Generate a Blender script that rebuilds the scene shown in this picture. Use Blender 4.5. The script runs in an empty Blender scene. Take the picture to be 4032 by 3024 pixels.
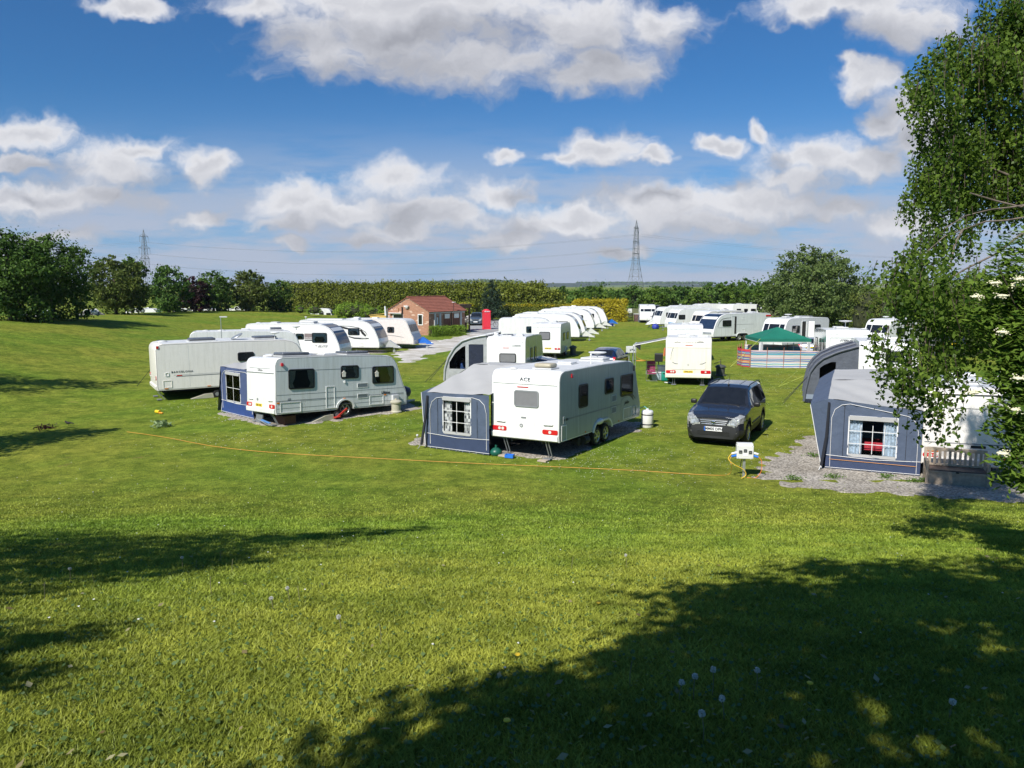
import bpy, bmesh, math, random
import numpy as np
from mathutils import Vector, Matrix
R = math.radians
SC = bpy.context.scene
COL = SC.collection
rng = np.random.default_rng(7)
random.seed(7)

# ------------------------------------------------------------------ camera
FPX, PITCH, CAMH = 3030.0, R(7.28), 5.4
cam_d = bpy.data.cameras.new('camera'); cam = bpy.data.objects.new('camera', cam_d); COL.objects.link(cam)
cam_d.sensor_width = 36; cam_d.lens = 36 * FPX / 4032; cam_d.clip_start = .05; cam_d.clip_end = 20000
cam.location = (0, 0, CAMH); cam.rotation_euler = (R(90) - PITCH, 0, 0)
SC.camera = cam
SC.view_settings.view_transform = 'Standard'; SC.view_settings.look = 'None'
SC.view_settings.gamma = 1; SC.view_settings.exposure = 0.42
SC.cycles.max_bounces = 6; SC.cycles.transparent_max_bounces = 12
SC.cycles.diffuse_bounces = 3; SC.cycles.glossy_bounces = 3

def ray(px, py):
    cx, cy = (px - 2016) / FPX, (1512 - py) / FPX
    return np.array([cx, math.cos(PITCH) + cy * math.sin(PITCH), -math.sin(PITCH) + cy * math.cos(PITCH)])
def G(px, py, z=0.0):                       # point of the plane z seen at a photo pixel
    d = ray(px, py); t = (z - CAMH) / d[2]
    return (d[0] * t, d[1] * t)
def at(px, py, y):                          # point at distance y seen at a photo pixel
    d = ray(px, py); t = y / d[1]
    return np.array([d[0] * t, y, CAMH + d[2] * t])

# ------------------------------------------------------------------ sky and sun
SUN_AZ, SUN_EL = 33.0, 44.0                 # light travels towards azimuth 42 deg right of +Y
sl = bpy.data.lights.new('sun', 'SUN'); sl.energy = 4.6; sl.angle = R(.53); sl.color = (1, .95, .87)
so = bpy.data.objects.new('sun', sl); COL.objects.link(so)
trav = Vector((math.sin(R(SUN_AZ)) * math.cos(R(SUN_EL)), math.cos(R(SUN_AZ)) * math.cos(R(SUN_EL)), -math.sin(R(SUN_EL))))
so.rotation_euler = trav.to_track_quat('-Z', 'Y').to_euler(); so.location = (-20, -20, 40)

W = bpy.data.worlds.new('World'); SC.world = W; W.use_nodes = True
def build_world():
    nt = W.node_tree; N = nt.nodes; L = nt.links; N.clear()
    out = N.new('ShaderNodeOutputWorld'); bg = N.new('ShaderNodeBackground'); bg.inputs[1].default_value = .065
    L.new(bg.outputs[0], out.inputs[0])
    K = 1 / (.065 * 2 ** .42)
    sky = N.new('ShaderNodeTexSky'); sky.sky_type = 'NISHITA'; sky.sun_disc = False
    sky.sun_elevation = R(SUN_EL); sky.sun_rotation = R(180 + SUN_AZ)
    sky.air_density = 1.0; sky.dust_density = .6; sky.ozone_density = 3.0; sky.altitude = 50
    hs = N.new('ShaderNodeHueSaturation'); hs.inputs['Saturation'].default_value = 1.0; hs.inputs['Value'].default_value = .74
    sm = N.new('ShaderNodeVectorMath'); sm.operation = 'MULTIPLY'; sm.inputs[1].default_value = (.44, .99, 1.50); L.new(sky.outputs[0], sm.inputs[0]); L.new(sm.outputs[0], hs.inputs['Color'])
    tc = N.new('ShaderNodeTexCoord'); sp = N.new('ShaderNodeSeparateXYZ'); L.new(tc.outputs['Generated'], sp.inputs[0])
    def M(op, a, b=None, c=None, clamp=False):
        n = N.new('ShaderNodeMath'); n.operation = op; n.use_clamp = clamp
        for i, v in enumerate((a, b, c)):
            if v is None: continue
            if isinstance(v, (int, float)): n.inputs[i].default_value = v
            else: L.new(v, n.inputs[i])
        return n.outputs[0]
    def MR(v, a, b, c, d, typ='SMOOTHSTEP'):
        n = N.new('ShaderNodeMapRange'); n.interpolation_type = typ
        L.new(v, n.inputs[0])
        for i, q in enumerate((a, b, c, d)): n.inputs[i + 1].default_value = q
        return n.outputs[0]
    yy = M('MAXIMUM', sp.outputs[1], .05)
    u = M('DIVIDE', sp.outputs[0], yy); v = M('DIVIDE', sp.outputs[2], yy)
    cb = N.new('ShaderNodeCombineXYZ'); L.new(u, cb.inputs[0]); L.new(v, cb.inputs[1])
    def noise(vec, scale, detail, rough, sy=1.0, off=0.0):
        mp = N.new('ShaderNodeMapping'); mp.inputs['Scale'].default_value = (1, sy, 1); mp.inputs['Location'].default_value = (off, off * .7, off)
        L.new(vec, mp.inputs[0])
        n = N.new('ShaderNodeTexNoise'); n.inputs['Scale'].default_value = scale; n.inputs['Detail'].default_value = detail
        n.inputs['Roughness'].default_value = rough; L.new(mp.outputs[0], n.inputs[0]); return n
    wn = noise(cb.outputs[0], 7, 3, .6)
    def vadd(a, b, op='ADD'):
        n = N.new('ShaderNodeVectorMath'); n.operation = op
        for i, q in enumerate((a, b)):
            if isinstance(q, tuple): n.inputs[i].default_value = q
            else: L.new(q, n.inputs[i])
        return n.outputs[0]
    w2 = vadd(vadd(wn.outputs['Color'], (.5, .5, .5), 'SUBTRACT'), (.11, .065, 0), 'MULTIPLY')
    wn2 = noise(cb.outputs[0], 26, 3, .6, 1, 5)
    w3 = vadd(vadd(wn2.outputs['Color'], (.5, .5, .5), 'SUBTRACT'), (.05, .034, 0), 'MULTIPLY')
    P = vadd(cb.outputs[0], vadd(w2, w3))
    CL = [(850, 70, 280, 100), (1000, 140, 230, 65), (700, 95, 120, 85), (1250, 60, 190, 85), (1310, 140, 120, 60), (880, 0, 420, 50), (1235, 165, 75, 38),
          (1430, 50, 90, 60), (560, 10, 70, 30), (280, 8, 100, 26), (1860, 15, 210, 45), (1950, 60, 140, 50), (1740, 20, 90, 40), (1880, 178, 95, 42), (1840, 150, 40, 30),
          (55, 290, 95, 36), (240, 350, 120, 60), (100, 425, 190, 46), (210, 420, 150, 40), (430, 362, 56, 42), (310, 312, 90, 26), (40, 350, 80, 20), (420, 455, 60, 20),
          (640, 430, 120, 42), (860, 395, 110, 42), (720, 455, 180, 34), (640, 482, 90, 22), (940, 462, 130, 40), (1070, 425, 80, 34), (880, 490, 120, 28),
          (1250, 470, 160, 36), (1440, 450, 180, 60), (1640, 435, 190, 46), (1810, 450, 110, 28), (1150, 482, 110, 28), (1520, 490, 160, 30),
          (1300, 325, 85, 42), (1235, 345, 70, 22), (1390, 348, 60, 18), (1085, 352, 45, 17), (1560, 314, 54, 24), (1655, 290, 28, 32),
          (1760, 350, 140, 50), (1710, 392, 100, 28), (1870, 360, 140, 44), (1915, 272, 70, 42), (1960, 235, 80, 40), (2000, 300, 90, 60),
          (660, 527, 40, 15), (800, 515, 70, 20), (1090, 512, 80, 22), (1330, 545, 70, 16), (80, 520, 150, 24), (1960, 475, 90, 34)]
    def field(Pv):
        cur = None
        sq = N.new('ShaderNodeSeparateXYZ'); L.new(Pv, sq.inputs[0])
        for (x, y, rx, ry) in CL:
            d = ray(x * 1.8228, y * 1.8228); d0 = ray((x - rx) * 1.8228, y * 1.8228); d1 = ray(x * 1.8228, (y - ry) * 1.8228)
            cu, cv = d[0] / d[1], d[2] / d[1]
            au = abs(d0[0] / d0[1] - cu); av = abs(d1[2] / d1[1] - cv)
            cq = N.new('ShaderNodeCombineXYZ'); L.new(sq.outputs[0], cq.inputs[0]); L.new(sq.outputs[1], cq.inputs[1])
            if cur is not None: L.new(cur, cq.inputs[2])      # chained so the shader stack stays small
            mp = N.new('ShaderNodeVectorMath'); mp.operation = 'MULTIPLY_ADD'; L.new(cq.outputs[0], mp.inputs[0])
            mp.inputs[1].default_value = (1 / au, 1 / av, 0); mp.inputs[2].default_value = (-cu / au, -cv / av, 0)
            ln = N.new('ShaderNodeVectorMath'); ln.operation = 'LENGTH'; L.new(mp.outputs[0], ln.inputs[0])
            if cur is None: cur = ln.outputs['Value']
            else:
                n = N.new('ShaderNodeMath'); n.operation = 'SMOOTH_MIN'; L.new(cur, n.inputs[0]); L.new(ln.outputs['Value'], n.inputs[1]); n.inputs[2].default_value = .35
                cur = n.outputs[0]
        return cur
    f0 = field(P); f1 = field(vadd(P, (-.018, .042, 0)))
    nz = noise(P, 16, 7, .62, 1.5, 2)
    nz1 = noise(vadd(P, (-.010, .020, 0)), 16, 5, .62, 1.5, 2)
    dens0 = M('SUBTRACT', M('MULTIPLY_ADD', nz.outputs['Fac'], 1.55, -.0), M('MULTIPLY', f0, 1.0))    # >0 cloud
    dens1 = M('SUBTRACT', M('MULTIPLY_ADD', nz1.outputs['Fac'], 1.55, -.0), M('MULTIPLY', f1, 1.0))
    alpha = MR(dens0, -.52, .34, 0, .97)
    # thin veil low down
    veil = noise(cb.outputs[0], 5, 6, .6, 6, 9)
    va = M('MULTIPLY', MR(veil.outputs['Fac'], .34, .58, 0, .88), MR(v, .06, .22, 1, 0))
    haze = MR(v, -.04, .27, .70, 0)
    lit = M('SUBTRACT', dens0, dens1)                                   # brighter where density falls towards the light
    lit = MR(lit, -.35, .85, 0, 1, 'LINEAR')
    core = MR(dens0, .05, .85, 1, .0)
    br = M('ADD', M('MULTIPLY', lit, .62), M('MULTIPLY', core, .36), None, True)
    ramp = N.new('ShaderNodeValToRGB'); cr = ramp.color_ramp; L.new(br, ramp.inputs[0])
    cr.elements[0].position = .0; cr.elements[0].color = (.32, .33, .37, 1)
    cr.elements[1].position = 1.0; cr.elements[1].color = (.84, .84, .87, 1)
    e = cr.elements.new(.5); e.color = (.55, .56, .61, 1)
    vm = N.new('ShaderNodeVectorMath'); vm.operation = 'SCALE'; vm.inputs['Scale'].default_value = K; L.new(ramp.outputs[0], vm.inputs[0])
    def mix(fac, a, b):
        m = N.new('ShaderNodeMix'); m.data_type = 'RGBA'; L.new(fac, m.inputs[0])
        for k, q in ((6, a), (7, b)):
            if isinstance(q, tuple): m.inputs[k].default_value = q
            else: L.new(q, m.inputs[k])
        return m.outputs[2]
    c = mix(haze, hs.outputs[0], (.33 * K, .49 * K, .78 * K, 1))
    c = mix(va, c, (.47 * K, .52 * K, .64 * K, 1))
    c = mix(alpha, c, vm.outputs[0])
    L.new(c, bg.inputs[0])
build_world(); W.cycles.sampling_method = 'MANUAL'; W.cycles.sample_map_resolution = 256

# ------------------------------------------------------------------ helpers
MATS = {}
def mat(name, col, rough=.5, metal=0.0, var=.06, scale=6.0, bump=0.0, bscale=40.0, spec=.5, coat=0.0, grime=0):
    if name in MATS: return MATS[name]
    m = bpy.data.materials.new(name); m.use_nodes = True; MATS[name] = m
    nt = m.node_tree; b = nt.nodes['Principled BSDF']
    b.inputs['Roughness'].default_value = rough; b.inputs['Metallic'].default_value = metal
    b.inputs['Specular IOR Level'].default_value = spec; b.inputs['Coat Weight'].default_value = coat
    tc = nt.nodes.new('ShaderNodeTexCoord'); n = nt.nodes.new('ShaderNodeTexNoise'); n.inputs['Scale'].default_value = scale; n.inputs['Detail'].default_value = 4
    nt.links.new(tc.outputs['Object'], n.inputs[0])
    r = nt.nodes.new('ShaderNodeValToRGB'); nt.links.new(n.outputs['Fac'], r.inputs[0])
    r.color_ramp.elements[0].position = .3; r.color_ramp.elements[1].position = .7
    r.color_ramp.elements[0].color = (*[max(0, c * (1 - var)) for c in col], 1); r.color_ramp.elements[1].color = (*[min(1, c * (1 + var)) for c in col], 1)
    nt.links.new(r.outputs[0], b.inputs['Base Color'])
    if grime:        # rain streaks and dirt settled on the panels
        mg = nt.nodes.new('ShaderNodeMapping'); mg.inputs['Scale'].default_value = (9, 9, .7); nt.links.new(tc.outputs['Object'], mg.inputs[0])
        ng = nt.nodes.new('ShaderNodeTexNoise'); ng.inputs['Scale'].default_value = 1; ng.inputs['Detail'].default_value = 5; ng.inputs['Roughness'].default_value = .7; nt.links.new(mg.outputs[0], ng.inputs[0])
        rg = nt.nodes.new('ShaderNodeValToRGB'); rg.color_ramp.elements[0].position = .46; rg.color_ramp.elements[1].position = .72; rg.color_ramp.elements[0].color = (1, 1, 1, 1); rg.color_ramp.elements[1].color = (1 - grime, 1 - grime, 1 - grime * 1.15, 1)
        nt.links.new(ng.outputs['Fac'], rg.inputs[0]); mx_ = nt.nodes.new('ShaderNodeMix'); mx_.data_type = 'RGBA'; mx_.blend_type = 'MULTIPLY'; mx_.inputs[0].default_value = 1
        nt.links.new(r.outputs[0], mx_.inputs[6]); nt.links.new(rg.outputs[0], mx_.inputs[7]); nt.links.new(mx_.outputs[2], b.inputs['Base Color'])
    if bump:
        n2 = nt.nodes.new('ShaderNodeTexNoise'); n2.inputs['Scale'].default_value = bscale; n2.inputs['Detail'].default_value = 3
        nt.links.new(tc.outputs['Object'], n2.inputs[0])
        bp = nt.nodes.new('ShaderNodeBump'); bp.inputs['Strength'].default_value = 1; bp.inputs['Distance'].default_value = bump
        nt.links.new(n2.outputs['Fac'], bp.inputs['Height']); nt.links.new(bp.outputs[0], b.inputs['Normal'])
    return m
def glassmat(name, tint=(.75, .8, .8), fac=.03, ior=1.4):
    if name in MATS: return MATS[name]
    m = bpy.data.materials.new(name); m.use_nodes = True; MATS[name] = m; nt = m.node_tree; nt.nodes.clear()
    o = nt.nodes.new('ShaderNodeOutputMaterial'); t = nt.nodes.new('ShaderNodeBsdfTransparent'); g = nt.nodes.new('ShaderNodeBsdfGlossy')
    t.inputs[0].default_value = (*tint, 1); g.inputs['Roughness'].default_value = .04
    f = nt.nodes.new('ShaderNodeFresnel'); 
    a = nt.nodes.new('ShaderNodeMath'); a.operation = 'ADD'; a.inputs[1].default_value = fac; a.use_clamp = True; f.inputs[0].default_value = ior
    x = nt.nodes.new('ShaderNodeMixShader'); nt.links.new(f.outputs[0], a.inputs[0]); nt.links.new(a.outputs[0], x.inputs[0])
    nt.links.new(t.outputs[0], x.inputs[1]); nt.links.new(g.outputs[0], x.inputs[2]); nt.links.new(x.outputs[0], o.inputs[0])
    return m
WHITE = mat('white_gelcoat', (.80, .80, .79), .22, var=.03, scale=1.5, coat=.3, grime=.14)
ALU = mat('white_aluminium', (.72, .74, .73), .22, var=.05, scale=1.2, bump=.002, bscale=3, coat=.35, grime=.16)
SHADEALU = mat('shade_toned_aluminium', (.40, .43, .42), .26, var=.03, grime=.16, scale=1.2, bump=.002, bscale=3)  # white panelling, darkened so the flank's shade is in the colour
CREAM = mat('cream_gelcoat', (.80, .76, .66), .3, grime=.12, var=.03, scale=1.5)
CREAM2 = mat('pale_cream_gelcoat', (.76, .72, .66), .3, var=.03, scale=1.5)
SILVER = mat('silver_panel', (.38, .40, .43), .3, .3, var=.1)
BLACK = mat('black_rubber', (.015, .015, .016), .45, var=.2)
DGLASS = mat('dark_glass', (.012, .014, .017), .05, var=.2, spec=.8)
BGLASS = mat('blue_dark_glass', (.02, .035, .07), .06, var=.2, spec=.8)
CHASSIS = mat('chassis', (.03, .03, .032), .7, var=.3)
CHROME = mat('chrome', (.8, .8, .82), .12, 1.0, var=.02)
STEEL = mat('galvanised_steel', (.42, .44, .45), .42, .6, var=.15, scale=20)
GREYTRIM = mat('grey_trim', (.22, .23, .24), .4)
LGREY = mat('light_grey_plastic', (.55, .56, .56), .4)
REDL = mat('red_lamp', (.55, .015, .02), .12, var=.2, scale=30, coat=.5)
ORANGE = mat('amber_lamp', (.75, .22, .02), .2)
CLEARL = mat('clear_lamp', (.75, .76, .74), .1, .2)
YELLOW = mat('yellow_plate', (.78, .56, .03), .35)
WPLATE = mat('white_plate', (.8, .8, .8), .35)
BLUEC = mat('blue_plastic', (.02, .16, .62), .4)
TYRE = mat('tyre', (.018, .018, .018), .8, bump=.004, bscale=60)
RIM = mat('alloy', (.55, .56, .57), .25, .7)
GREYPANE = mat('blind_behind_glass', (.20, .20, .215), .12, var=.05, spec=.6)
CURT = mat('curtain', (.66, .54, .46), .8, var=.15, scale=20)
WCURT = mat('white_curtain', (.8, .8, .8), .7, var=.1, scale=25)
NAVYROOF = mat('rooflight_tint', (.10, .11, .13), .15, var=.2)
TEXTM = mat('dark_lettering', (.05, .055, .065), .4)
ROOFM = mat('white_roof', (.62, .63, .63), .45, var=.12, scale=3)
DIRTROOF = mat('weathered_roof', (.30, .30, .285), .6, var=.25, scale=4)
GLASS = glassmat('window_glass')
PVC = glassmat('clear_pvc', (.90, .91, .91), .0, 1.12)

def link(name, me, mats, parent=None, mx=None, smooth=None):
    if not isinstance(mats, (list, tuple)): mats = [mats]
    o = bpy.data.objects.new(name, me); COL.objects.link(o)
    for m in mats: me.materials.append(m)
    if parent is not None: o.parent = parent
    if mx is not None: o.matrix_local = mx
    if smooth:
        me.polygons.foreach_set('use_smooth', [True] * len(me.polygons)); me.set_sharp_from_angle(angle=R(smooth))
    return o
def tag(o, label=None, cat=None, group=None, kind=None):
    if label: o['label'] = label
    if cat: o['category'] = cat
    if group: o['group'] = group
    if kind: o['kind'] = kind
    return o
def empty(name, loc, yaw=0, label=None, cat=None, group=None, tilt=0, roll=0, scale=1):
    o = bpy.data.objects.new(name, None); COL.objects.link(o); o.empty_display_size = .3
    o.matrix_world = Matrix.Translation(loc) @ Matrix.Rotation(-R(tilt), 4, 'X') @ Matrix.Rotation(R(roll), 4, 'Y') @ Matrix.Rotation(-R(yaw), 4, 'Z') @ Matrix.Scale(scale, 4)
    tag(o, label, cat, group); return o
def kids(o): return [c for c in COL.objects if c.parent == o]
def copy_tree(o, parent=None, loc=None, label=None):
    c = o.copy(); COL.objects.link(c)
    if parent is not None: c.parent = parent
    if loc is not None: c.location = loc
    if label: c['label'] = label
    for ch in kids(o): copy_tree(ch, c)
    return c

class MB:
    def __init__(s): s.bm = bmesh.new()
    def box(s, c, d, rz=0, bev=0, rx=0, ry=0, mi=0):
        r = bmesh.ops.create_cube(s.bm, size=1)
        mx = Matrix.Translation(c) @ Matrix.Rotation(rz, 4, 'Z') @ Matrix.Rotation(ry, 4, 'Y') @ Matrix.Rotation(rx, 4, 'X') @ Matrix.Diagonal((*d, 1))
        bmesh.ops.transform(s.bm, matrix=mx, verts=r['verts'])
        fs = {f for v in r['verts'] for f in v.link_faces}
        for f in fs: f.material_index = mi
        if bev:
            bmesh.ops.bevel(s.bm, geom=list({e for f in fs for e in f.edges}), offset=bev, segments=2, affect='EDGES', profile=.5)
        return s
    def cyl(s, p0, p1, r0, r1=None, n=12, cap=True, mi=0):
        p0, p1 = Vector(p0), Vector(p1); d = p1 - p0; r1 = r0 if r1 is None else r1
        q = bmesh.ops.create_cone(s.bm, cap_ends=cap, segments=n, radius1=r0, radius2=r1, depth=d.length)
        mx = Matrix.Translation((p0 + p1) / 2) @ d.to_track_quat('Z', 'Y').to_matrix().to_4x4()
        bmesh.ops.transform(s.bm, matrix=mx, verts=q['verts'])
        for f in {f for v in q['verts'] for f in v.link_faces}: f.material_index = mi
        return s
    def tube(s, pts, r, n=8):
        pts = [Vector(p) for p in pts]; rings = []
        for i, p in enumerate(pts):
            t = (pts[min(i + 1, len(pts) - 1)] - pts[max(i - 1, 0)]).normalized()
            a = t.cross(Vector((0, 0, 1))); a = a.normalized() if a.length > .01 else Vector((1, 0, 0)); b = t.cross(a).normalized()
            rr = r[i] if isinstance(r, (list, tuple)) else r
            rings.append([s.bm.verts.new(p + a * rr * math.cos(k * 2 * math.pi / n) + b * rr * math.sin(k * 2 * math.pi / n)) for k in range(n)])
        for A, B in zip(rings, rings[1:]):
            for k in range(n): s.bm.faces.new((A[k], A[(k + 1) % n], B[(k + 1) % n], B[k]))
        s.bm.faces.new(rings[0][::-1]); s.bm.faces.new(rings[-1]); return s
    def lathe(s, prof, c=(0, 0, 0), n=20, mx=None):
        rings = []
        for (r, z) in prof:
            rings.append([s.bm.verts.new((c[0] + r * math.cos(k * 2 * math.pi / n), c[1] + r * math.sin(k * 2 * math.pi / n), c[2] + z)) for k in range(n)])
        for A, B in zip(rings, rings[1:]):
            for k in range(n): s.bm.faces.new((A[k], A[(k + 1) % n], B[(k + 1) % n], B[k]))
        s.bm.faces.new(rings[0][::-1]); s.bm.faces.new(rings[-1])
        if mx is not None: bmesh.ops.transform(s.bm, matrix=mx, verts=[v for r in rings for v in r])
        return s
    def poly(s, pts, mi=0):
        f = s.bm.faces.new([s.bm.verts.new(p) for p in pts]); f.material_index = mi; return s
    def prism(s, pts, off):
        a = [s.bm.verts.new(p) for p in pts]; b = [s.bm.verts.new(Vector(p) + Vector(off)) for p in pts]; n = len(pts)
        fa = s.bm.faces.new(a); fb = s.bm.faces.new(b[::-1])
        for i in range(n): s.bm.faces.new((a[i], b[i], b[(i + 1) % n], a[(i + 1) % n]))
        return s
    def sphere(s, c, r, d=(1, 1, 1), n=16):
        q = bmesh.ops.create_uvsphere(s.bm, u_segments=n, v_segments=max(6, n // 2), radius=r)
        bmesh.ops.transform(s.bm, matrix=Matrix.Translation(c) @ Matrix.Diagonal((*d, 1)), verts=q['verts']); return s
    def sheet(s, p00, p10, p11, p01, nu, nv, fn=None):      # subdivided quad, fn(u,v) -> normal offset
        p = [Vector(q) for q in (p00, p10, p11, p01)]; nn = (p[1] - p[0]).cross(p[3] - p[0]).normalized(); g = []
        for i in range(nu + 1):
            row = []
            for j in range(nv + 1):
                u, v = i / nu, j / nv
                q = p[0] * (1 - u) * (1 - v) + p[1] * u * (1 - v) + p[2] * u * v + p[3] * (1 - u) * v
                if fn: q = q + nn * fn(u, v)
                row.append(s.bm.verts.new(q))
            g.append(row)
        for i in range(nu):
            for j in range(nv): s.bm.faces.new((g[i][j], g[i + 1][j], g[i + 1][j + 1], g[i][j + 1]))
        return s
    def build(s, name, mats, parent=None, smooth=None, mx=None, solid=0):
        if solid:
            bmesh.ops.recalc_face_normals(s.bm, faces=s.bm.faces); bmesh.ops.solidify(s.bm, geom=s.bm.faces[:], thickness=solid)
        bmesh.ops.recalc_face_normals(s.bm, faces=s.bm.faces)
        me = bpy.data.meshes.new(name); s.bm.to_mesh(me); s.bm.free()
        return link(name, me, mats, parent, mx, smooth)

# plates laid on a plane: (origin, S, T) with N = S x T
def PL(o, s, t):
    s = Vector(s).normalized(); t = Vector(t).normalized(); n = s.cross(t)
    m = Matrix((s, t, n)).transposed().to_4x4(); m.translation = Vector(o); return m
def rrect(w, h, r, n=4):
    r = min(r, w / 2 - 1e-4, h / 2 - 1e-4); out = []
    if r <= 0: return [(-w / 2, -h / 2), (w / 2, -h / 2), (w / 2, h / 2), (-w / 2, h / 2)]
    for cx, cy, a in ((w / 2 - r, h / 2 - r, 0), (-w / 2 + r, h / 2 - r, 90), (-w / 2 + r, -h / 2 + r, 180), (w / 2 - r, -h / 2 + r, 270)):
        for k in range(n + 1):
            t = R(a + 90 * k / n); out.append((cx + r * math.cos(t), cy + r * math.sin(t)))
    return out
def plate(par, name, m, P, s, t, w, h, r=.02, d0=-.002, d1=.012, rot=0, shape=None, build=True, taper=0):
    pts = shape or rrect(w, h, r)
    c, q = math.cos(rot), math.sin(rot)
    mb = MB(); a = []; b = []
    for x, y in pts:
        X, Y = x * c - y * q + s, x * q + y * c + t
        a.append(mb.bm.verts.new(P @ Vector((X, Y, d0)))); X, Y = (x * c - y * q) * (1 - taper) + s, (x * q + y * c) * (1 - taper) + t
        b.append(mb.bm.verts.new(P @ Vector((X, Y, d1))))
    n = len(a); mb.bm.faces.new(b); mb.bm.faces.new(a[::-1])
    for i in range(n): mb.bm.faces.new((a[i], a[(i + 1) % n], b[(i + 1) % n], b[i]))
    return mb.build(name, m, par)
def ring(par, name, m, P, s, t, w, h, bw=.03, r=.05, d0=-.002, d1=.015):
    o = rrect(w, h, r); i_ = rrect(w - 2 * bw, h - 2 * bw, max(.005, r - bw)); n = len(o); mb = MB()
    V = lambda q, d: mb.bm.verts.new(P @ Vector((q[0] + s, q[1] + t, d)))
    A = [V(q, d0) for q in o]; B = [V(q, d1) for q in o]; C = [V(q, d1) for q in i_]; D = [V(q, d0) for q in i_]
    for X, Y in ((A, B), (B, C), (C, D)):
        for k in range(n): mb.bm.faces.new((X[k], X[(k + 1) % n], Y[(k + 1) % n], Y[k]))
    return mb.build(name, m, par)
def lettering(par, name, body, m, P, s, t, size, shear=0, depth=.004, d=.004, space=1.0, sx=1.0, bold=0):
    cu = bpy.data.curves.new('txt', 'FONT'); cu.body = body; cu.size = size; cu.shear = shear; cu.extrude = depth / 2
    cu.align_x = 'CENTER'; cu.align_y = 'CENTER'; cu.space_character = space; cu.offset = bold; cu.resolution_u = 2
    ob = bpy.data.objects.new('txt', cu); COL.objects.link(ob)
    bpy.context.view_layer.update()
    me = bpy.data.meshes.new_from_object(ob.evaluated_get(bpy.context.evaluated_depsgraph_get()))
    bpy.data.objects.remove(ob); bpy.data.curves.remove(cu)
    me.materials.clear(); me.transform(P @ Matrix.Translation((s, t, d + depth / 2)) @ Matrix.Diagonal((sx, 1, 1, 1)))
    return link(name, me, m, par)
def vcurve(par, name, m, P, pts, w, d1=.006):     # thin decal line that tapers, following pts on a plane
    mb = MB(); n = len(pts); L_ = []; R_ = []
    for i, (x, y) in enumerate(pts):
        a = Vector(pts[max(i - 1, 0)]); b = Vector(pts[min(i + 1, n - 1)]); t = (b - a).normalized(); nn = Vector((-t.y, t.x))
        ww = w * (math.sin(math.pi * (i + .6) / (n + .2)) ** .6) / 2
        L_.append((x + nn.x * ww, y + nn.y * ww)); R_.append((x - nn.x * ww, y - nn.y * ww))
    sh = L_ + R_[::-1]
    return plate(par, name, m, P, 0, 0, 0, 0, shape=sh, d0=.001, d1=d1)

# ------------------------------------------------------------------ terrain
def sst(x, a, b):
    t = np.clip((x - a) / (b - a), 0, 1); return t * t * (3 - 2 * t)
EY = np.linspace(-10, 24, 137); EZ = np.interp(EY, [-10, 0, 3, 6, 9, 12, 15, 17.5, 19.5, 21, 24], [3.9, 3.8, 3.45, 2.85, 2.15, 1.42, .76, .30, .08, 0, 0])
for _ in range(30): EZ[1:-1] = (EZ[:-2] + EZ[1:-1] * 2 + EZ[2:]) / 4
EZ[-14:] = 0; EZ = np.maximum(EZ - .004, 0)
def H(x, y):
    x = np.asarray(x, float); y = np.asarray(y, float)
    e = np.interp(y, EY, EZ)
    foot = np.interp(y, [0, 30, 60, 105, 140, 170], [-15, -20, -22, -30, -26, -24])
    s = foot - x
    k = np.interp(y, [-50, 20, 66, 105, 135, 175], [1, 1.25, 1.0, .62, .42, 0])
    m = 2.55 * k * sst(s, -2, 22) * (1 - sst(s, 26, 46))
    low = -1.2 * sst(s, 28, 46) * (1 - sst(y, 170, 260))
    h = np.maximum(e, m) + .25 * np.exp(-((e - m) / .5) ** 2) * (e > .02) * (m > .02) + low * (e < .05)
    return h
def h1(x, y): return float(H(x, y))

def axis(vals):
    out = []
    for a, b, st in vals: out += list(np.arange(a, b, st))
    return np.array(sorted(set(np.round(out + [vals[-1][1]], 3))))
def grid_mesh(name, xs, ys, hf, m, keep=None, z=0):
    X, Y = np.meshgrid(xs, ys, indexing='ij'); Z = hf(X, Y) + z
    v = np.stack([X, Y, Z], -1).reshape(-1, 3); nx, ny = len(xs), len(ys)
    i = np.arange(nx - 1)[:, None] * ny + np.arange(ny - 1)[None]; i = i.reshape(-1)
    f = np.stack([i, i + ny, i + ny + 1, i + 1], -1)
    if keep is not None:
        cx = v[f].mean(1); f = f[keep(cx[:, 0], cx[:, 1])]
    return raw(name, v, f, m, smooth=True)
def raw(name, v, f, m, parent=None, smooth=False, attr=None):
    me = bpy.data.meshes.new(name); n = f.shape[1]
    me.vertices.add(len(v)); me.vertices.foreach_set('co', np.ascontiguousarray(v, np.float32).ravel())
    me.loops.add(f.size); me.loops.foreach_set('vertex_index', np.ascontiguousarray(f, np.int32).ravel())
    me.polygons.add(len(f)); me.polygons.foreach_set('loop_start', np.arange(0, f.size, n, dtype=np.int32))
    if smooth: me.polygons.foreach_set('use_smooth', np.ones(len(f), bool))
    me.update(calc_edges=True)
    if attr is not None:
        a = me.attributes.new('tint', 'FLOAT', 'POINT'); a.data.foreach_set('value', np.ascontiguousarray(attr, np.float32))
    o = bpy.data.objects.new(name, me); COL.objects.link(o)
    me.materials.append(m)
    if parent is not None: o.parent = parent
    return o

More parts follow.
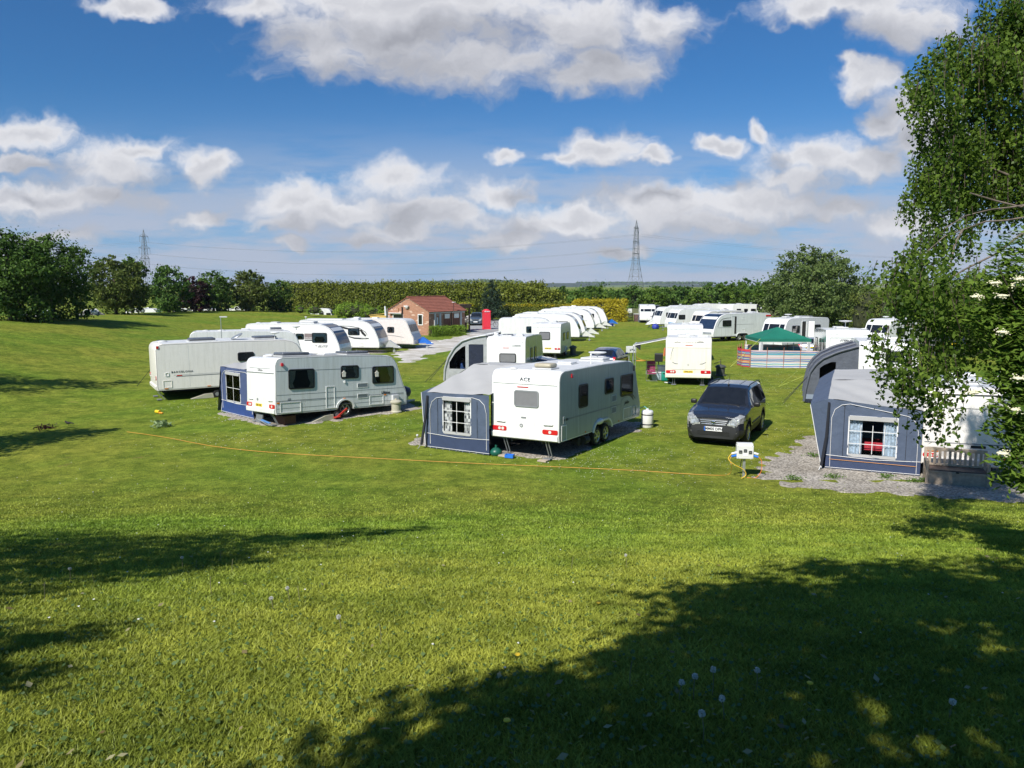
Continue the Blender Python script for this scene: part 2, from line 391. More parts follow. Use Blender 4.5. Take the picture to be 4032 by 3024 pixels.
def turf_nodes(nt, blades=False):
    N, L = nt.nodes, nt.links
    g = N.new('ShaderNodeNewGeometry')
    def noise(s, d, r=.55, stretch=(1, 1, 1), off=0):
        mp = N.new('ShaderNodeMapping'); mp.inputs['Scale'].default_value = stretch; mp.inputs['Location'].default_value = (off, off, 0); L.new(g.outputs['Position'], mp.inputs[0])
        n = N.new('ShaderNodeTexNoise'); n.inputs['Scale'].default_value = s; n.inputs['Detail'].default_value = d; n.inputs['Roughness'].default_value = r
        L.new(mp.outputs[0], n.inputs[0]); return n.outputs['Fac']
    def ramp(v, a, b, ca, cb):
        r = N.new('ShaderNodeValToRGB'); L.new(v, r.inputs[0]); r.color_ramp.elements[0].position = a; r.color_ramp.elements[1].position = b
        r.color_ramp.elements[0].color = (*ca, 1); r.color_ramp.elements[1].color = (*cb, 1); return r.outputs[0]
    def mix(f, a, b, t='MIX'):
        m = N.new('ShaderNodeMix'); m.data_type = 'RGBA'; m.blend_type = t
        if isinstance(f, float): m.inputs[0].default_value = f
        else: L.new(f, m.inputs[0])
        for k, q in ((6, a), (7, b)):
            if isinstance(q, tuple): m.inputs[k].default_value = (*q, 1)
            else: L.new(q, m.inputs[k])
        return m.outputs[2]
    big = ramp(noise(.13, 4, .6, off=3), .38, .62, (.138, .214, .026), (.204, .234, .036))
    mid = ramp(noise(1.1, 5, .65), .35, .68, (.62, .68, .6), (1.3, 1.22, 1.25))
    c = mix(1.0, big, mid, 'MULTIPLY')
    fine = ramp(noise(30, 5, .8, (1, .7, 1)), .34, .68, (.35, .38, .35), (1.75, 1.68, 1.6))
    c = mix(1.0 if not blades else .35, c, fine, 'MULTIPLY')
    tus = ramp(noise(4.5, 4, .75, (1, .8, 1), 7), .36, .66, (.70, .74, .7), (1.28, 1.24, 1.2))
    c = mix(1.0 if not blades else .6, c, tus, 'MULTIPLY')
    dry = ramp(noise(.9, 6, .7, off=11), .64, .74, (0, 0, 0), (1, 1, 1))
    c = mix(dry, c, (.20, .155, .055))
    return c, noise
def turf_mat():
    m = bpy.data.materials.new('turf'); m.use_nodes = True; nt = m.node_tree; N, L = nt.nodes, nt.links
    b = N['Principled BSDF']; c, noise = turf_nodes(nt)
    L.new(c, b.inputs['Base Color']); b.inputs['Roughness'].default_value = .95; b.inputs['Specular IOR Level'].default_value = .08
    bp = N.new('ShaderNodeBump'); bp.inputs['Strength'].default_value = .9; bp.inputs['Distance'].default_value = .05
    L.new(noise(14, 6, .75), bp.inputs['Height']); L.new(bp.outputs[0], b.inputs['Normal']); return m
def leaf_mat(name, dark, light, trans=.3, gloss=.06, pos=None):
    if name in MATS: return MATS[name]
    m = bpy.data.materials.new(name); m.use_nodes = True; nt = m.node_tree; N, L = nt.nodes, nt.links; N.clear(); MATS[name] = m
    o = N.new('ShaderNodeOutputMaterial'); at_ = N.new('ShaderNodeAttribute'); at_.attribute_name = 'tint'
    r = N.new('ShaderNodeValToRGB'); L.new(at_.outputs['Fac'], r.inputs[0])
    r.color_ramp.elements[0].color = (*dark, 1); r.color_ramp.elements[1].color = (*light, 1)
    col = r.outputs[0]
    if pos:
        c, _ = turf_nodes(nt, True)
        mm = N.new('ShaderNodeMix'); mm.data_type = 'RGBA'; mm.blend_type = 'MULTIPLY'; mm.inputs[0].default_value = 1; L.new(c, mm.inputs[6]); L.new(col, mm.inputs[7]); col = mm.outputs[2]
    d = N.new('ShaderNodeBsdfDiffuse'); t = N.new('ShaderNodeBsdfTranslucent'); g = N.new('ShaderNodeBsdfGlossy'); g.inputs['Roughness'].default_value = .45
    g.inputs[0].default_value = (.8, .85, .8, 1)
    L.new(col, d.inputs[0]); L.new(col, t.inputs[0])
    a = N.new('ShaderNodeMixShader'); a.inputs[0].default_value = trans; L.new(d.outputs[0], a.inputs[1]); L.new(t.outputs[0], a.inputs[2])
    b = N.new('ShaderNodeMixShader'); b.inputs[0].default_value = gloss; L.new(a.outputs[0], b.inputs[1]); L.new(g.outputs[0], b.inputs[2])
    L.new(b.outputs[0], o.inputs[0]); return m

TURF = turf_mat()
xs = axis([(-6000, -1000, 800), (-1000, -200, 100), (-200, -70, 12), (-70, 30, 1.0), (30, 80, 4), (80, 200, 20), (200, 1000, 100), (1000, 6001, 800)])
ys = axis([(-60, -8, 6), (-8, 20, .5), (20, 80, 1.5), (80, 200, 4), (200, 400, 40), (400, 1000, 150), (1000, 9000, 1000)])
ground = grid_mesh('ground', xs, ys, H, TURF); tag(ground, kind='structure')

# near grass blades: countless, one object
def blades():
    n = 1000000
    y = np.exp(rng.uniform(np.log(1.7), np.log(21), n)); x = y * rng.uniform(-.86, .86, n)
    fade = rng.random(n) < np.clip((21 - y) / 9, 0, 1); y = y[fade]; x = x[fade]; n = len(y)
    z = H(x, y); ht = rng.uniform(.010, .030, n) * (1 + .02 * y) * (1 + .5 * (rng.random(n) < .06)); wd = .0024 + .0007 * y
    a = rng.uniform(0, 2 * np.pi, n); la = rng.uniform(0, 2 * np.pi, n); ln = rng.uniform(.3, 2.0, n) * ht
    b = np.stack([x, y, z - .004], -1); s = np.stack([np.cos(a) * wd, np.sin(a) * wd, 0 * a], -1)
    tip = b + np.stack([np.cos(la) * ln, np.sin(la) * ln, ht], -1)
    v = np.stack([b - s, b + s, tip], 1).reshape(-1, 3); f = np.arange(3 * n).reshape(-1, 3)
    t = np.repeat(np.clip(rng.normal(.5, .24, n), 0, 1), 3)
    m = leaf_mat('grass_blades', (.9, .92, .8), (2.1, 2.05, 2.2), .25, .015, pos=True)
    o = raw('grass', v, f, m, attr=t); tag(o, 'short mown grass on the slope in front', 'grass', kind='stuff')
blades()

# clover and daisies: countless white specks
def daisies():
    P = []
    patches = [G(px, py) for px, py in [(1250, 1590), (1350, 1640), (1800, 1590), (1700, 1640), (2260, 1800), (2400, 1780), (2500, 1560), (2560, 1590), (2700, 1610), (2590, 1700), (3060, 1530), (3120, 1545), (3170, 1590), (3100, 1700),
               (3050, 1780), (2900, 1830), (2600, 1790), (3000, 1480), (2950, 1500), (1100, 1760), (950, 1650), (900, 1740), (760, 1600), (1400, 1680), (1560, 1690), (2300, 1830), (2450, 1860), (2750, 1900), (3550, 1400), (3900, 1420), (2640, 1430), (2700, 1545), (3300, 1720), (2860, 1500)]]
    for (x, y) in patches:
        k = rng.integers(25, 70); P.append(np.stack([x + rng.normal(0, .8 + .012 * y, k), y + rng.normal(0, .5 + .01 * y, k)], -1))
    P.append(np.stack([rng.uniform(-14, 22, 600), rng.uniform(19, 60, 600)], -1))
    y = rng.uniform(4, 20, 60); P.append(np.stack([y * rng.uniform(-.7, .7, 60), y], -1))
    P = np.concatenate(P); P = P[P[:, 1] > 3]; n = len(P); z = H(P[:, 0], P[:, 1]) + .03 + .0006 * P[:, 1]; r = .008 + .0003 * P[:, 1]
    vs = []
    for k in range(5): vs.append(np.stack([P[:, 0] + r * math.cos(k * 1.257), P[:, 1] + r * math.sin(k * 1.257), z + .006 * math.sin(k * 2.4)], -1))
    v = np.stack(vs, 1).reshape(-1, 3); f = np.arange(5 * n).reshape(-1, 5)
    o = raw('daisies', v, f, mat('petal_white', (.72, .74, .66), .7)); tag(o, 'white clover and daisies scattered through the lawn', 'flowers', kind='stuff')
daisies()

# ------------------------------------------------------------------ gravel sheets
def gravel_mat(name, a, b, big=.25):
    m = bpy.data.materials.new(name); m.use_nodes = True; nt = m.node_tree; N, L = nt.nodes, nt.links; B = N['Principled BSDF']
    g = N.new('ShaderNodeNewGeometry'); v = N.new('ShaderNodeTexVoronoi'); v.inputs['Scale'].default_value = 22; L.new(g.outputs['Position'], v.inputs[0])
    r = N.new('ShaderNodeValToRGB'); L.new(v.outputs['Color'], r.inputs[0]); r.color_ramp.elements[0].color = (*a, 1); r.color_ramp.elements[1].color = (*b, 1)
    n = N.new('ShaderNodeTexNoise'); n.inputs['Scale'].default_value = .6; n.inputs['Detail'].default_value = 6; n.inputs['Roughness'].default_value = .65; L.new(g.outputs['Position'], n.inputs[0])
    r2 = N.new('ShaderNodeValToRGB'); L.new(n.outputs['Fac'], r2.inputs[0]); r2.color_ramp.elements[0].position = .35; r2.color_ramp.elements[1].position = .65
    r2.color_ramp.elements[0].color = (1 - big, 1 - big * 1.1, 1 - big * 1.3, 1); r2.color_ramp.elements[1].color = (1.1, 1.1, 1.1, 1)
    x = N.new('ShaderNodeMix'); x.data_type = 'RGBA'; x.blend_type = 'MULTIPLY'; x.inputs[0].default_value = 1; L.new(r.outputs[0], x.inputs[6]); L.new(r2.outputs[0], x.inputs[7])
    L.new(x.outputs[2], B.inputs['Base Color']); B.inputs['Roughness'].default_value = .9
    bp = N.new('ShaderNodeBump'); bp.inputs['Distance'].default_value = .02; L.new(v.outputs['Distance'], bp.inputs['Height']); L.new(bp.outputs[0], B.inputs['Normal']); return m
GRAV = gravel_mat('gravel_chips', (.10, .09, .075), (.60, .55, .48))
ROADM = gravel_mat('gravel_road', (.50, .48, .45), (.66, .64, .61), .35)
TARM = gravel_mat('grey_yard', (.27, .275, .28), (.38, .385, .39), .15)
def sheet_poly(name, pts, m, z, jag=.15, step=.35, seed=0, kind='structure'):
    r = random.Random(seed); out = []
    n = len(pts)
    for i in range(n):
        a = Vector(pts[i]); b = Vector(pts[(i + 1) % n]); k = max(1, int((b - a).length / step)); d = (b - a); nn = Vector((-d.y, d.x)).normalized()
        ph = r.uniform(0, 6)
        for j in range(k):
            t = j / k; e = jag * (r.uniform(-1, 1) * .6 + .7 * math.sin(t * k * .37 + ph)) * math.sin(math.pi * min(1, t * 4, (1 - t) * 4) / 2)
            out.append(a + d * t + nn * e)
    mb = MB(); mb.bm.faces.new([mb.bm.verts.new((p.x, p.y, 0)) for p in out]); outer = set(mb.bm.verts[:])
    bmesh.ops.inset_region(mb.bm, faces=mb.bm.faces[:], thickness=.07); outer = {v for v in mb.bm.verts if v.is_boundary}
    bmesh.ops.triangulate(mb.bm, faces=mb.bm.faces[:]); lim = max(.8, step * 1.3) if kind else .8
    for _ in range(6):
        ee = [e for e in mb.bm.edges if e.calc_length() > lim and not e.is_boundary]
        if not ee: break
        bmesh.ops.subdivide_edges(mb.bm, edges=ee, cuts=1); bmesh.ops.triangulate(mb.bm, faces=[f for f in mb.bm.faces if len(f.verts) > 3])
    for v in mb.bm.verts: v.co.z = max(h1(v.co.x, v.co.y), 0) + (z + .010 if not v.is_boundary else -.03)
    o = mb.build(name, m); tag(o, kind=kind); return o
sheet_poly('gravel_drive', [G(*p) for p in [(1540, 1392), (1617, 1367), (1716, 1340), (1800, 1324), (1834, 1316), (1980, 1300), (2040, 1312), (1960, 1340), (1890, 1352), (1789, 1380), (1671, 1407), (1653, 1425), (1594, 1430), (1550, 1427)]], ROADM, .010, .55, .7, 3)
sheet_poly('gravel_yard', [G(*p) for p in [(1826, 1314), (1828, 1290), (1830, 1266), (1850, 1258), (2200, 1252), (2300, 1262), (2240, 1275), (2090, 1296), (2060, 1316), (1980, 1322)]], TARM, .015, .3, 1.5, 4)
sheet_poly('gravel_pitch', [(-4.0, 25.9), (-3.3, 27.9), (2.6, 31.5), (5.3, 30.3), (4.9, 28.3), (1.52, 23.15)], GRAV, .012, .03, .5, 5)
sheet_poly('gravel_pitch', [(6.38, 21.2), (8.6, 24.6), (10.8, 27.6), (15.5, 30.2), (17.5, 26), (18.5, 20), (17, 17.0), (12.4, 17.3), (10.66, 18.3), (9.0, 19.1), (7.28, 20.0)], GRAV, .012, .22, .4, 6)
sheet_poly('gravel_pitch', [(-12.95, 32.3), (-11.2, 30.6), (-9.0, 28.9), (-6.9, 30.4), (-3.7, 33.6), (-4.6, 35.6), (-9, 35.8)], GRAV, .012, .12, .4, 7)
for k, (px, py, w, d) in enumerate([(1480, 1352, 8, 3.2), (1330, 1385, 8, 3.4), (1290, 1430, 8, 3), (1600, 1342, 7, 3), (2985, 1258, 3, 1)]):
    x, y = G(px, py); sheet_poly('gravel_pitch', [(x - w / 2, y - d / 2), (x + w / 2, y - d / 2), (x + w / 2, y + d / 2), (x - w / 2, y + d / 2)], GRAV, .012, .3, .6, 20 + k)

# ------------------------------------------------------------------ caravans
def offset_poly(p, d):
    n = len(p); out = []
    for i in range(n):
        a, b, c = Vector(p[i - 1]), Vector(p[i]), Vector(p[(i + 1) % n])
        e1, e2 = (b - a), (c - b)
        if e1.length < 1e-6 or e2.length < 1e-6: out.append(tuple(b)); continue
        e1.normalize(); e2.normalize(); n1 = Vector((e1.y, -e1.x)); n2 = Vector((e2.y, -e2.x)); m = n1 + n2
        if m.length < .2: m = n1
        m.normalize(); k = max(.35, m.dot(n1)); out.append(tuple(b + m * (d / k)))
    return out
NOSES = {'slant': [(-1.35, 2.60), (-.98, 2.57), (-.78, 2.5), (-.64, 2.38), (-.55, 2.22), (-.2, 1.3), (-.09, 1.08), (-.01, .95), (0, .78), (-.04, .42)],
         'aero': [(-1.9, 2.60), (-1.45, 2.56), (-1.1, 2.47), (-.8, 2.31), (-.56, 2.08), (-.38, 1.8), (-.22, 1.45), (-.1, 1.15), (-.01, .85), (0, .65), (-.06, .42)],
         'round': [(-1.2, 2.58), (-.85, 2.5), (-.6, 2.35), (-.45, 2.1), (-.28, 1.55), (-.2, 1.2), (-.04, 1.0), (0, .75), (-.04, .42)]}
def ribbon(par, name, m, pts, x0, x1, off=.006, thick=.012):
    mb = MB(); n = len(pts); A = []; 
    def nrm(i):
        a = Vector(pts[max(0, i - 1)]); b = Vector(pts[min(n - 1, i + 1)]); t = (b - a).normalized(); return Vector((-t.y, t.x))
    for i, (y, z) in enumerate(pts):
        q = nrm(i); a = (y + q.x * off, z + q.y * off); b = (y + q.x * (off - thick), z + q.y * (off - thick))
        A.append([mb.bm.verts.new(c) for c in ((x0, *b), (x0, *a), (x1, *a), (x1, *b))])
    for P_, Q in zip(A, A[1:]):
        for k in range(4): mb.bm.faces.new((P_[k], P_[(k + 1) % 4], Q[(k + 1) % 4], Q[k]))
    mb.bm.faces.new(A[0]); mb.bm.faces.new(A[-1][::-1])
    return mb.build(name, m, par, smooth=35)
def window(par, P, s, t, w, h, style='dark', frame=BLACK, r=.09, open_=False):
    if style == 'plain':
        fr = plate(par, 'window', frame, P, s, t, w, h, r, d1=.016)
        plate(fr, 'pane', DGLASS, P, s, t, w - .07, h - .07, r * .7, .017, .024); return fr
    fr = ring(par, 'window', frame, P, s, t, w, h, .045, r, d0=-.001, d1=.03)
    if style == 'grey':
        plate(fr, 'pane', GREYPANE, P, s, t, w - .09, h - .09, r * .7, .001, .022); return fr
    if style == 'dark':
        plate(fr, 'pane', DGLASS, P, s, t, w - .09, h - .09, r * .7, .001, .024); return fr
    plate(fr, 'interior', mat('dark_interior', (.02, .018, .016), .9), P, s, t, w - .08, h - .08, r * .6, .0, .003)
    cm = CURT if style == 'curtain' else WCURT
    cw = w * .2
    for sg in (-1, 1):
        x = sg * (w / 2 - .05)
        sh = [(x, h / 2 - .06), (x - sg * cw * 1.2, h / 2 - .06), (x - sg * cw * .95, 0), (x - sg * cw * .55, -h * .2), (x - sg * cw * .9, -h / 2 + .06), (x, -h / 2 + .06)]
        if sg > 0: sh = sh[::-1]
        plate(fr, 'curtain', cm, P, s, t, 0, 0, shape=sh, d0=.004, d1=.008)
    if style == 'blind': plate(fr, 'blind', WCURT, P, s, t + h * .27, w - .1, h * .33, .01, .009, .012)
    plate(fr, 'pane', GLASS, P, s, t, w - .09, h - .09, r * .7, .018, .024)
    return fr
def wheel(par, c, r=.31, w=.18, side=1, spokes=5, caps=RIM, name='wheel'):
    mx = Matrix.Translation(c) @ Matrix.Rotation(R(90) * side, 4, 'Y')
    o = MB().lathe([(r * .62, -w / 2), (r * .93, -w / 2), (r, -w * .3), (r, w * .3), (r * .93, w / 2), (r * .66, w / 2), (r * .62, w * .35)], n=28, mx=mx).build(name, TYRE, par, 35)
    mb = MB()
    mb.lathe([(r * .66, w * .28), (r * .68, w * .5), (r * .62, w * .5), (r * .56, w * .3)], n=24)
    mb.lathe([(0.001, w * .5), (r * .12, w * .49), (r * .17, w * .38)], n=12)
    for k in range(spokes):
        a = 2 * math.pi * k / spokes
        mb.box((math.cos(a) * r * .37, math.sin(a) * r * .37, w * .4), (r * .55, r * .15, w * .12), rz=a)
    bmesh.ops.transform(mb.bm, matrix=mx, verts=mb.bm.verts)
    mb.build('rim', caps, o, 35)
    plate_m = Matrix.Translation(c) @ Matrix.Rotation(R(90) * side, 4, 'Y')
    MB().lathe([(.001, w * .15), (r * .6, w * .15), (r * .6, w * .1)], n=18, mx=plate_m).build('brake_disc', CHASSIS, o)
    return o
def dish(par, x, y, z, r=.23, h=.28, m=None):
    return MB().cyl((x, y, z), (x, y, z + h), .018).lathe([(r * .1, h - .05), (r * .85, h), (r, h + .035), (r * .92, h + .055), (r * .1, h + .075)], (x, y, z), 20).build('aerial', m or WHITE, par, 50)
def rooflight(par, x, y, z, w=.5, l=.5, m=None, h=.09):
    o = MB().box((x, y, z + .02), (w + .08, l + .08, .05), bev=.015).build('rooflight', LGREY, par)
    MB().box((x, y, z + .045 + h / 2), (w, l, h), bev=h * .42).build('dome', m or WHITE, o, 50); return o
def steady(par, x, y, s=1, drop=-.02, zt=.42):
    return MB().box((x - .05, y + .12, (zt + drop) / 2), (.03, .03, zt - drop + .06), rx=R(28) * s).box((x + .05, y + .12, (zt + drop) / 2), (.03, .03, zt - drop + .06), rx=R(28) * s)\
        .box((x, y + .02, drop + .02), (.26, .2, .035)).build('corner_steady', GREYTRIM, par)
def caravan(label, x, y, yaw, L, Wd=2.28, z0=None, tilt=1.2, nose='aero', body=WHITE, side=ALU, group='white touring caravans', axles=(.5,), rear=None,
            wr=(), wl=(), lod=1, roofm=None, roof=(), hitch=None, dark_nose=True, text=(), stripes=(), door=None, name='caravan', aframe=True, front_win=False, zs=1.0):
    if z0 is None: z0 = h1(x, y) + .03
    rt = empty(name, (x, y, z0), yaw, label, 'caravan', group, tilt=tilt, scale=1)
    NP = [(L + a, b * zs) for a, b in NOSES[nose]]
    prof = [(.03, .42), (0, .6), (0, 2.3 * zs), (.03, 2.43 * zs), (.1, 2.53 * zs), (.2, 2.58 * zs), (.34, 2.6 * zs), (L * .45, 2.625 * zs)] + NP
    top = prof[2:]; bot = []
    inv = rt.matrix_world
    wz = []
    for a in axles:
        yc = a * L if a < 1 else a
        g = inv @ Vector((0, yc, 0)); zc = .32 + (h1(g.x, g.y) - g.z); wz.append((yc, zc))
    groups = []
    if len(wz) == 2: groups = [(wz[1][0], wz[0][0], wz[0][1])]
    elif wz: groups = [(wz[0][0], wz[0][0], wz[0][1])]
    rr = .39
    for (ya, yb, zc) in groups:
        zc2 = max(zc, .3); ang = math.acos(min(.99, max(-.99, (.42 - zc2) / rr))); k = 8
        a0 = math.pi / 2 - ang
        for i in range(k + 1):
            t = (math.pi / 2 - ang) + (ang) * i / k if len(wz) == 2 else (math.pi / 2 - ang) + 2 * ang * i / k
            bot.append((ya + rr * math.cos(t), zc2 + rr * math.sin(t)))
        if len(wz) == 2:
            for i in range(k + 1):
                t = math.pi / 2 + ang * i / k
                bot.append((yb + rr * math.cos(t), zc2 + rr * math.sin(t)))
    full = prof + bot
    mb = MB(); hw = Wd / 2
    a = [mb.bm.verts.new((-hw, *p)) for p in full]; b = [mb.bm.verts.new((hw, *p)) for p in full]; n = len(full)
    fa = mb.bm.faces.new(a); fb = mb.bm.faces.new(b[::-1])
    for i in range(n): mb.bm.faces.new((a[i], b[i], b[(i + 1) % n], a[(i + 1) % n]))
    npf = len(prof)
    ed = [e for f in (fa, fb) for e in f.edges if all(any(v is q for q in a[:npf] + b[:npf]) for v in e.verts) and min(v.co.z for v in e.verts) > .5]
    bmesh.ops.bevel(mb.bm, geom=ed, offset=.045, segments=3, affect='EDGES', profile=.5)
    bodyo = mb.build('body', body, rt, smooth=32)
    PR = PL((hw, 0, 0), (0, 1, 0), (0, 0, 1)); PLf = PL((-hw, 0, 0), (0, -1, 0), (0, 0, 1)); PB = PL((0, 0, 0), (1, 0, 0), (0, 0, 1)); PF = PL((0, L, 0), (-1, 0, 0), (0, 0, 1))
    PRr = PL((0, -.001, 0), (1, 0, 0), (0, 0, 1))
    # side skins
    if lod >= 1:
        skin = offset_poly(full, .05); rail = offset_poly(full, .03)
        for P, sg, vis in ((PR, 1, 1), (PLf, -1, 1)):
            sh = [(sg * q[0], q[1]) for q in rail]; plate(rt, 'awning_rail', GREYTRIM if lod > 1 else LGREY, P, 0, 0, 0, 0, shape=sh[::-sg] if sg > 0 else sh, d0=-.01, d1=.004)
            sh = [(sg * q[0], q[1]) for q in skin]; plate(rt, 'side_panel', side, P, 0, 0, 0, 0, shape=sh[::-sg] if sg > 0 else sh, d0=-.01, d1=.008)
    d = .009 if lod >= 1 else 0
    if lod >= 2:
        for P, sg in ((PR, 1), (PLf, -1)):
            for f_ in (.2, .56, .83): plate(rt, 'panel_joint', LGREY, P, sg * f_ * L, 1.52, .012, 1.95, 0, d0=.006, d1=.0105)
    sh = lambda P, d_: P @ Matrix.Translation((0, 0, d_))
    PR2, PL2 = sh(PR, d), sh(PLf, d)
    ribbon(rt, 'roof_skin', roofm or ROOFM, [p for p in prof[6:npf - 5]], -hw + .1, hw - .1)
    # windows
    for (s, t, w, h, st) in wr: window(rt, PR2, s, t, w, h, st if lod else 'plain')
    for (s, t, w, h, st) in wl: window(rt, PL2, -s, t, w, h, st if lod else 'plain')
    for (P, s0, s1, t, th, m) in stripes:
        PP = {'r': PR2, 'l': PL2, 'b': PRr}[P]; s0, s1 = (-s1, -s0) if P == 'l' else (s0, s1)
        plate(rt, 'stripe', m, PP, (s0 + s1) / 2, t, s1 - s0, th, .0, d0=0, d1=.003)
    for (P, str_, s, t, size, m, kw) in text:
        PP = {'r': PR2, 'l': PL2, 'b': PRr}[P]; lettering(rt, 'lettering', str_, m, PP, -s if P == 'l' else s, t, size, **kw)
    # bumper and rear lamps
    R_ = rear or {}
    if R_.get('bumper', True):
        MB().prism([(-hw + .02, .04, .42), (-hw + .02, -.05, .46), (-hw + .02, -.06, .60), (-hw + .02, -.01, .645), (-hw + .02, .04, .645)][::-1], (Wd - .04, 0, 0)).build('bumper', R_.get('bm', body), rt)
    if lod >= 1 or R_:
        zl = R_.get('zl', .73)
        for sg in (-1, 1):
            w, h = R_.get('lamp', (.44, .13)); lo = plate(rt, 'tail_lamp', REDL, PRr, sg * (hw - w / 2 - .03), zl, w, h, .05, d0=-.002, d1=.03)
            if lod >= 2:
                plate(lo, 'reflector', CLEARL, PRr, sg * (hw - w / 2 - .03) - (0 if sg > 0 else -.02) , zl, .1, .1, .05, .03, .036)
                if sg < 0: plate(lo, 'reflector', CLEARL, PRr, -(hw - w / 2 - .03) + .14, zl, .1, .1, .05, .03, .036)
        if 'plate' in R_:
            m, tx = R_['plate']; po = plate(rt, 'number_plate', m, PRr, R_.get('px', 0), R_.get('pz', .71), .5, .115, .01, d1=.012)
            if tx: lettering(po, 'registration', tx, TEXTM, PRr, R_.get('px', 0), R_.get('pz', .71), .105, d=.013, sx=.95, bold=.002)
        if 'brake' in R_: plate(rt, 'brake_light', REDL, PRr, *R_['brake'], .03, .01, d1=.012)
        if 'win' in R_:
            s, t, w, h, st = R_['win']; window(rt, PRr, s, t, w, h, st, frame=R_.get('wf', BLACK))
        for (s0, t0, w, h, m, nm) in R_.get('plates', ()): plate(rt, nm, m, PRr, s0, t0, w, h, .015, d1=.008)
        for zc in R_.get('creases', ()): plate(rt, 'moulding', R_.get('cm', body), PRr, 0, zc, Wd - .12, .022, .008, d1=.022)
        for sg in (-1, 1):
            if R_.get('handles', lod >= 2):
                z = R_.get('hz', .95); MB().tube([(sg * (hw - .2), -.0, z), (sg * (hw - .22), -.04, z), (sg * (hw - .5), -.04, z - .01), (sg * (hw - .53), 0, z - .01)], .016).build('grab_handle', body, rt, 50)
    # wheels and arches
    for (yc, zc) in wz:
        for sg in (-1, 1): wheel(rt, (sg * (hw - .12), yc, zc), .32, side=sg, spokes=7 if lod < 2 else 5)
    for (ya, yb, zc) in groups:
        zc2 = max(zc, .3)
        for P, sg in ((PR2, 1), (PL2, -1)):
            k = 9; o = []; i_ = []
            for i in range(k + 1):
                t = math.pi * (.06 + .88 * i / k); cy = ya if i <= k / 2 else yb
                o.append((sg * (cy + .47 * math.cos(t)), zc2 + .45 * math.sin(t))); i_.append((sg * (cy + .385 * math.cos(t)), zc2 + .385 * math.sin(t)))
            shp = o + i_[::-1]; shp = shp if sg > 0 else shp[::-1]
            plate(rt, 'wheel_arch', body if side is not SHADEALU else body, P, 0, 0, 0, 0, shape=shp, d0=-.005, d1=.035)
    ch = MB()
    for sg in (-1, 1): ch.box((sg * .55, L * .47, .36), (.06, L * .9, .12))
    ch.box((0, (groups[0][0] if groups else L / 2), .33), (Wd * .75, .1, .08)).box((0, L * .5, .40), (Wd - .3, L - .5, .03)); ch.build('chassis', CHASSIS, rt)
    if aframe:
        MB().cyl((.5, L - .1, .42), (.04, L + 1.05, .42), .035).cyl((-.5, L - .1, .42), (-.04, L + 1.05, .42), .035).box((0, L + 1.15, .44), (.08, .35, .09), bev=.02)\
            .cyl((.1, L + .85, .7), (.1, L + .85, .15), .025).cyl((.06, L + .85, .1), (.14, L + .85, .1), .1, n=14).build('towing_frame', STEEL, rt)
        if hitch:
            MB().prism([(-.16, L + 1.4, .34), (-.05, L + .5, .98), (0, L + .1, .75), (-.2, L + .1, .4)], (.34, 0, 0)).build('hitch_cover', hitch, rt)
    if lod >= 1 and R_.get('steadies', True):
        for sg in (-1, 1):
            g = rt.matrix_world @ Vector((sg * .7, .1, 0)); steady(rt, sg * (hw - .45), .1, drop=h1(g.x, g.y) - g.z + .03)
    # nose glazing
    if nose == 'aero' and dark_nose:
        pts = NP[1:8]; ribbon(rt, 'front_window', BGLASS, pts, -hw + .10, hw - .10, .012)
        ribbon(rt, 'sunroof_surround', body, NP[3:5], -hw + .2, hw - .2, .02, .01) if lod else None
        if lod: ribbon(rt, 'front_moulding', SILVER, NP[8:10], -hw + .25, hw - .25, .014)
    elif nose in ('slant', 'round') and front_win:
        k = (4, 6) if nose == 'slant' else (3, 5)
        y0_, z0_ = NP[k[0]]; y1_, z1_ = NP[k[1] - 1]
        for cx, w in ((0, 1.0), (-.8, .46), (.8, .46)):
            pts = [(y0_ + (y1_ - y0_) * .12, z0_ + (z1_ - z0_) * .12), (y0_ + (y1_ - y0_) * .8, z0_ + (z1_ - z0_) * .8)]
            ribbon(rt, 'front_window', DGLASS, pts, cx - w / 2, cx + w / 2, .015)
    for it in roof:
        if it[0] == 'd': dish(rt, it[1], it[2], 2.61 * zs, *it[3:])
        elif it[0] == 'l': rooflight(rt, it[1], it[2], 2.615 * zs, *it[3:])
        elif it[0] == 'm': MB().sphere((it[1], it[2], 2.62 * zs), it[3], (1, 1, .3)).build('roof_vent', it[4] if len(it) > 4 else LGREY, rt, 60)
    for dd in (door or ()):
        P, s, z, w, h = dd; PP = PR2 if P == 'r' else PL2; s = s if P == 'r' else -s
        o = ring(rt, 'locker_door', body, PP, s, z, w, h, .035, .03, d0=0, d1=.014)
    return rt, PR2, PL2, PRr
def root_of(px, d, yaw, Wd, side):            # rear corner seen at px, distance d -> root
    x = (px - 2016) / FPX * d * 1.0; r = (math.cos(R(yaw)), -math.sin(R(yaw)))
    s = -1 if side == 'r' else 1
    return x + s * r[0] * Wd / 2, d + s * r[1] * Wd / 2
def vent(par, P, s, t, w=.42, h=.2, m=LGREY):
    o = ring(par, 'vent', m, P, s, t, w, h, .025, .02, d0=0, d1=.012); mb = MB()
    for k in range(5):
        zz = t - h / 2 + .035 + k * (h - .07) / 4; mb.box((0, 0, 0), (w - .06, .014, .01)); 
        bmesh.ops.transform(mb.bm, matrix=P @ Matrix.Translation((s, zz, .006)), verts=mb.bm.verts[-8:])
    mb.build('louvre', GREYTRIM, o); return o

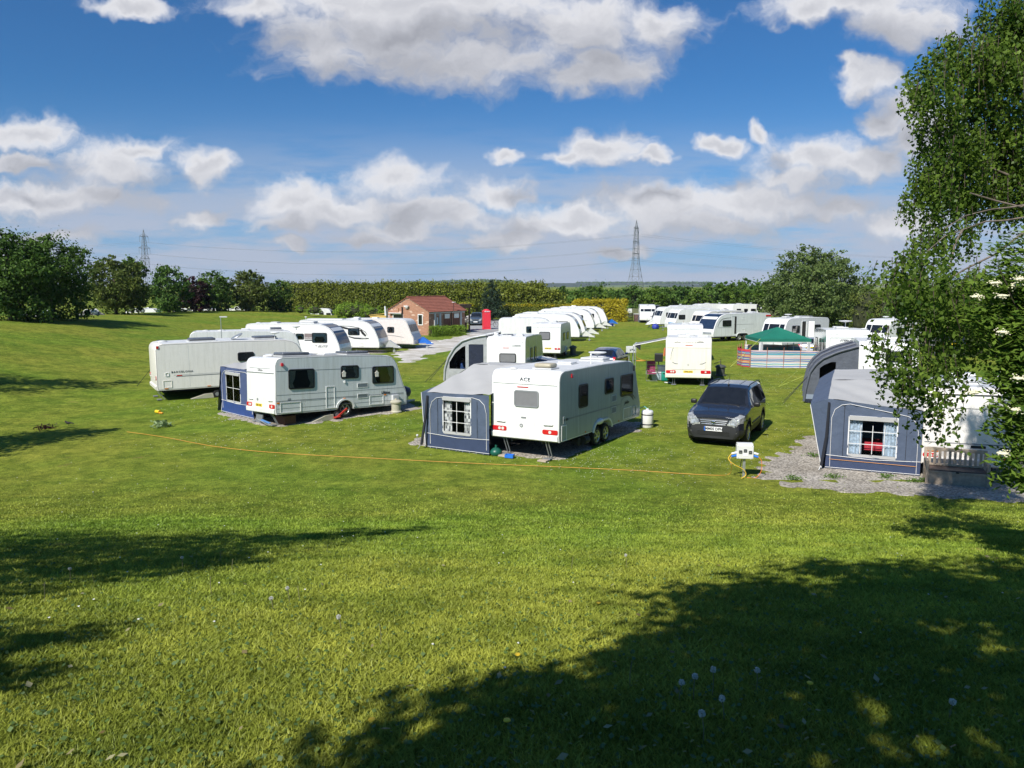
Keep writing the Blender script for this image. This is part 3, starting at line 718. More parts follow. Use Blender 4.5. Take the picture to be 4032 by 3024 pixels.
# ---- the nearest caravan: twin axle, blue awning
c, PR_, PL_, PB_ = caravan('large white twin axle caravan in the centre, blue awning on its left side', .39, 23.76, 30.4, 6.84, 2.42, .18, 1.46, nose='slant', lod=2, axles=(2.93, 3.66),
    side=SHADEALU, rear=dict(plate=(WPLATE, ''), pz=.705, px=-.07, zl=.73, lamp=(.53, .145), win=(.075, 1.72, .88, .52, 'grey'), wf=GREYTRIM, brake=(-.06, 2.08, .4), creases=(2.19,), hz=.96),
    wr=[(1.70, 1.71, .68, .76, 'dark'), (3.80, 1.84, .74, .54, 'blind'), (5.42, 1.73, 1.16, .78, 'blind')],
    text=[('b', 'ACE', .02, 2.32, .17, TEXTM, dict(sx=1.2, bold=.001)), ('r', 'Jubilee', 5.45, 1.09, .16, TEXTM, dict(shear=.35, bold=.004))],
    stripes=[('r', .5, 4.95, 1.09, .035, GREYTRIM), ('r', .3, .62, 1.085, .07, TEXTM)],
    door=[('r', 5.52, .69, .8, .42), ('r', .33, .68, .36, .5)],
    roof=[('m', -.6, .35, .13, WHITE), ('l', .35, .75, .6, .5, mat('tan_dome', (.42, .38, .28), .4), .14), ('l', .1, 2.8, .5, .5, WHITE, .05), ('d', .75, 3.3, .03, .3), ('d', .1, 5.3, .34, .25), ('l', .2, 4.9, .9, .7, LGREY, .08), ('l', -.2, 6.0, .6, .3, LGREY, .05)])
vent(c, PR_, 4.25, 1.36, .42, .24); vent(c, PR_, 4.25, .95, .42, .24)
ring(c, 'water_inlet', LGREY, PR_, 6.2, .69, .36, .36, .03, .04, d1=.02)
plate(c, 'marker_lamp', REDL, PR_, .85, 2.42, .09, .13, .02, d1=.03); plate(c, 'marker_lamp', BLACK, PR_, 6.1, 2.3, .11, .2, .02, d1=.03)
plate(c, 'side_marker', ORANGE, PR_, 1.9, .5, .07, .04, .01, d1=.012); plate(c, 'side_marker', ORANGE, PR_, 4.7, .5, .07, .04, .01, d1=.012)
plate(c, 'badge', GREYTRIM, PB_, -.11, .865, .12, .12, .06, d1=.012); plate(c, 'badge', LGREY, PB_, -.11, .86, .05, .05, .0, d0=.012, d1=.014, rot=R(45)); plate(c, 'badge', GREYTRIM, PB_, -.03, 1.12, .19, .05, .025, d1=.008)
ring(c, 'meter_hatch', LGREY, PR_, .33, 1.08, .14, .24, .02, .04, d1=.012)
vcurve(c, 'decal', TEXTM, PR_, [(5.3, 1.42), (5.6, 1.42), (5.9, 1.36), (6.15, 1.24), (6.3, 1.14)], .05); vcurve(c, 'decal', TEXTM, PR_, [(5.55, 1.36), (5.8, 1.32), (6.0, 1.22), (6.1, 1.12)], .09)
vcurve(c, 'decal', GREYTRIM, PR_, [(4.9, 1.16), (5.05, 1.26), (5.25, 1.3), (5.5, 1.27)], .02); vcurve(c, 'decal', GREYTRIM, PR_, [(6.05, 1.46), (6.25, 1.4), (6.35, 1.28), (6.36, 1.16)], .02)
MB().sphere((1.225, 3.05, .70), .3, (.25, 1, .35)).build('wheel_spat', WHITE, c, 60)
mv = empty('motor_mover', (0, 0, 0)); mv.parent = c; mv.matrix_parent_inverse = Matrix(); mv.matrix_local = Matrix.Translation((.75, 2.05, .02))
MB().box((0, 0, .22), (.5, .3, .2), bev=.04).cyl((.35, -.12, .18), (.35, .22, .18), .14).cyl((.1, -.25, .15), (.3, -.25, .15), .13).build('drive_unit', CHASSIS, mv)

# ---- second nearest: older single axle with ridged sides
c, PR_, PL_, PB_ = caravan('older white caravan with ridged pale sides and curtained windows, left of centre', -9.84, 29.76, 44.4, 6.3, 2.28, .04, 3.43, nose='slant', lod=2, axles=(3.12,), side=mat('ridged_aluminium', (.70, .73, .735), .28, grime=.18, var=.03, scale=1, coat=.3),
    rear=dict(plate=(YELLOW, 'SUE 114L'), px=-.15, pz=.72, zl=.72, lamp=(.4, .16), creases=(2.0,), cm=GREYTRIM, hz=.94),
    wr=[(1.13, 1.75, 1.14, .78, 'curtain'), (3.35, 1.94, .86, .54, 'curtain'), (5.02, 1.76, 1.12, .74, 'curtain')], roofm=DIRTROOF,
    text=[('b', 'Ultima', 0, 2.1, .15, GREYTRIM, dict(shear=.2)), ('r', 'Ultima', 5.14, .995, .17, TEXTM, dict(shear=.15, bold=.004)), ('r', 'EB', .56, .98, .12, GREYTRIM, dict(shear=.4))],
    stripes=[('r', .06, 5.6, 2.08, .016, GREYTRIM), ('r', .05, 6.1, 1.16, .014, GREYTRIM), ('r', .05, 6.1, .93, .022, GREYTRIM), ('r', .05, 6.1, .885, .010, GREYTRIM), ('r', .05, 6.1, .64, .012, GREYTRIM), ('b', -.85, .85, 2.17, .018, GREYTRIM)],
    door=[('r', .64, .67, .9, .42), ('r', 2.42, .95, .42, .9), ('r', 4.67, .71, .72, .4)],
    roof=[('m', -.3, .5, .2, WHITE), ('l', .3, 1.2, .75, 1.2, NAVYROOF, .12), ('l', -.35, .9, .6, .7, LGREY, .04), ('l', .2, 2.9, .5, .6, WHITE, .06), ('l', -.1, 4.3, .9, 1.1, NAVYROOF, .1)])
vent(c, PR_, 3.98, 1.36, .54, .2, WHITE); vent(c, PR_, 3.98, .92, .54, .2, WHITE)
for s in (.11, 3.08, 5.12): plate(c, 'side_marker', ORANGE, PR_, s, .86 if s < 4 else .9, .11, .055, .015, d1=.015)
plate(c, 'marker_lamp', REDL, PR_, .3, 2.33, .09, .13, .03, d1=.05); plate(c, 'badge', GREYTRIM, PB_, -.25, .94, .12, .1, .05, d1=.01)
MB().box((1.2, 5.62, .72), (.12, .34, .3), bev=.02).tube([(1.2, 5.6, .7), (1.35, 5.55, .66), (1.42, 5.5, .45), (1.45, 5.45, .4)], .03).build('gas_hose', LGREY, c)
for s, t in ((3.05, 1.86), (4.68, 1.80)):
    plate(c, 'window_ornament', CREAM, PR_, s, t - .03, .15, .16, .01, .03, .05); plate(c, 'window_ornament', CREAM, PR_, s, t + .09, 0, 0, shape=[(-.11, -.05), (.11, -.05), (0, .06)], d0=.03, d1=.05)
plate(c, 'clip', WCURT, PR_, 3.1, 1.55, .07, .12, .03, d1=.03)

# ---- the long cream one behind it
c, PR_, PL_, PB_ = caravan('long cream caravan with plain flank and roof dishes, leftmost on the field', -17.18, 36.62, 58.2, 7.25, 2.24, .1, -.43, nose='round', lod=2, axles=(3.4,), body=mat('ivory_gelcoat', (.76, .73, .68), .3), side=mat('ivory_side', (.84, .81, .77), .35, var=.02, grime=.10),
    rear=dict(zl=1.0, lamp=(.1, .2)), wr=[(4.08, 1.83, .78, .44, 'dark')], front_win=True,
    text=[('r', 'BARCELONA', 1.13, 1.26, .125, TEXTM, dict(space=1.3, bold=.002, sx=1.1))],
    stripes=[('r', .75, 3.4, 1.12, .02, LGREY), ('r', .85, 3.4, 1.05, .04, GREYTRIM), ('r', .88, 1.12, 1.09, .05, REDL)],
    door=[('r', .46, .71, .4, .36)],
    roof=[('m', -.2, .5, .24, LGREY), ('l', .3, 2.2, .7, 1.2, NAVYROOF, .12), ('l', .3, 5.2, .7, 1.1, NAVYROOF, .1), ('d', .85, 5.6, .24, .3), ('d', .4, 7.0, .0, .0) if False else ('m', .5, 4.9, .12, WHITE)])
MB().lathe([(.02, 0), (.28, .04), (.32, .08), (.3, .1), (.02, .07)], (0, 0, 0), 20, Matrix.Translation((.3, 3.9, 2.72)) @ Matrix.Rotation(R(28), 4, 'X')).build('satellite_dish', STEEL, c, 50)
plate(c, 'marker_lamp', REDL, PR_, .1, 2.46, .1, .12, .02, d1=.03); ring(c, 'socket_cover', WHITE, PR_, .46, 1.17, .17, .18, .03, .03, d1=.02)
for s in (.4, 2.3): plate(c, 'side_marker', ORANGE, PR_, s, .5, .16, .035, .01, d1=.012)

# ---- the back-to-camera cream one with a roll-out canopy
xa = (2714 - 2016) / FPX * 41.5
AV = (xa, 41.5, 12.5)
c, PR_, PL_, PB_ = caravan('cream backed caravan seen square from behind, grey roll-out canopy at its left', *AV, 6.2, 2.42, .0, 1.8, nose='slant', lod=2, axles=(3.3,), body=CREAM, side=ALU,
    rear=dict(plate=(YELLOW, 'YP03 JVG'), pz=.77, zl=.76, lamp=(.52, .16), brake=(.02, 2.2, .38), hz=-9, handles=False, creases=(2.08,), bm=CREAM),
    text=[('b', 'AVONDALE', .02, 2.36, .1, GREYTRIM, dict(space=1.35, sx=1.1))], wr=[(1.5, 1.7, .7, .6, 'dark'), (4.3, 1.7, .9, .6, 'dark')],
    roof=[('l', -.25, .6, .6, .35, WHITE, .06), ('l', .75, .9, .55, .4, WHITE, .06), ('l', .1, 2.2, .5, .5, LGREY, .08), ('l', -.3, 4.2, .7, .7, LGREY, .08)])
vcurve(c, 'decal', GREYTRIM, PB_, [(-.8, 2.35), (-.68, 2.46), (0, 2.48), (.68, 2.46), (.8, 2.35)], .014); vcurve(c, 'decal', GREYTRIM, PB_, [(-.75, 2.36), (-.6, 2.39), (-.42, 2.36)], .04); vcurve(c, 'decal', GREYTRIM, PB_, [(.42, 2.36), (.6, 2.39), (.78, 2.36)], .04)
plate(c, 'moulding', CREAM, PB_, 0, 1.47, 1.85, 1.16, .12, d0=-.03, d1=.018); vcurve(c, 'decal', GREYTRIM, PB_, [(-.93, 1.4), (-.92, 1.7), (-.84, 2.0), (-.78, 2.06)], .03, .02)
vcurve(c, 'decal', GREYTRIM, PB_, [(-.85, 1.28), (-.7, 1.2), (-.55, 1.19)], .05, .022); vcurve(c, 'decal', GREYTRIM, PB_, [(.6, 1.19), (.75, 1.2), (.92, 1.29)], .05, .022)
ring(c, 'badge', STEEL, PB_, 0, 1.15, .1, .1, .02, .05, d0=.015, d1=.026)
for s in (-1, 1): MB().sphere((s * 1.26, 6.3, 1.3), .1, (1, .6, 1.5)).build('towing_mirror', BLACK, c)

# ---- behind it, a plain white one, the big door-side one and the far rows
xb = (2698 - 2016) / FPX * 54.5
caravan('white caravan whose top shows just behind the cream backed one', xb, 54.5, 12.5, 6.3, 2.45, .03, 1.2, lod=1, rear=dict(win=(0, 1.6, 1.2, .5, 'dark'), creases=(2.3,)), nose='slant', stripes=[('b', -.8, .9, 2.36, .02, GREYTRIM)], roof=[('l', 0, 1.0, .5, .5, LGREY, .09), ('l', .5, 2.5, .5, .5, LGREY, .09)])
x, y = root_of(3034, 78, 240, 2.35, 'l')
c, PR_, PL_, PB_ = caravan('big white twin axle caravan with its door open and navy front glass, beyond the canopy', x, y, 240, 7.9, 2.35, .05, .4, nose='aero', lod=2, axles=(3.55, 4.4), side=ALU,
    wl=[(6.15, 1.7, 1.15, .6, 'dark')], stripes=[('l', 2.5, 5.2, 1.55, .025, GREYTRIM), ('l', 5.45, 7.3, 1.28, .035, GREYTRIM)],
    door=[('l', 3.9, 2.15, .4, .28), ('l', 3.9, .95, .4, .28), ('l', 2.1, .72, .9, .4)], roof=[('l', 0, 1.5, .7, .7, LGREY, .1), ('l', 0, 3.6, .7, .9, GREYTRIM, .1), ('l', 0, 5.4, .7, .9, GREYTRIM, .1), ('d', -.7, 6.9, .3, .2)])
ring(c, 'door_frame', LGREY, PL_, -5.2, 1.4, .72, 1.95, .03, .1, d1=.02); plate(c, 'doorway', mat('dark_interior', (.02, .018, .016), .9), PL_, -4.98, 1.5, .26, 1.7, .03, d1=.012)
plate(c, 'tail_lamp', REDL, PL_, -.42, 2.35, .75, .16, .03, d1=.02)
vcurve(c, 'decal', BLACK, PL_, [(-7.35, 1.35), (-7.15, 1.8), (-6.8, 2.1), (-6.2, 2.2), (-5.6, 2.22)], .05)
x, y = root_of(3263, 67.3, 237, 2.3, 'l')
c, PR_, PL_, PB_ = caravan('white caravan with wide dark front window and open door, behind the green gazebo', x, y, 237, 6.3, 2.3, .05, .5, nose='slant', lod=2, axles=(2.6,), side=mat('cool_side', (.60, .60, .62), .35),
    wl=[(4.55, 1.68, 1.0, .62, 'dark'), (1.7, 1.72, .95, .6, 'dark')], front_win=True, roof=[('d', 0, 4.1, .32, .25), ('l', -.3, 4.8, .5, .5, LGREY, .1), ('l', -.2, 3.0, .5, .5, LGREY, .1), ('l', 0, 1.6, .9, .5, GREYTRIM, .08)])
ring(c, 'door_frame', WHITE, PL_, -3.45, 1.4, .66, 1.95, .03, .1, d1=.02); plate(c, 'doorway', mat('dark_interior', (.02, .018, .016), .9), PL_, -3.5, 1.4, .5, 1.8, .03, d1=.012)
MB().box((-1.45, 2.85, 1.4), (.5, .05, 1.85), rz=R(15), bev=.02).build('door', WHITE, c)
x, y = root_of(3256, 46, 15, 2.4, 'l')
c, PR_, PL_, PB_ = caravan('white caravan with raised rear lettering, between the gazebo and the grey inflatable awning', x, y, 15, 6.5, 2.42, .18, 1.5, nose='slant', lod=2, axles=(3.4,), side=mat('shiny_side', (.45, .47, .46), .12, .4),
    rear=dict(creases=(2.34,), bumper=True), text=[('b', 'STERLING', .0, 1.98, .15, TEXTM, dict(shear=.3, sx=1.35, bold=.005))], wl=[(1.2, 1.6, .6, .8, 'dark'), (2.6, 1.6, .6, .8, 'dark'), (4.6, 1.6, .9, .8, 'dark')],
    roof=[('d', .25, 2.9, .4, .45), ('l', -.2, 1.2, .7, .7, LGREY, .1), ('l', -.2, 2.7, .6, .6, LGREY, .1), ('d', 1.0, .9, .2, .02)])
ring(c, 'rear_moulding', LGREY, PB_, 0, 1.4, 2.05, 1.55, .06, .12, d1=.012)
x, y = root_of(3694, 65, 245, 2.3, 'l')
caravan('white caravan half hidden by hanging birch leaves', x, y, 245, 6.4, 2.3, .05, .5, nose='slant', lod=1, axles=(2.8,), wl=[(1.5, 1.6, .9, .6, 'dark'), (4.6, 1.6, 1.0, .6, 'dark')], front_win=True, roof=[('d', 0, 5.0, .25, .15), ('l', 0, 3.6, .5, .7, LGREY, .1)])
x, y = root_of(3389, 34.5, 20, 2.42, 'l')
c, PR_, PL_, PB_ = caravan('plain white caravan back seen over the blue awning roof, beside the grey inflatable awning', x, y, 20, 6.3, 2.42, .32, 1.5, nose='slant', lod=2, axles=(3.2,), rear=dict(creases=()), text=[('b', 'BAILEY', -.12, 1.42, .1, GREYTRIM, dict(space=2.2, sx=1.1))],
    roof=[('l', -.45, .7, .8, .4, NAVYROOF, .08), ('l', .2, 1.6, .6, .6, WHITE, .1), ('l', 0, 3.6, .6, .6, LGREY, .1)], stripes=[('b', -.7, -.3, 2.35, .015, GREYTRIM)])
MB().tube([(-1.02, 0, 1.2), (-1.02, -.05, 1.22), (-1.02, -.05, 1.48), (-1.02, 0, 1.5)], .018).build('grab_handle', BLACK, c)
plate(c, 'rear_window', DGLASS, PB_, .25, 1.95, .75, .5, .08, d1=.02)
c, PR_, PL_, PB_ = caravan('white caravan behind the wooden bench, dappled with tree shadow', 12.69, 20.89, 24, 6.0, 2.36, .0, 2.5, nose='slant', lod=2, axles=(3.1,), body=mat('warm_gelcoat', (.74, .71, .67), .35), rear=dict(zl=.68, lamp=(.34, .12), creases=(2.42,), cm=mat('dark_moulding', (.1, .09, .08), .6), handles=False),  # upper rear moulding in dark brown
    stripes=[('b', -1.12, 1.12, 2.03, .02, GREYTRIM), ('b', -1.12, 1.12, 1.05, .03, GREYTRIM), ('b', -1.12, 1.12, .93, .012, LGREY)],
    roof=[('l', -.1, 1.6, .8, .6, LGREY, .12), ('d', .9, 2.2, .06, .3), ('l', .2, 4.2, .7, .7, WHITE, .12)])
plate(c, 'name_plate', BLACK, PB_, .2, .975, .36, .075, .02, d1=.012); window(c, PB_, .98, 1.72, .46, .62, 'grey', LGREY)
plate(c, 'door_latch', LGREY, PB_, -1.03, 1.22, .06, .18, .02, d1=.03); plate(c, 'warning_triangle', REDL, PB_, .98, .62, 0, 0, shape=[(-.12, -.09), (.12, -.09), (0, .12)], d0=.0, d1=.03); plate(c, 'warning_triangle', REDL, PB_, -.82, .62, 0, 0, shape=[(-.1, -.09), (.1, -.09), (0, .12)], d0=.0, d1=.03)
plate(c, 'indicator', ORANGE, PB_, .98, .8, .28, .06, .02, d1=.03); plate(c, 'indicator', ORANGE, PB_, -.9, .82, .28, .06, .02, d1=.03)

# ---- left row, noses towards the drive
x, y = root_of(745, 46, 70, 2.28, 'r')
caravan('white caravan directly behind the long cream one, front glass tinted blue', x, y, 70, 6.7, tilt=.6, nose='round', lod=1, axles=(3.3,), wr=[(3.2, 1.7, .9, .5, 'dark')], front_win=True, stripes=[('r', .3, 5.5, 2.2, .015, LGREY)],
        roof=[('m', .2, .9, .22), ('m', .2, 1.8, .24), ('l', .2, 3.2, .5, .5, WHITE, .08), ('l', .2, 5.0, .6, .7, NAVYROOF, .12), ('d', 1.0, 6.2, .25, .2)])
x, y = root_of(966, 56.6, 99, 2.3, 'r')
c, PR_, PL_, PB_ = caravan('white caravan with dark band between its side windows and navy front glass', x, y, 99, 7.3, 2.3, tilt=.3, nose='aero', lod=2, axles=(3.2, 4.0), side=WHITE,
        wr=[(4.25, 1.7, .62, .42, 'blind'), (5.75, 1.62, 1.15, .72, 'blind'), (1.6, 1.7, .7, .45, 'dark')], stripes=[('r', 2.4, 3.9, 1.72, .40, mat('band_brown', (.10, .09, .09), .4)), ('r', 4.6, 5.2, 1.72, .40, mat('band_mauve', (.22, .18, .18), .4)), ('r', 4.6, 5.3, 1.43, .09, TEXTM)],
        text=[('r', 'ELITE', 5.95, .99, .2, GREYTRIM, dict(shear=.4, sx=1.5, bold=.006)), ('r', 'EXPLORER', 4.9, 1.6, .11, WCURT, dict(sx=1.1))], door=[('r', 5.55, .62, .8, .3)], roof=[('m', .2, .6, .2), ('l', .3, 2.0, .6, .5, LGREY, .06), ('l', .2, 4.6, .8, 1.0, LGREY, .12)])
plate(c, 'decal', GREYTRIM, PR_, 5.42, 1.02, 0, 0, shape=[(-.05, .05), (.12, .05), (.12, -.05), (.05, 0)], d0=0, d1=.004)
x, y = root_of(1176, 62.8, 100, 2.3, 'r')
c, PR_, PL_, PB_ = caravan('white caravan with black swoosh round its front side window, fourth in the left row', x, y, 100, 6.9, 2.3, tilt=.2, nose='aero', lod=2, axles=(3.4,), side=WHITE, hitch=mat('grey_cover', (.5, .51, .52), .7),
        wr=[(4.75, 1.7, .98, .56, 'blind')], text=[('r', 'LASER', 5.55, 1.16, .12, LGREY, dict(sx=1.2, d=.012))], door=[('r', 4.3, .66, .62, .32), ('r', 5.35, .66, .35, .3)], roof=[('l', .1, 2.0, .8, 3.0, LGREY, .03), ('l', .2, 4.6, .6, .6, LGREY, .08), ('d', 1.0, .6, .1, .2)])
vcurve(c, 'decal', BLACK, PR_, [(3.5, 2.1), (4.0, 1.98), (4.4, 1.9)], .16); vcurve(c, 'decal', BLACK, PR_, [(3.4, 2.15), (4.4, 2.13), (5.2, 2.0), (5.75, 1.65), (5.9, 1.4)], .05); vcurve(c, 'decal', BLACK, PR_, [(5.3, 1.85), (5.5, 1.6), (5.75, 1.35)], .2); vcurve(c, 'decal', TEXTM, PR_, [(4.3, 1.3), (4.8, 1.17), (5.4, 1.15), (6.0, 1.16)], .12, .009)
x, y = root_of(1339, 67, 101, 2.3, 'r')
c, PR_, PL_, PB_ = caravan('pinkish cream caravan with white curtains and grey nose, next to the brick building', x, y, 101, 6.7, 2.3, tilt=0, nose='slant', lod=2, axles=(3.6,), body=CREAM2, side=mat('pink_cream', (.72, .66, .62), .35), front_win=True, zs=.97, hitch=BLUEC,
        wr=[(4.65, 1.62, .62, .5, 'white')], door=[('r', 5.3, .62, .22, .2), ('r', 5.65, .62, .15, .2)], roof=[('l', .1, 1.2, .5, .5, WHITE, .06), ('l', .1, 2.9, .5, .5, WHITE, .06), ('d', .3, 4.2, .06, .2)])
ribbon(c, 'front_moulding', SILVER, [(6.7 + a, b * .97) for a, b in NOSES['slant'][5:9]], -1.05, 1.05, .014); vcurve(c, 'decal', GREYTRIM, PR_, [(4.3, 1.15), (5.0, 1.1), (5.8, .98)], .05)

# ---- middle row beyond the drive
NV = ((1992 - 2016) / FPX * 42.5, 42.5, 12)
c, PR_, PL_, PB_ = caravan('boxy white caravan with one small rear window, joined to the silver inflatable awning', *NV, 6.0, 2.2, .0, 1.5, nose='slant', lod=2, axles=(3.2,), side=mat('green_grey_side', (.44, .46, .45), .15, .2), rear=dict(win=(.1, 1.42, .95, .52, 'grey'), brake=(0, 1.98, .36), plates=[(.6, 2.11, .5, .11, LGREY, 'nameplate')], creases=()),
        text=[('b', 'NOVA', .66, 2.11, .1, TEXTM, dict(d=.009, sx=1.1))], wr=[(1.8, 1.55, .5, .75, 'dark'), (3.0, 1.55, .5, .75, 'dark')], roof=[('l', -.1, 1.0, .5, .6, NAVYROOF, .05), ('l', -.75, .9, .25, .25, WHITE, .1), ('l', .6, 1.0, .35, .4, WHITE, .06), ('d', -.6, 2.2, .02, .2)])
for s_ in (-.92, .92):
    for z_ in (2.3, .62, 2.1 if s_ < 0 else 2.3): plate(c, 'fixing', GREYTRIM, PB_, s_, z_, .035, .035, .017, d1=.012)
x_ = (2150 - 2016) / FPX * 57
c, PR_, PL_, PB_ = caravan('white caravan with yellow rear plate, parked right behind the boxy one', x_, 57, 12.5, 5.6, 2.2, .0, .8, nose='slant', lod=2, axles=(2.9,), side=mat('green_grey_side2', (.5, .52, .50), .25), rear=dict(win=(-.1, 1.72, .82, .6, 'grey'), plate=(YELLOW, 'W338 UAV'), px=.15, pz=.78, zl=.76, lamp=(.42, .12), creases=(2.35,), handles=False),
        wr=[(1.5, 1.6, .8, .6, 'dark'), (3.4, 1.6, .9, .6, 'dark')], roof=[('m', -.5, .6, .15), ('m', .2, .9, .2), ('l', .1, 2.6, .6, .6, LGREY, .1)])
def mid(px, d, L, lab, yaw=100, nose='aero', win=((.72, 'dark'),), roof=None, hitch=None, lod=1, **kw):
    x, y = root_of(px, d, yaw, 2.3, 'r')
    return caravan(lab, x, y, yaw, L, 2.3, tilt=0, nose=nose, lod=lod, axles=(.5,), wr=[(f * L, 1.65, .95, .55, st) for f, st in win], roof=roof or [('l', .1, L * .3, .6, .6, WHITE, .08), ('m', .3, L * .6, .2)], hitch=hitch, side=WHITE, **kw)
mid(1963, 66, 4.9, 'short white caravan with curtained side window, partly behind the boxy ones', yaw=92, nose='round', win=((.58, 'blind'),), front_win=True)
mid(2024, 76, 6.5, 'white caravan with long dark side window, first of the far middle row', win=((.6, 'dark'), (.75, 'dark')), stripes=[('r', 3.4, 5.3, 1.65, .5, BLACK)], hitch=WHITE)
mid(2053, 81, 6.7, 'white caravan with navy front glass, second of the far middle row', hitch=WHITE)
mid(2128, 92, 6.4, 'white caravan outlined by a black window curve, third of the far middle row', hitch=WHITE, stripes=[('r', 3.2, 5.6, 1.25, .05, GREYTRIM)])
mid(2163, 97, 6.4, 'white caravan fourth along the far middle row', win=((.55, 'dark'), (.8, 'dark')), hitch=WHITE)
mid(2198, 103, 6.5, 'white caravan at the far end of the middle row, before the golden hedge', hitch=BLUEC)

# ---- far right rows
def far(px, d, yaw, L, lab, nose='slant', body=WHITE, wl=((.3, .8), (.75, 1.0)), side='l', **kw):
    x, y = root_of(px, d, yaw, 2.3, side)
    kk = dict(wl=[(f * L, 1.65, w, .55, 'dark') for f, w in wl]) if side == 'l' else dict(wr=[(f * L, 1.65, w, .55, 'dark') for f, w in wl])
    return caravan(lab, x, y, yaw, L, 2.3, tilt=0, nose=nose, lod=1, axles=(.45,), body=body, side=body, front_win=True, roof=kw.pop('roof', [('l', .1, L * .3, .6, .6, LGREY, .08), ('d', .3, L * .65, .2, .12)]), **kk, **kw)
far(2930, 87, 240, 6.2, 'cream nosed caravan tucked behind the big twin axle one', body=CREAM2)
far(2834, 94.2, 250, 6.4, 'white caravan with a bright striped screen round its base, far right row', wl=((.45, 1.0), (.85, .9)))
far(2776, 101.6, 255, 6.6, 'white caravan with dark square window beside a blue hitch cover, far right row', wl=((.35, .8), (.8, .85)), hitch=WHITE)
far(2800, 109, 255, 6.4, 'low white caravan roof just showing in the far right row')
xq = (2541 - 2016) / FPX * 118
c, PR_, PL_, PB_ = caravan('white caravan facing us with three front windows, at the far end of the field', xq, 118, 187, 5.6, 2.25, .0, 0, nose='round', lod=1, axles=(.5,), front_win=True, roof=[('m', 0, 4.5, .2)])
far(2752, 117, 78, 5.6, 'white caravan at the back beside a grey car roof', side='r', nose='round', wl=((.45, .8), (.78, .9)))
far(2880, 116, 80, 5.2, 'white caravan with black front stripe, furthest right at the back', side='r', nose='round', wl=((.2, .7), (.42, .6), (.65, .8), (.85, .6)), stripes=[('r', 3.9, 4.5, 2.1, .9, BLACK)])
# ---- lower field behind the left bank: only roofs and flanks show
for (px, d, yaw, L, lab) in [(38, 84, 88, 5.2, 'white caravan roof beyond the bank, behind the leftmost dark trees'), (262, 92, 82, 5.0, 'white caravan roof beyond the bank between two thin trunks'), (500, 118, 85, 5, 'sliver of white caravan under the fourth dark tree crown'),
                             (690, 136, 88, 5.2, 'sliver of white caravan behind the purple leaved tree'), (772, 138, 88, 5, 'sliver of white caravan right of the purple leaved tree'), (893, 140, 88, 4, 'sliver of white caravan between the two smallest dark trees'), (1222, 136, 86, 4.1, 'white caravan showing between round bushes in front of the tall hedge')]:
    zz_ = CAMH - ({38: 1246, 262: 1243}.get(px, 1214) - 1125) / FPX * d - 2.62; x, y = root_of(px, d, yaw, 2.3, 'r'); caravan(lab, x, y, yaw, L, 2.3, tilt=0, nose='round', z0=zz_, lod=0, axles=(.5,), wr=[(.5 * L, 1.6, .8, .5, 'plain'), (.8 * L, 1.6, .8, .5, 'plain')], side=WHITE, aframe=False, front_win=True)

# ------------------------------------------------------------------ foliage
L_OAK = leaf_mat('leaf_chestnut', (.020, .054, .010), (.14, .24, .045), .3, .008)
L_MID = leaf_mat('leaf_mid', (.030, .080, .015), (.16, .27, .055), .3, .008)
L_OLIVE = leaf_mat('leaf_olive', (.045, .080, .015), (.19, .22, .05), .3, .008)
L_COPPER = leaf_mat('leaf_copper', (.012, .006, .008), (.075, .025, .030), .2, .02)
L_BIRCH = leaf_mat('leaf_birch', (.030, .078, .010), (.225, .33, .05), .5, .010)
L_ELDER = leaf_mat('leaf_elder', (.035, .090, .012), (.22, .33, .05), .45, .010)
L_HEDGE = leaf_mat('leaf_conifer_hedge', (.048, .074, .010), (.27, .30, .045), .25, .01)
L_GOLD = leaf_mat('leaf_golden_hedge', (.20, .17, .015), (.62, .52, .035), .25, .01)
L_BOX = leaf_mat('leaf_box', (.10, .18, .02), (.29, .43, .055), .25, .008)
L_PINE = leaf_mat('leaf_pine', (.014, .030, .018), (.055, .09, .05), .1, .01)
L_SILV = leaf_mat('leaf_silvery', (.050, .090, .022), (.21, .28, .085), .35, .01)
BARK = mat('bark', (.075, .06, .045), .95, var=.35, scale=12, bump=.02, bscale=18)
BBARK = mat('birch_bark', (.15, .12, .095), .8, var=.5, scale=9)
def unit(n):
    d = rng.normal(size=(n, 3)); return d / np.linalg.norm(d, axis=1, keepdims=True)
def leaves_mesh(name, pos, out, size, m, parent, tint, asp=.6, rand=.9, up=.25, hang=0):
    n = len(pos); nrm = out * .6 + unit(n) * rand + np.array([0, 0, up]); nrm /= np.linalg.norm(nrm, axis=1, keepdims=True)
    a = np.cross(nrm, unit(n)) + np.array([0, 0, -hang]); a -= nrm * (a * nrm).sum(1, keepdims=True); a /= np.linalg.norm(a, axis=1, keepdims=True) + 1e-9
    b = np.cross(nrm, a); s = (size * rng.uniform(.65, 1.35, n))[:, None] / 2
    v = np.stack([pos - a * s, pos - b * s * asp - a * s * .1, pos + a * s, pos + b * s * asp - a * s * .1], 1).reshape(-1, 3)
    return raw(name, v, np.arange(4 * n).reshape(-1, 4), m, parent, attr=np.repeat(np.clip(tint, 0, 1), 4))
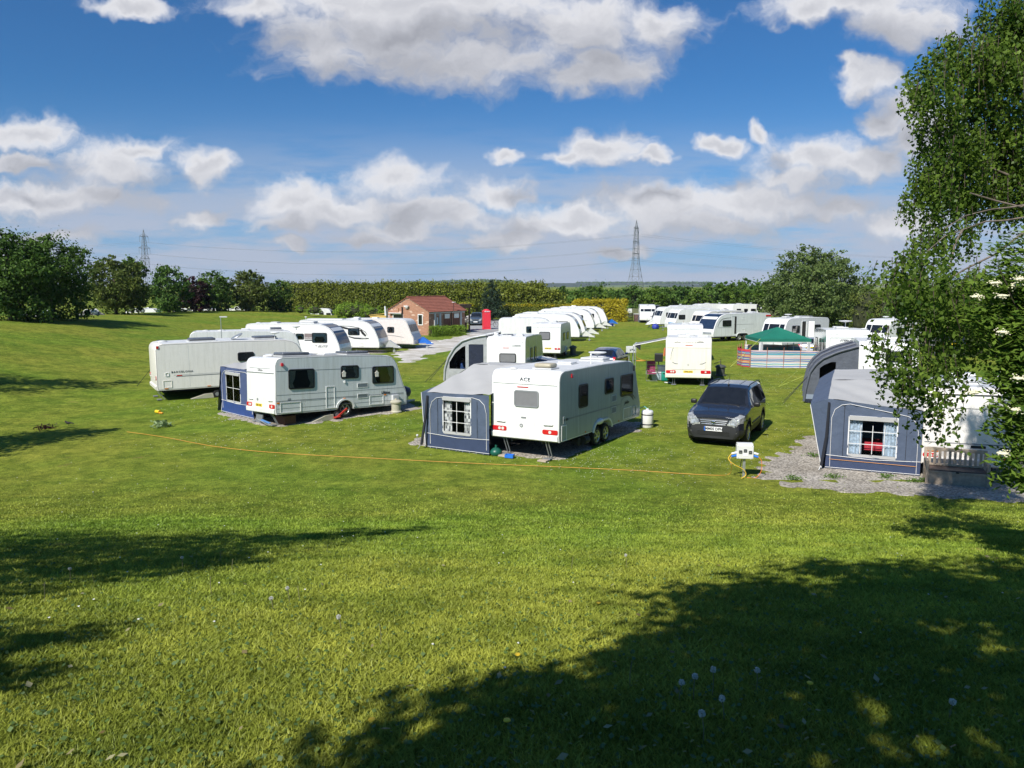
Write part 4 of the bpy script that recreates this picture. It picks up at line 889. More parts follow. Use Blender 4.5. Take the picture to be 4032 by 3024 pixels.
def crown(name, blobs, n, size, m, parent=None, per=36, spread=.17, inner=.5, asp=.6, up=.25, hang=0, tmean=.42, flat=.7, noiseamp=.18):
    P, O, T = [], [], []
    w = np.array([(b[3] * b[4] * b[5]) ** (2 / 3) for b in blobs]); w /= w.sum()
    for b, ww in zip(blobs, w):
        c = np.array(b[:3]); r = np.array(b[3:6]); k = max(3, int(n * ww / per)); d = unit(k)
        ph = d @ np.array([3.1, 4.3, 2.7]) + c.sum()
        rad = (1 - np.abs(rng.normal(0, .28, k)).clip(0, inner)) * (1 + noiseamp * np.sin(ph * 1.7) * np.cos(ph * 2.9)) * np.where(rng.random(k) < .1, 1.12, 1)
        cc = c + d * r * rad[:, None]; sp = spread * (r.prod() ** (1 / 3)) * rng.uniform(.6, 1.3, k)
        off = rng.normal(size=(k, per, 3)) * sp[:, None, None] * np.array([1, 1, flat])
        P.append((cc[:, None] + off).reshape(-1, 3)); O.append(np.repeat(d, per, 0))
        T.append(np.repeat(rng.normal(tmean, .17, k), per) + rng.normal(0, .13, k * per))
    P, O, T = map(np.concatenate, (P, O, T))
    return leaves_mesh(name, P, O, size, m, parent, T, asp, up=up, hang=hang)
def limbs(name, base, h, r, tips, m, parent, lean=(0, 0)):
    mb = MB(); b = Vector(base); top = b + Vector((lean[0], lean[1], h))
    mb.tube([b + Vector((0, 0, -.2)), b.lerp(top, .3) + Vector((r * .4, 0, 0)), b.lerp(top, .65), top], [r * 1.25, r, r * .75, r * .35], 9)
    for t in tips:
        t = Vector(t); f = min(.85, max(.25, (t.z - b.z) * .55 / h)); s = b.lerp(top, f); mm = s.lerp(t, .5) + Vector((0, 0, .12 * (t - s).length))
        mb.tube([s, mm, t], [r * .45, r * .28, r * .1], 6)
    return mb.build(name, m, parent, 50)
def tree(label, x, y, h, blobs, n, size, m, group=None, cat='tree', tr=.2, name='tree', z=None, bark=BARK, **kw):
    z = h1(x, y) if z is None else z
    rt = empty(name, (x, y, z), 0, label, cat, group)
    o = crown('crown', blobs, n, size, m, rt, **kw)
    tips = [(b[0], b[1], b[2]) for b in blobs][:7]
    limbs('trunk', (0, 0, 0), h, tr, tips, bark, rt)
    return rt
def blobset(R0, z0, z1, k, rr=.5, seed=0, squash=.8):
    r = random.Random(seed); H_ = z1 - z0; out = [(0, 0, (z0 + z1) / 2, R0 * .8, R0 * .8, H_ * .42)]
    for i in range(k):
        a = i * 2.4 + r.uniform(-.4, .4); t = (i + .5) / k; prof = math.sin(math.pi * (.18 + .74 * t)) ** .8
        rb = R0 * rr * r.uniform(.75, 1.15) * (1 - .35 * t); q = R0 * prof - rb * .6
        out.append((q * math.cos(a), q * math.sin(a), z0 + H_ * (.1 + .85 * t) - rb * .3, rb, rb, rb * squash))
    return out
# left line of dark trees, on the bank
def ltree(px, d, topy, wpx, m, lab, seed, n=9000, size=.3, low=.9, **kw):
    x, y, _ = at(px, 1200, d); z = h1(x, y); top = CAMH + (1125 - topy) / FPX * d - z; Rr = wpx / 2 / FPX * d
    return tree(lab, x, y, top * .8, blobset(Rr, low, top, 11, .5, seed), n, size, m, 'trees along the left bank', z=z, **kw)
ltree(45, 66, 900, 340, L_OAK, 'tall dark broadleaf tree at the very left edge of the bank', 1, 19000, .27, .75, tr=.3)
ltree(205, 72, 915, 300, L_OAK, 'big dark tree with a loose airy top, second along the bank', 2, 15000, .25, .9, tr=.22)
ltree(300, 76, 990, 130, L_MID, 'slim wispy tree right of the two biggest bank trees', 12, 2600, .22, 1.2, tr=.13, tmean=.5)
ltree(455, 100, 1000, 225, L_OLIVE, 'olive green round tree left of the distant pylon', 3, 11000, .32, .3, tmean=.38)
ltree(520, 106, 1010, 140, L_OAK, 'narrow dark tree pressed against the olive green one', 4, 6000, .34, .5)
ltree(665, 116, 1035, 160, L_MID, 'dark green tree in front of the foot of the left pylon', 5, 8000, .36, .3, tmean=.35)
ltree(765, 124, 1085, 120, L_COPPER, 'purple leaved tree between green neighbours on the bank', 6, 5000, .36, .2)
ltree(840, 128, 1064, 160, L_OAK, 'round dense tree just right of the purple leaved one', 7, 8000, .36, .2, tmean=.5)
ltree(985, 134, 1058, 165, L_OLIVE, 'tall mixed green tree with a wispy peak, second from the right end of the bank', 8, 8000, .38, .2, tmean=.4)
ltree(1100, 140, 1104, 130, L_OAK, 'small round dark tree ending the row at the tall hedge', 9, 6000, .36, .1, tmean=.42)
# hedges
def hedge(label, name, a, b, width, h, n, size, m, top=None, group=None, rnd=.5, seed=0, per=20, bump=.35):
    a, b = np.array(a, float), np.array(b, float); Ln = np.linalg.norm(b - a); d = (b - a) / Ln; nn = np.array([-d[1], d[0]])
    rt = empty(name, (*((a + b) / 2), 0), 0, label, 'hedge', group); mid_ = (a + b) / 2
    k = n // per; u = rng.random(k) * Ln; wt = np.array([h, h * .35, width]); f = rng.choice(3, k, p=wt / wt.sum())
    s = np.where(f == 0, -1, np.where(f == 1, 1, rng.uniform(-1, 1, k))) * width / 2; zz = np.where(f == 2, h, rng.random(k) * h)
    ends = rng.random(k) < .06; u = np.where(ends, np.where(rng.random(k) < .5, 0, Ln), u)
    rz = np.clip((zz - (h - rnd)) / rnd, 0, 1); s = s * (1 - .45 * rz ** 2)
    bm = bump * (np.sin(u * 1.9 + zz * 1.3) + np.sin(u * .83 + 2) + np.sin(zz * 3.1 + u * .4)) / 3 
    s = s + np.sign(s) * bm; zz = zz + (f == 2) * bm
    P = np.concatenate([(a - mid_)[None] + d[None] * u[:, None] + nn[None] * s[:, None], zz[:, None]], 1)
    O = np.zeros((k, 3)); O[:, :2] = np.where(f[:, None] == 2, 0, np.sign(s)[:, None] * nn); O[:, 2] = (f == 2)
    P = (P[:, None] + rng.normal(size=(k, per, 3)) * size * np.array([1.0, 1.0, 1.1])).reshape(-1, 3); P[:, 2] = np.abs(P[:, 2]); O = np.repeat(O, per, 0)
    T = np.repeat(rng.normal(.45, .18, k), per) + rng.normal(0, .12, k * per)
    leaves_mesh('foliage', P, O, size, m, rt, T)
    # solid dark filler, shade between the leaves put into its colour
    mb = MB(); mb.box((0, 0, h * .47), (Ln - .3, max(.2, width - .5), h * .92), rz=math.atan2(d[1], d[0]))
    bmesh.ops.subdivide_edges(mb.bm, edges=mb.bm.edges[:], cuts=6); mb.build('stems_or_core', mat('shaded_core', (.03, .035, .012), .95, var=.4, scale=3), rt)
    if top:  # separate leaf layer along the top, in its own colour
        k2 = n // 3; u = rng.random(k2) * Ln; s = rng.uniform(-.5, .5, k2) * width * .95
        P = np.concatenate([(a - mid_)[None] + d[None] * u[:, None] + nn[None] * s[:, None], (h + rng.normal(.08, size * .5, k2) + bump * .4 * np.sin(u * 1.9))[:, None]], 1)
        leaves_mesh('top_leaves', P, np.tile([0, 0, 1.0], (k2, 1)), size, top, rt, rng.normal(.6, .2, k2))
    return rt
X = lambda px, d: ((px - 2016) / FPX * d, d)
hedge('tall clipped olive green conifer hedge behind the brick building', 'hedge', X(1135, 150), X(2130, 132), 2.6, 5.35, 60000, .34, L_HEDGE, per=26, bump=.22)
crn = X(2120, 130); rt = empty('bush', (*crn, 0), 0, 'tall rounded conifer clump at the right end of the tall hedge', 'hedge')
crown('foliage', [(-4, 1, 2.2, 4.2, 2.6, 3.4), (0, 0, 2.3, 4.2, 2.8, 3.2), (2.2, 0, 1.8, 2.4, 2.4, 3.0)], 16000, .4, L_HEDGE, rt, tmean=.5); MB().cyl((0, 0, 0), (0, 0, 2), .3).build('stems_or_core', BARK, rt)
hedge('long low golden topped hedge behind the yard', 'hedge', X(1985, 126), X(2290, 122), 1.8, 2.15, 15000, .22, L_HEDGE, L_GOLD, per=16, bump=.12)
hedge('bright golden hedge block at the end of the middle caravan row', 'hedge', X(2265, 119), X(2462, 117), 2.2, 2.9, 14000, .22, L_GOLD, L_GOLD, per=16, bump=.15)
hedge('short dark golden topped hedge between building and pine', 'hedge', X(1822, 118), X(1876, 117), 2.0, 2.5, 5000, .22, L_HEDGE, L_GOLD, per=16, bump=.1)
a, b = X(1697, 82.0), X(1822, 84.6); hedge('small bright green clipped hedge along the brick building wall', 'hedge', a, b, .8, .95, 9000, .09, L_BOX, per=14, rnd=.25, bump=.04)
def bush(px, d, w, h, lab, m=L_BOX, n=5000, size=.16, z=None, cat='bush', base=None):
    x, y = X(px, d); z = h1(x, y) if z is None else z; rt = empty('bush', (x, y, z), 0, lab, cat, None)
    r = w / 2; crown('foliage', [(0, 0, h * .35, r * .8, r * .7, h * .62), (-r * .45, 0, h * .3, r * .55, r * .6, h * .5), (r * .45, .1, h * .3, r * .55, r * .6, h * .5)], n, size, m, rt, tmean=.5, noiseamp=.05, spread=.12)
    MB().sphere((0, 0, h * .3), 1, (r * .72, r * .6, h * .5)).build('stems_or_core', mat('shaded_core', (.03, .035, .012), .95), rt); return rt  # dark filler ball, inner shade of the bush put into its colour
bush(1395, 118, 6.4, 2.1, 'wide rounded light green bush left of the yellow shed', n=9000, size=.2, z=.9); bush(1465, 117, 4, 1.9, 'rounded green bush merging with the wide one beside the yellow shed', z=.6, n=5000, size=.2)
bush(1240, 128, 2.7, 1.2, 'low dome shaped bush in front of the tall hedge', z=1.0, n=2500); bush(1187, 130, 1.8, 1.1, 'smallest round bush, at the left end of the tall hedge', z=1.05, n=1800); bush(1540, 110, 3, 2.6, 'dark green bush peeping over the left roof slope of the brick building', n=2500)
# pine
x, y = X(1938, 121); rt = empty('pine_tree', (x, y, 0), 0, 'dark blue green pine standing behind the red telephone box', 'tree')
bl = []
for i in range(9):
    t = i / 8; r_ = 2.35 * (1 - t) ** .75 + .35
    for k in range(4): a_ = k * 1.57 + i * .8; bl.append((r_ * .5 * math.cos(a_), r_ * .5 * math.sin(a_), .9 + 5.0 * t, r_ * .6, r_ * .6, .45))
crown('crown', bl, 9000, .3, L_PINE, rt, per=18, spread=.25, asp=.28, up=.6); MB().cyl((0, 0, 0), (0, 0, 5.8), .2, .05).build('trunk', BARK, rt)
# green belt beyond the far right rows
bt = [(2215, 1128, 90), (2270, 1140, 70), (2345, 1120, 150), (2430, 1142, 90), (2500, 1128, 120), (2570, 1134, 110), (2640, 1128, 120), (2690, 1122, 110), (2745, 1134, 90), (2800, 1112, 110), (2850, 1108, 100), (2885, 1100, 100), (2935, 1094, 110), (2985, 1106, 110), (3020, 1110, 100)]
words = ['first', 'second', 'third', 'fourth', 'fifth', 'sixth', 'seventh', 'eighth', 'ninth', 'tenth', 'eleventh', 'twelfth', 'thirteenth', 'fourteenth', 'fifteenth']
for i, (px, ty, w) in enumerate(bt):
    d = 172 - (i % 3) * 8; x, y = X(px, d); top = CAMH + (1125 - ty) / FPX * d
    tree('leafy green tree, %s from the left in the belt behind the far caravans' % words[i], x, y, top * .7, blobset(w * 1.25 / 2 / FPX * d, -.2, top, 8, .5, 40 + i), 4200, .5, [L_MID, L_MID, L_ELDER][i % 3], 'trees in the belt beyond the far caravans', z=0, tmean=.42)
hedge('continuous dark scrub filling the belt under the far trees', 'hedge', X(2200, 178), X(3300, 160), 4, 3.6, 26000, .5, L_MID, per=26, bump=.9)
# rough bank in front of the belt
def bank():
    xs_ = np.linspace(8, 60, 70); ys_ = np.linspace(136, 158, 12)
    o = grid_mesh('rough_bank', xs_, ys_, lambda x, y: 1.15 * np.sin(np.pi * np.clip((y - 136) / 22, 0, 1)) * sst(x, 8, 18) + .12 * np.sin(x * 1.7) * np.sin(y), mat('rough_grass', (.115, .125, .045), .95, var=.4, scale=1.2, bump=.1, bscale=3), z=-.08); tag(o, kind='structure')
bank()
# large round tree, right
x, y = X(3205, 104); top = CAMH + (1125 - 968) / FPX * 104
big = blobset(7.0, -.3, 9.6, 22, .42, 77) + [(-3.0, 0, 9.0, 1.9, 1.9, 1.7), (-1.2, 0, 9.4, 1.6, 1.6, 1.4), (2.2, 0, 8.6, 1.8, 1.8, 1.4), (3.9, 0, 7.2, 1.5, 1.5, 1.2), (5.6, 0, 4.2, 1.6, 1.6, 2), (-6.4, 0, 5.6, .9, .9, .9)]
tree('large rounded silvery green tree rising behind the gazebo caravans', x, y, 8, big, 34000, .34, L_SILV, tr=.3, tmean=.45)
for px, d, w, h, lab, m in [(3415, 92, 5, 6.0, 'rounded olive bush just right of the large silvery tree', L_OLIVE), (3500, 80, 4.5, 5.6, 'scrubby brownish green bush behind the birch half hidden caravan', L_OLIVE), (3600, 76, 6, 6.4, 'thick green bush behind the hanging birch twigs', L_MID), (3760, 72, 8, 6.6, 'dark leafy bush behind the dark off-roader', L_MID), (3900, 60, 6, 7.2, 'tall feathery tree tip showing through the birch gap', L_SILV), (4020, 66, 9, 6, 'broad dark bush at the right edge behind the elder', L_MID)]:
    bush(px, d, w, h, lab, m, 6000, .24, z=0, cat='bush')
# birch at the right edge
def birch():
    bx, by = 10.6, 13.0; z = h1(bx, by)
    rt = empty('birch_tree', (bx, by, z), 0, 'birch with hanging leafy twigs filling the right edge', 'tree'); base = np.array([bx, by, z])
    S = [(3640, 250, 11.0, 60, 90), (3600, 330, 10.6, 45, 70), (3720, 220, 11.3, 90, 90), (3830, 260, 11.0, 100, 110), (3950, 300, 11.4, 120, 140), (3650, 420, 11.0, 60, 90), (3700, 520, 10.8, 80, 100), (3800, 480, 11.6, 120, 130), (3930, 560, 11.2, 120, 150),
         (3620, 620, 10.7, 55, 70), (3680, 690, 11.1, 90, 90), (3620, 760, 10.8, 50, 60), (3770, 700, 11.2, 100, 100), (3880, 740, 11.5, 110, 80), (3990, 700, 11.0, 90, 120), (3650, 840, 11.0, 55, 50), (3590, 720, 10.6, 25, 60),
         (3920, 60, 11.5, 80, 90), (4020, 130, 11.2, 110, 160), (3870, 10, 11.6, 40, 50), (3960, 160, 11.8, 100, 90), (4080, 20, 11.4, 150, 150),
         (3640, 930, 10.8, 80, 45), (3700, 900, 11.2, 60, 50), (3590, 960, 10.5, 50, 45), 
         (3560, 1060, 10.3, 65, 75), (3640, 1080, 10.6, 90, 80), (3510, 1140, 10.0, 50, 60), (3590, 1170, 10.3, 80, 80), (3690, 1170, 10.6, 90, 100), (3620, 1250, 10.4, 60, 50), (3740, 1260, 10.7, 90, 60), (3540, 1010, 10.2, 35, 30), (3455, 1042, 9.9, 22, 12),
         (3500, 1320, 9.8, 45, 25), (3560, 1330, 9.9, 60, 40), (3480, 1400, 9.6, 25, 35), (3520, 1410, 9.7, 45, 50), (3545, 1470, 9.7, 35, 30), (3620, 1400, 10.0, 60, 70), (3590, 1500, 9.8, 40, 40), (3640, 1540, 9.8, 35, 40), (3650, 1600, 9.7, 18, 35), (3690, 1470, 10.0, 30, 36), (3700, 1380, 10.4, 70, 50), 
         (3800, 1320, 10.6, 60, 40), (3850, 1180, 10.9, 100, 90), (3800, 1080, 10.9, 60, 60)]
    P, O, T, BR = [], [], [], MB()
    for (px, py, d, rx, ry) in S:
        px += 52 if py < 1290 else 14; d = d + (1.8 if py < 780 else (1.2 if py < 1000 else 0)); c = at(px, py, d); r = np.array([rx / FPX * d, .6, ry / FPX * d]); sparse = 1.0 if py < 800 else (.7 if py < 1290 else .42)
        ns = int((rx * ry) / 5200 * (58 if py < 780 else 40) * sparse) + 7
        for k in range(ns):       # drooping twigs
            q = rng.normal(size=3) * .55; q = q / max(1, np.linalg.norm(q)); s = c + q * r * np.array([1, 1.4, 1]); ln = rng.uniform(.22, .55)
            sw = rng.normal(0, .06, 2) + np.array([.03, 0]); m = int(ln / .021)
            t = np.linspace(0, 1, m)[:, None]; path = s + np.array([sw[0] * 1.5, sw[1], 0]) * t + np.array([0, 0, -1]) * ln * t
            pts = path + rng.normal(0, .035, (m, 3)); P.append(pts); O.append(unit(m) * .6); tt = rng.normal(.42, .18); T.append(np.full(m, tt) + rng.normal(0, .15, m))
            if k % 3 == 0: BR.tube([tuple(path[0] - base + [0, 0, .05]), tuple(path[m // 2] - base), tuple(path[-1] - base)], [.006, .004, .002], 3)
    P, O, T = map(np.concatenate, (P, O, T)); P = P - base
    leaves_mesh('leaves', P, O, .064, L_BIRCH, rt, T, asp=.72, rand=1.0, up=.1, hang=.9)
    # the rest of the crown outside the picture, and the limbs
    more = [(9.4, 11.0, 8.6, 1.6, 1.6, 2.2), (9.6, 11.6, 11.5, 2.2, 2, 2.2), (8.6, 10.4, 12.6, 1.8, 1.6, 1.5), (10.6, 12.6, 7.5, 1.6, 1.5, 2.0), (11.5, 11.0, 10, 1.6, 1.6, 2.4), (9.8, 13.2, 10.0, 1.4, 1.4, 2)]
    crown('outer_leaves', [(a + 1.2 - bx, b + 2.0 - by, c - z, d_, e, f_) for a, b, c, d_, e, f_ in more], 13000, .07, L_BIRCH, rt, asp=.72, hang=.6)
    tp = lambda px, py, d: Vector(at(px, py, d) - base)
    mb = MB(); mb.tube([(0, 0, -.3), (-.15, 0, 2.5), (-.3, .1, 5.0), (-.6, .2, 7.5), (-.8, 0, 10.5)], [.16, .13, .1, .07, .02], 9)
    mb.tube([(-.15, 0, 3.2), tuple(tp(4030, 640, 12.9)), tuple(tp(3975, 500, 12.9)), tuple(tp(3940, 420, 12.9))], [.05, .035, .025, .012], 7)
    mb.tube([(-.1, 0, 2.9), tuple(tp(4000, 700, 12.6)), tuple(tp(3900, 660, 12.6)), tuple(tp(3860, 600, 12.6))], [.03, .02, .012, .006], 6)
    for k_, pts in enumerate([[(4060, 850), (3960, 868), (3880, 872), (3790, 905), (3720, 930), (3650, 990)], [(4060, 800), (3990, 815), (3900, 825), (3800, 850), (3720, 900)], [(4050, 800), (4020, 815), (3920, 790), (3820, 760)], [(3790, 905), (3760, 960), (3740, 1050)], [(4050, 900), (3920, 1000), (3800, 1060), (3650, 1150), (3560, 1300), (3520, 1380)], [(3650, 1150), (3640, 1350), (3620, 1500)]]):
        mb.tube(([(-.1 - .03 * k_, 0, 2.0 + .65 * k_)] if pts[0][0] > 4000 else []) + [tuple(tp(px, py, 11.6 - .0022 * (py - 800 if py > 800 else 0))) for px, py in pts], ([.03] if pts[0][0] > 4000 else []) + [max(.004, .017 - .0024 * i) for i in range(len(pts))], 6)
    mb.build('trunk', BBARK, rt, 50); BR.build('twigs', mat('twig', (.07, .05, .04), .8), rt)['kind'] = 'stuff'
birch()
def elder():
    ex, ey = 7.35, 9.7; z = h1(ex, ey); rt = empty('elder_bush', (ex, ey, z), 0, 'elder bush with cream flower heads at the lower right edge', 'bush'); base = np.array([ex, ey, z])
    S = [(4000, 980, 9.4, 70, 80), (3960, 1080, 9.3, 60, 70), (4040, 1150, 9.0, 110, 120), (3930, 1180, 9.3, 70, 70), (3880, 1120, 9.5, 45, 40), (3990, 1280, 9.0, 90, 90), (3900, 1290, 9.2, 60, 50), (4030, 1420, 8.8, 100, 110), (3960, 1390, 9.0, 60, 60), (3930, 1490, 8.9, 60, 35), (3990, 1520, 8.8, 60, 60),
         (3960, 1600, 8.7, 55, 45), (4020, 1650, 8.6, 70, 80), (3955, 1700, 8.7, 40, 30), (4000, 1760, 8.6, 50, 60), (3985, 1830, 8.5, 55, 45), (4030, 1890, 8.5, 50, 60), (4100, 1500, 8.8, 150, 400), (4000, 1890, 8.5, 30, 40), (4060, 1300, 9.0, 90, 250), (3850, 1230, 9.4, 50, 40)]
    P, O, T, F = [], [], [], MB()
    for (px, py, d, rx, ry) in S:
        c = at(px, py, d); r = np.array([rx / FPX * d, .35, ry / FPX * d])
        for k in range(int(rx * ry / 5200 * 66) + 6):     # compound leaves: pairs of leaflets on a stalk
            q = unit(1)[0] * rng.random() ** .45; s = c + q * r; dr = unit(1)[0] * [1, 1, .35] + [-.3, -.4, -.15]; dr /= np.linalg.norm(dr); sd = np.cross(dr, [0, 0, 1]); sd /= np.linalg.norm(sd) + 1e-6
            tt = rng.normal(.5, .2)
            for j, (al, sg) in enumerate([(.0, 1), (.0, -1), (.07, 1), (.07, -1), (.14, 0)]):
                P.append(s + dr * (al + (.05 if sg == 0 else 0)) + sd * sg * .045); O.append([0, -.3, 1.0]); T.append(tt + rng.normal(0, .08))
    for k in range(2600):     # the side of the bush away from the picture
        q = unit(1)[0] * rng.random() ** .4; P.append(base + np.array([.6, .3, 1.9]) + q * [1.1, 1.1, 1.9]); O.append([0, -.2, 1.0]); T.append(rng.normal(.5, .2))
    P = np.array(P) - base; leaves_mesh('leaves', P, np.array(O), .10, L_ELDER, rt, np.array(T), asp=.36, rand=.55, up=.3)
    mb = MB()
    for k in range(9):
        t = at(3930 + 40 * (k % 3), 1050 + 95 * k, 8.8) - base; mb.tube([(rng.normal(0, .12), rng.normal(0, .12), -.2), tuple(np.array([rng.normal(.1, .2), rng.normal(0, .2), .7]) + t * .35), tuple(t * [.8, .8, .85] + [0, 0, .1]), tuple(t)], [.028, .02, .013, .005], 6)
    mb.build('stems_or_core', BARK, rt, 50)
    for (px, py, d) in [(3918, 1115, 8.9), (3845, 1168, 8.95), (3948, 1165, 8.8), (4015, 1100, 8.7), (3945, 1308, 8.7), (4010, 1490, 8.5), (4002, 1614, 8.4), (3947, 1785, 8.3), (3835, 1545, 9.0), (4000, 1125, 8.8)]:
        c = at(px, py, d) - base; mb = MB(); mb.sphere(tuple(c), .06, (1, 1, .32), 10)
        for k in range(46):
            q = rng.normal(size=3) * [.036, .036, .018]; mb.sphere(tuple(c + q), .008, (1, 1, .8), 5)
        mb.build('flower_head', mat('elder_flower', (.72, .68, .48), .8), rt)
elder()
# trees beside and behind the viewer: they stand outside the picture and throw the shade across the slope
def shade_tree(lab, x, y, top, blobs, n=9000, size=.16, m=L_MID):
    z = h1(x, y); return tree(lab, x, y, top, [(a - x, b - y, c - z, d, e, f) for a, b, c, d, e, f in blobs], n, size, m, 'trees beside the viewpoint', z=z, tr=.22, per=40, spread=.2)
shade_tree('broad tree over the viewpoint shading the lower right lawn', -1.5, -4.5, 7.5, [(-.5, 1.2, 8.8, 1.2, 1.2, 1.0), (1.1, 1.3, 9.0, 1.3, 1.2, 1.1), (2.7, 1.1, 9.2, 1.3, 1.2, 1.1), (-1.4, .1, 8.8, 1.1, 1.1, 1.1), (-2.5, -1.3, 8.8, 1.2, 1.0, 1.0), (-3.2, -2.3, 8.8, 1.1, .9, 1.0), (-.1, -.7, 9.2, 1.6, 1.5, 1.2), (1.7, -.9, 9.4, 1.6, 1.5, 1.2),  (-1.0, -2.7, 9.4, 1.6, 1.5, 1.2), (.8, -3.0, 9.6, 1.6, 1.6, 1.2), (3.3, -.9, 9.4, 1.5, 1.4, 1.2), (2.6, -2.9, 9.6, 1.5, 1.4, 1.2)], 36000, .17)
shade_tree('tree right of the viewpoint shading the right lawn', 9.0, -3.5, 7, [(5.0, -1.6, 8.6, 2.2, 2.0, 1.8), (7.4, -.8, 9.0, 2.2, 2.0, 1.8), (9.5, -.4, 9.0, 2.2, 2, 2), (6.6, -3.4, 10, 2.4, 2, 2), (8.6, 2.4, 8.6, 1.0, 1.0, .8)], 12000, .17)
shade_tree('spreading tree left of the viewpoint', -11.0, 3.0, 6, [(-7.9, 3.9, 9.0, 1.1, 1.3, 1.2), (-10.0, 3.4, 9.0, 2.0, 2.3, 1.4), (-12.6, 2.9, 9.0, 2.3, 2.8, 1.6), (-9.8, 1.6, 8.6, 1.7, 1.7, 1.3), (-8.4, 1.3, 8.6, 1.3, 1.2, 1.1), (-7.6, 2.4, 8.9, 1.0, 1.0, 1.0), (-8.0, 3.9, 10.4, .8, .7, .8), (-7.6, 3.8, 11.4, .5, .4, .7), (-9.6, 3.4, 7.4, 1.2, 1.2, 1.0)], 17000, .16)
shade_tree('leafy tree left behind the viewpoint dappling the near left corner', -6.4, -1.4, 3.4, [(-5.5, .2, 7.4, .6, .45, .45), (-5.9, -.6, 7.2, .8, .4, .4), (-5.1, -1.0, 7.6, .4, .3, .3), (-6.3, .4, 7.8, .8, .5, .5)], 3600, .13)
shade_tree('left bank tree outside the view, nearer of two', -21.0, 20.5, 6, [(-21.3, 20.5, 5.8, 1.8, 1.9, 1.7), (-20.8, 20.9, 7.4, 1.4, 1.4, 1.1), (-22.8, 19.8, 6.3, 1.8, 1.8, 1.8), (-20.2, 21.4, 8.1, .7, .6, .5)], 8000, .2)
shade_tree('left bank tree outside the view, farther of two', -29.0, 32.5, 6, [(-28.6, 32.5, 6.5, 2.1, 1.9, 2.0), (-27.6, 33.4, 8.4, 1.7, 1.5, 1.2), (-30.5, 32, 7, 2, 2, 2), (-26.6, 34.4, 9.2, .9, .6, .5)], 8000, .2)

# ------------------------------------------------------------------ far hills
def hills():
    m = bpy.data.materials.new('far_fields'); m.use_nodes = True; nt = m.node_tree; N, L = nt.nodes, nt.links; B = N['Principled BSDF']; B.inputs['Roughness'].default_value = .95
    g = N.new('ShaderNodeNewGeometry'); v = N.new('ShaderNodeTexVoronoi'); v.inputs['Scale'].default_value = .0022; mp = N.new('ShaderNodeMapping'); mp.inputs['Scale'].default_value = (1, .35, 1); L.new(g.outputs['Position'], mp.inputs[0]); L.new(mp.outputs[0], v.inputs[0])
    r = N.new('ShaderNodeValToRGB'); r.color_ramp.interpolation = 'CONSTANT'; L.new(v.outputs['Color'], r.inputs[0]); e = r.color_ramp.elements
    e[0].color = (.02, .04, .02, 1); e[1].position = .35; e[1].color = (.10, .15, .045, 1); e.new(.6).color = (.22, .2, .09, 1); e.new(.8).color = (.13, .17, .05, 1)
    L.new(r.outputs[0], B.inputs['Base Color'])
    xs_ = np.linspace(-3000, 5200, 140); ys_ = np.linspace(3000, 5200, 18)
    def hf(x, y):
        u = x / y; e_ = 16 * np.exp(-((u + .03) / .10) ** 2) + 12 * np.exp(-((u - .17) / .16) ** 2) + 40 * np.exp(-((u - .62) / .16) ** 2) + 3 + 5 * np.sin(x * .0031) * np.sin(x * .0011 + 1)
        return np.maximum(e_, 0) * sst(y, 3000, 4300) - 1
    o = grid_mesh('hills', xs_, ys_, hf, m); tag(o, kind='structure')
hills()
w_ = empty('far_wood', (0, 4200, 0)); w_['kind'] = 'stuff'
k = 2600; xx = np.concatenate([rng.uniform(-560, 60, 1300), rng.uniform(350, 1100, 1300)]); yy = rng.uniform(4150, 4300, k)
P = np.stack([xx, yy - 4200, 6 + rng.uniform(0, 15, k) * np.where(xx < 100, np.exp(-((xx + 180) / 240) ** 2) + .35, .5) + np.where(xx < 100, 12, 10)], -1)
leaves_mesh('trees', P, np.tile([0, -1.0, .5], (k, 1)), 16, L_OAK, w_, rng.normal(.4, .1, k))

# ------------------------------------------------------------------ pylons and wires
PYM = mat('pylon_steel', (.17, .18, .19), .7)
def pylon(x, y, label, ang):
    rt = empty('pylon', (x, y, -1), 0, label, 'pylon', 'electricity pylons'); rt.rotation_euler = (0, 0, ang); mb = MB(); r_ = .15
    wid = lambda z: 11 - (11 - 4.4) * z / 22 if z < 22 else (4.4 - 2.0 * (z - 22) / 22 if z < 44 else 2.4 * max(0.02, (53 - z) / 9))
    lv = [0, 7, 13, 18, 22, 26, 29.5, 33, 36.5, 40, 43, 46, 48.5, 53]
    for a, b in zip(lv, lv[1:]):
        wa, wb = wid(a) / 2, wid(b) / 2; C4 = [(-1, -1), (1, -1), (1, 1), (-1, 1)]
        for i, (sx, sy) in enumerate(C4):
            tx, ty = C4[(i + 1) % 4]; mb.cyl((sx * wa, sy * wa, a), (sx * wb, sy * wb, b), r_, n=4)
            mb.cyl((sx * wa, sy * wa, a), (tx * wb, ty * wb, b), .07, n=4); mb.cyl((tx * wa, ty * wa, a), (sx * wb, sy * wb, b), .07, n=4); mb.cyl((sx * wb, sy * wb, b), (tx * wb, ty * wb, b), .07, n=4)
    mb.build('lattice', PYM, rt)
    for z, l in ((47, 5.2), (37.5, 6.6), (29, 5.6)):
        mb = MB(); w = wid(z) / 2
        for s in (-1, 1):
            for q in (-1, 1): mb.cyl((s * w, q * w, z), (s * l, 0, z + .3), .16, n=4)
            mb.cyl((s * w, 0, z + 2.4), (s * l, 0, z + .3), .14, n=4); mb.cyl((s * l, 0, z + .3), (s * l, 0, z - 4.4), .12, n=5)
        mb.build('cross_arm', PYM, rt)
p1, p2, p3 = (89, 560), (-308, 654), (760, 1010)
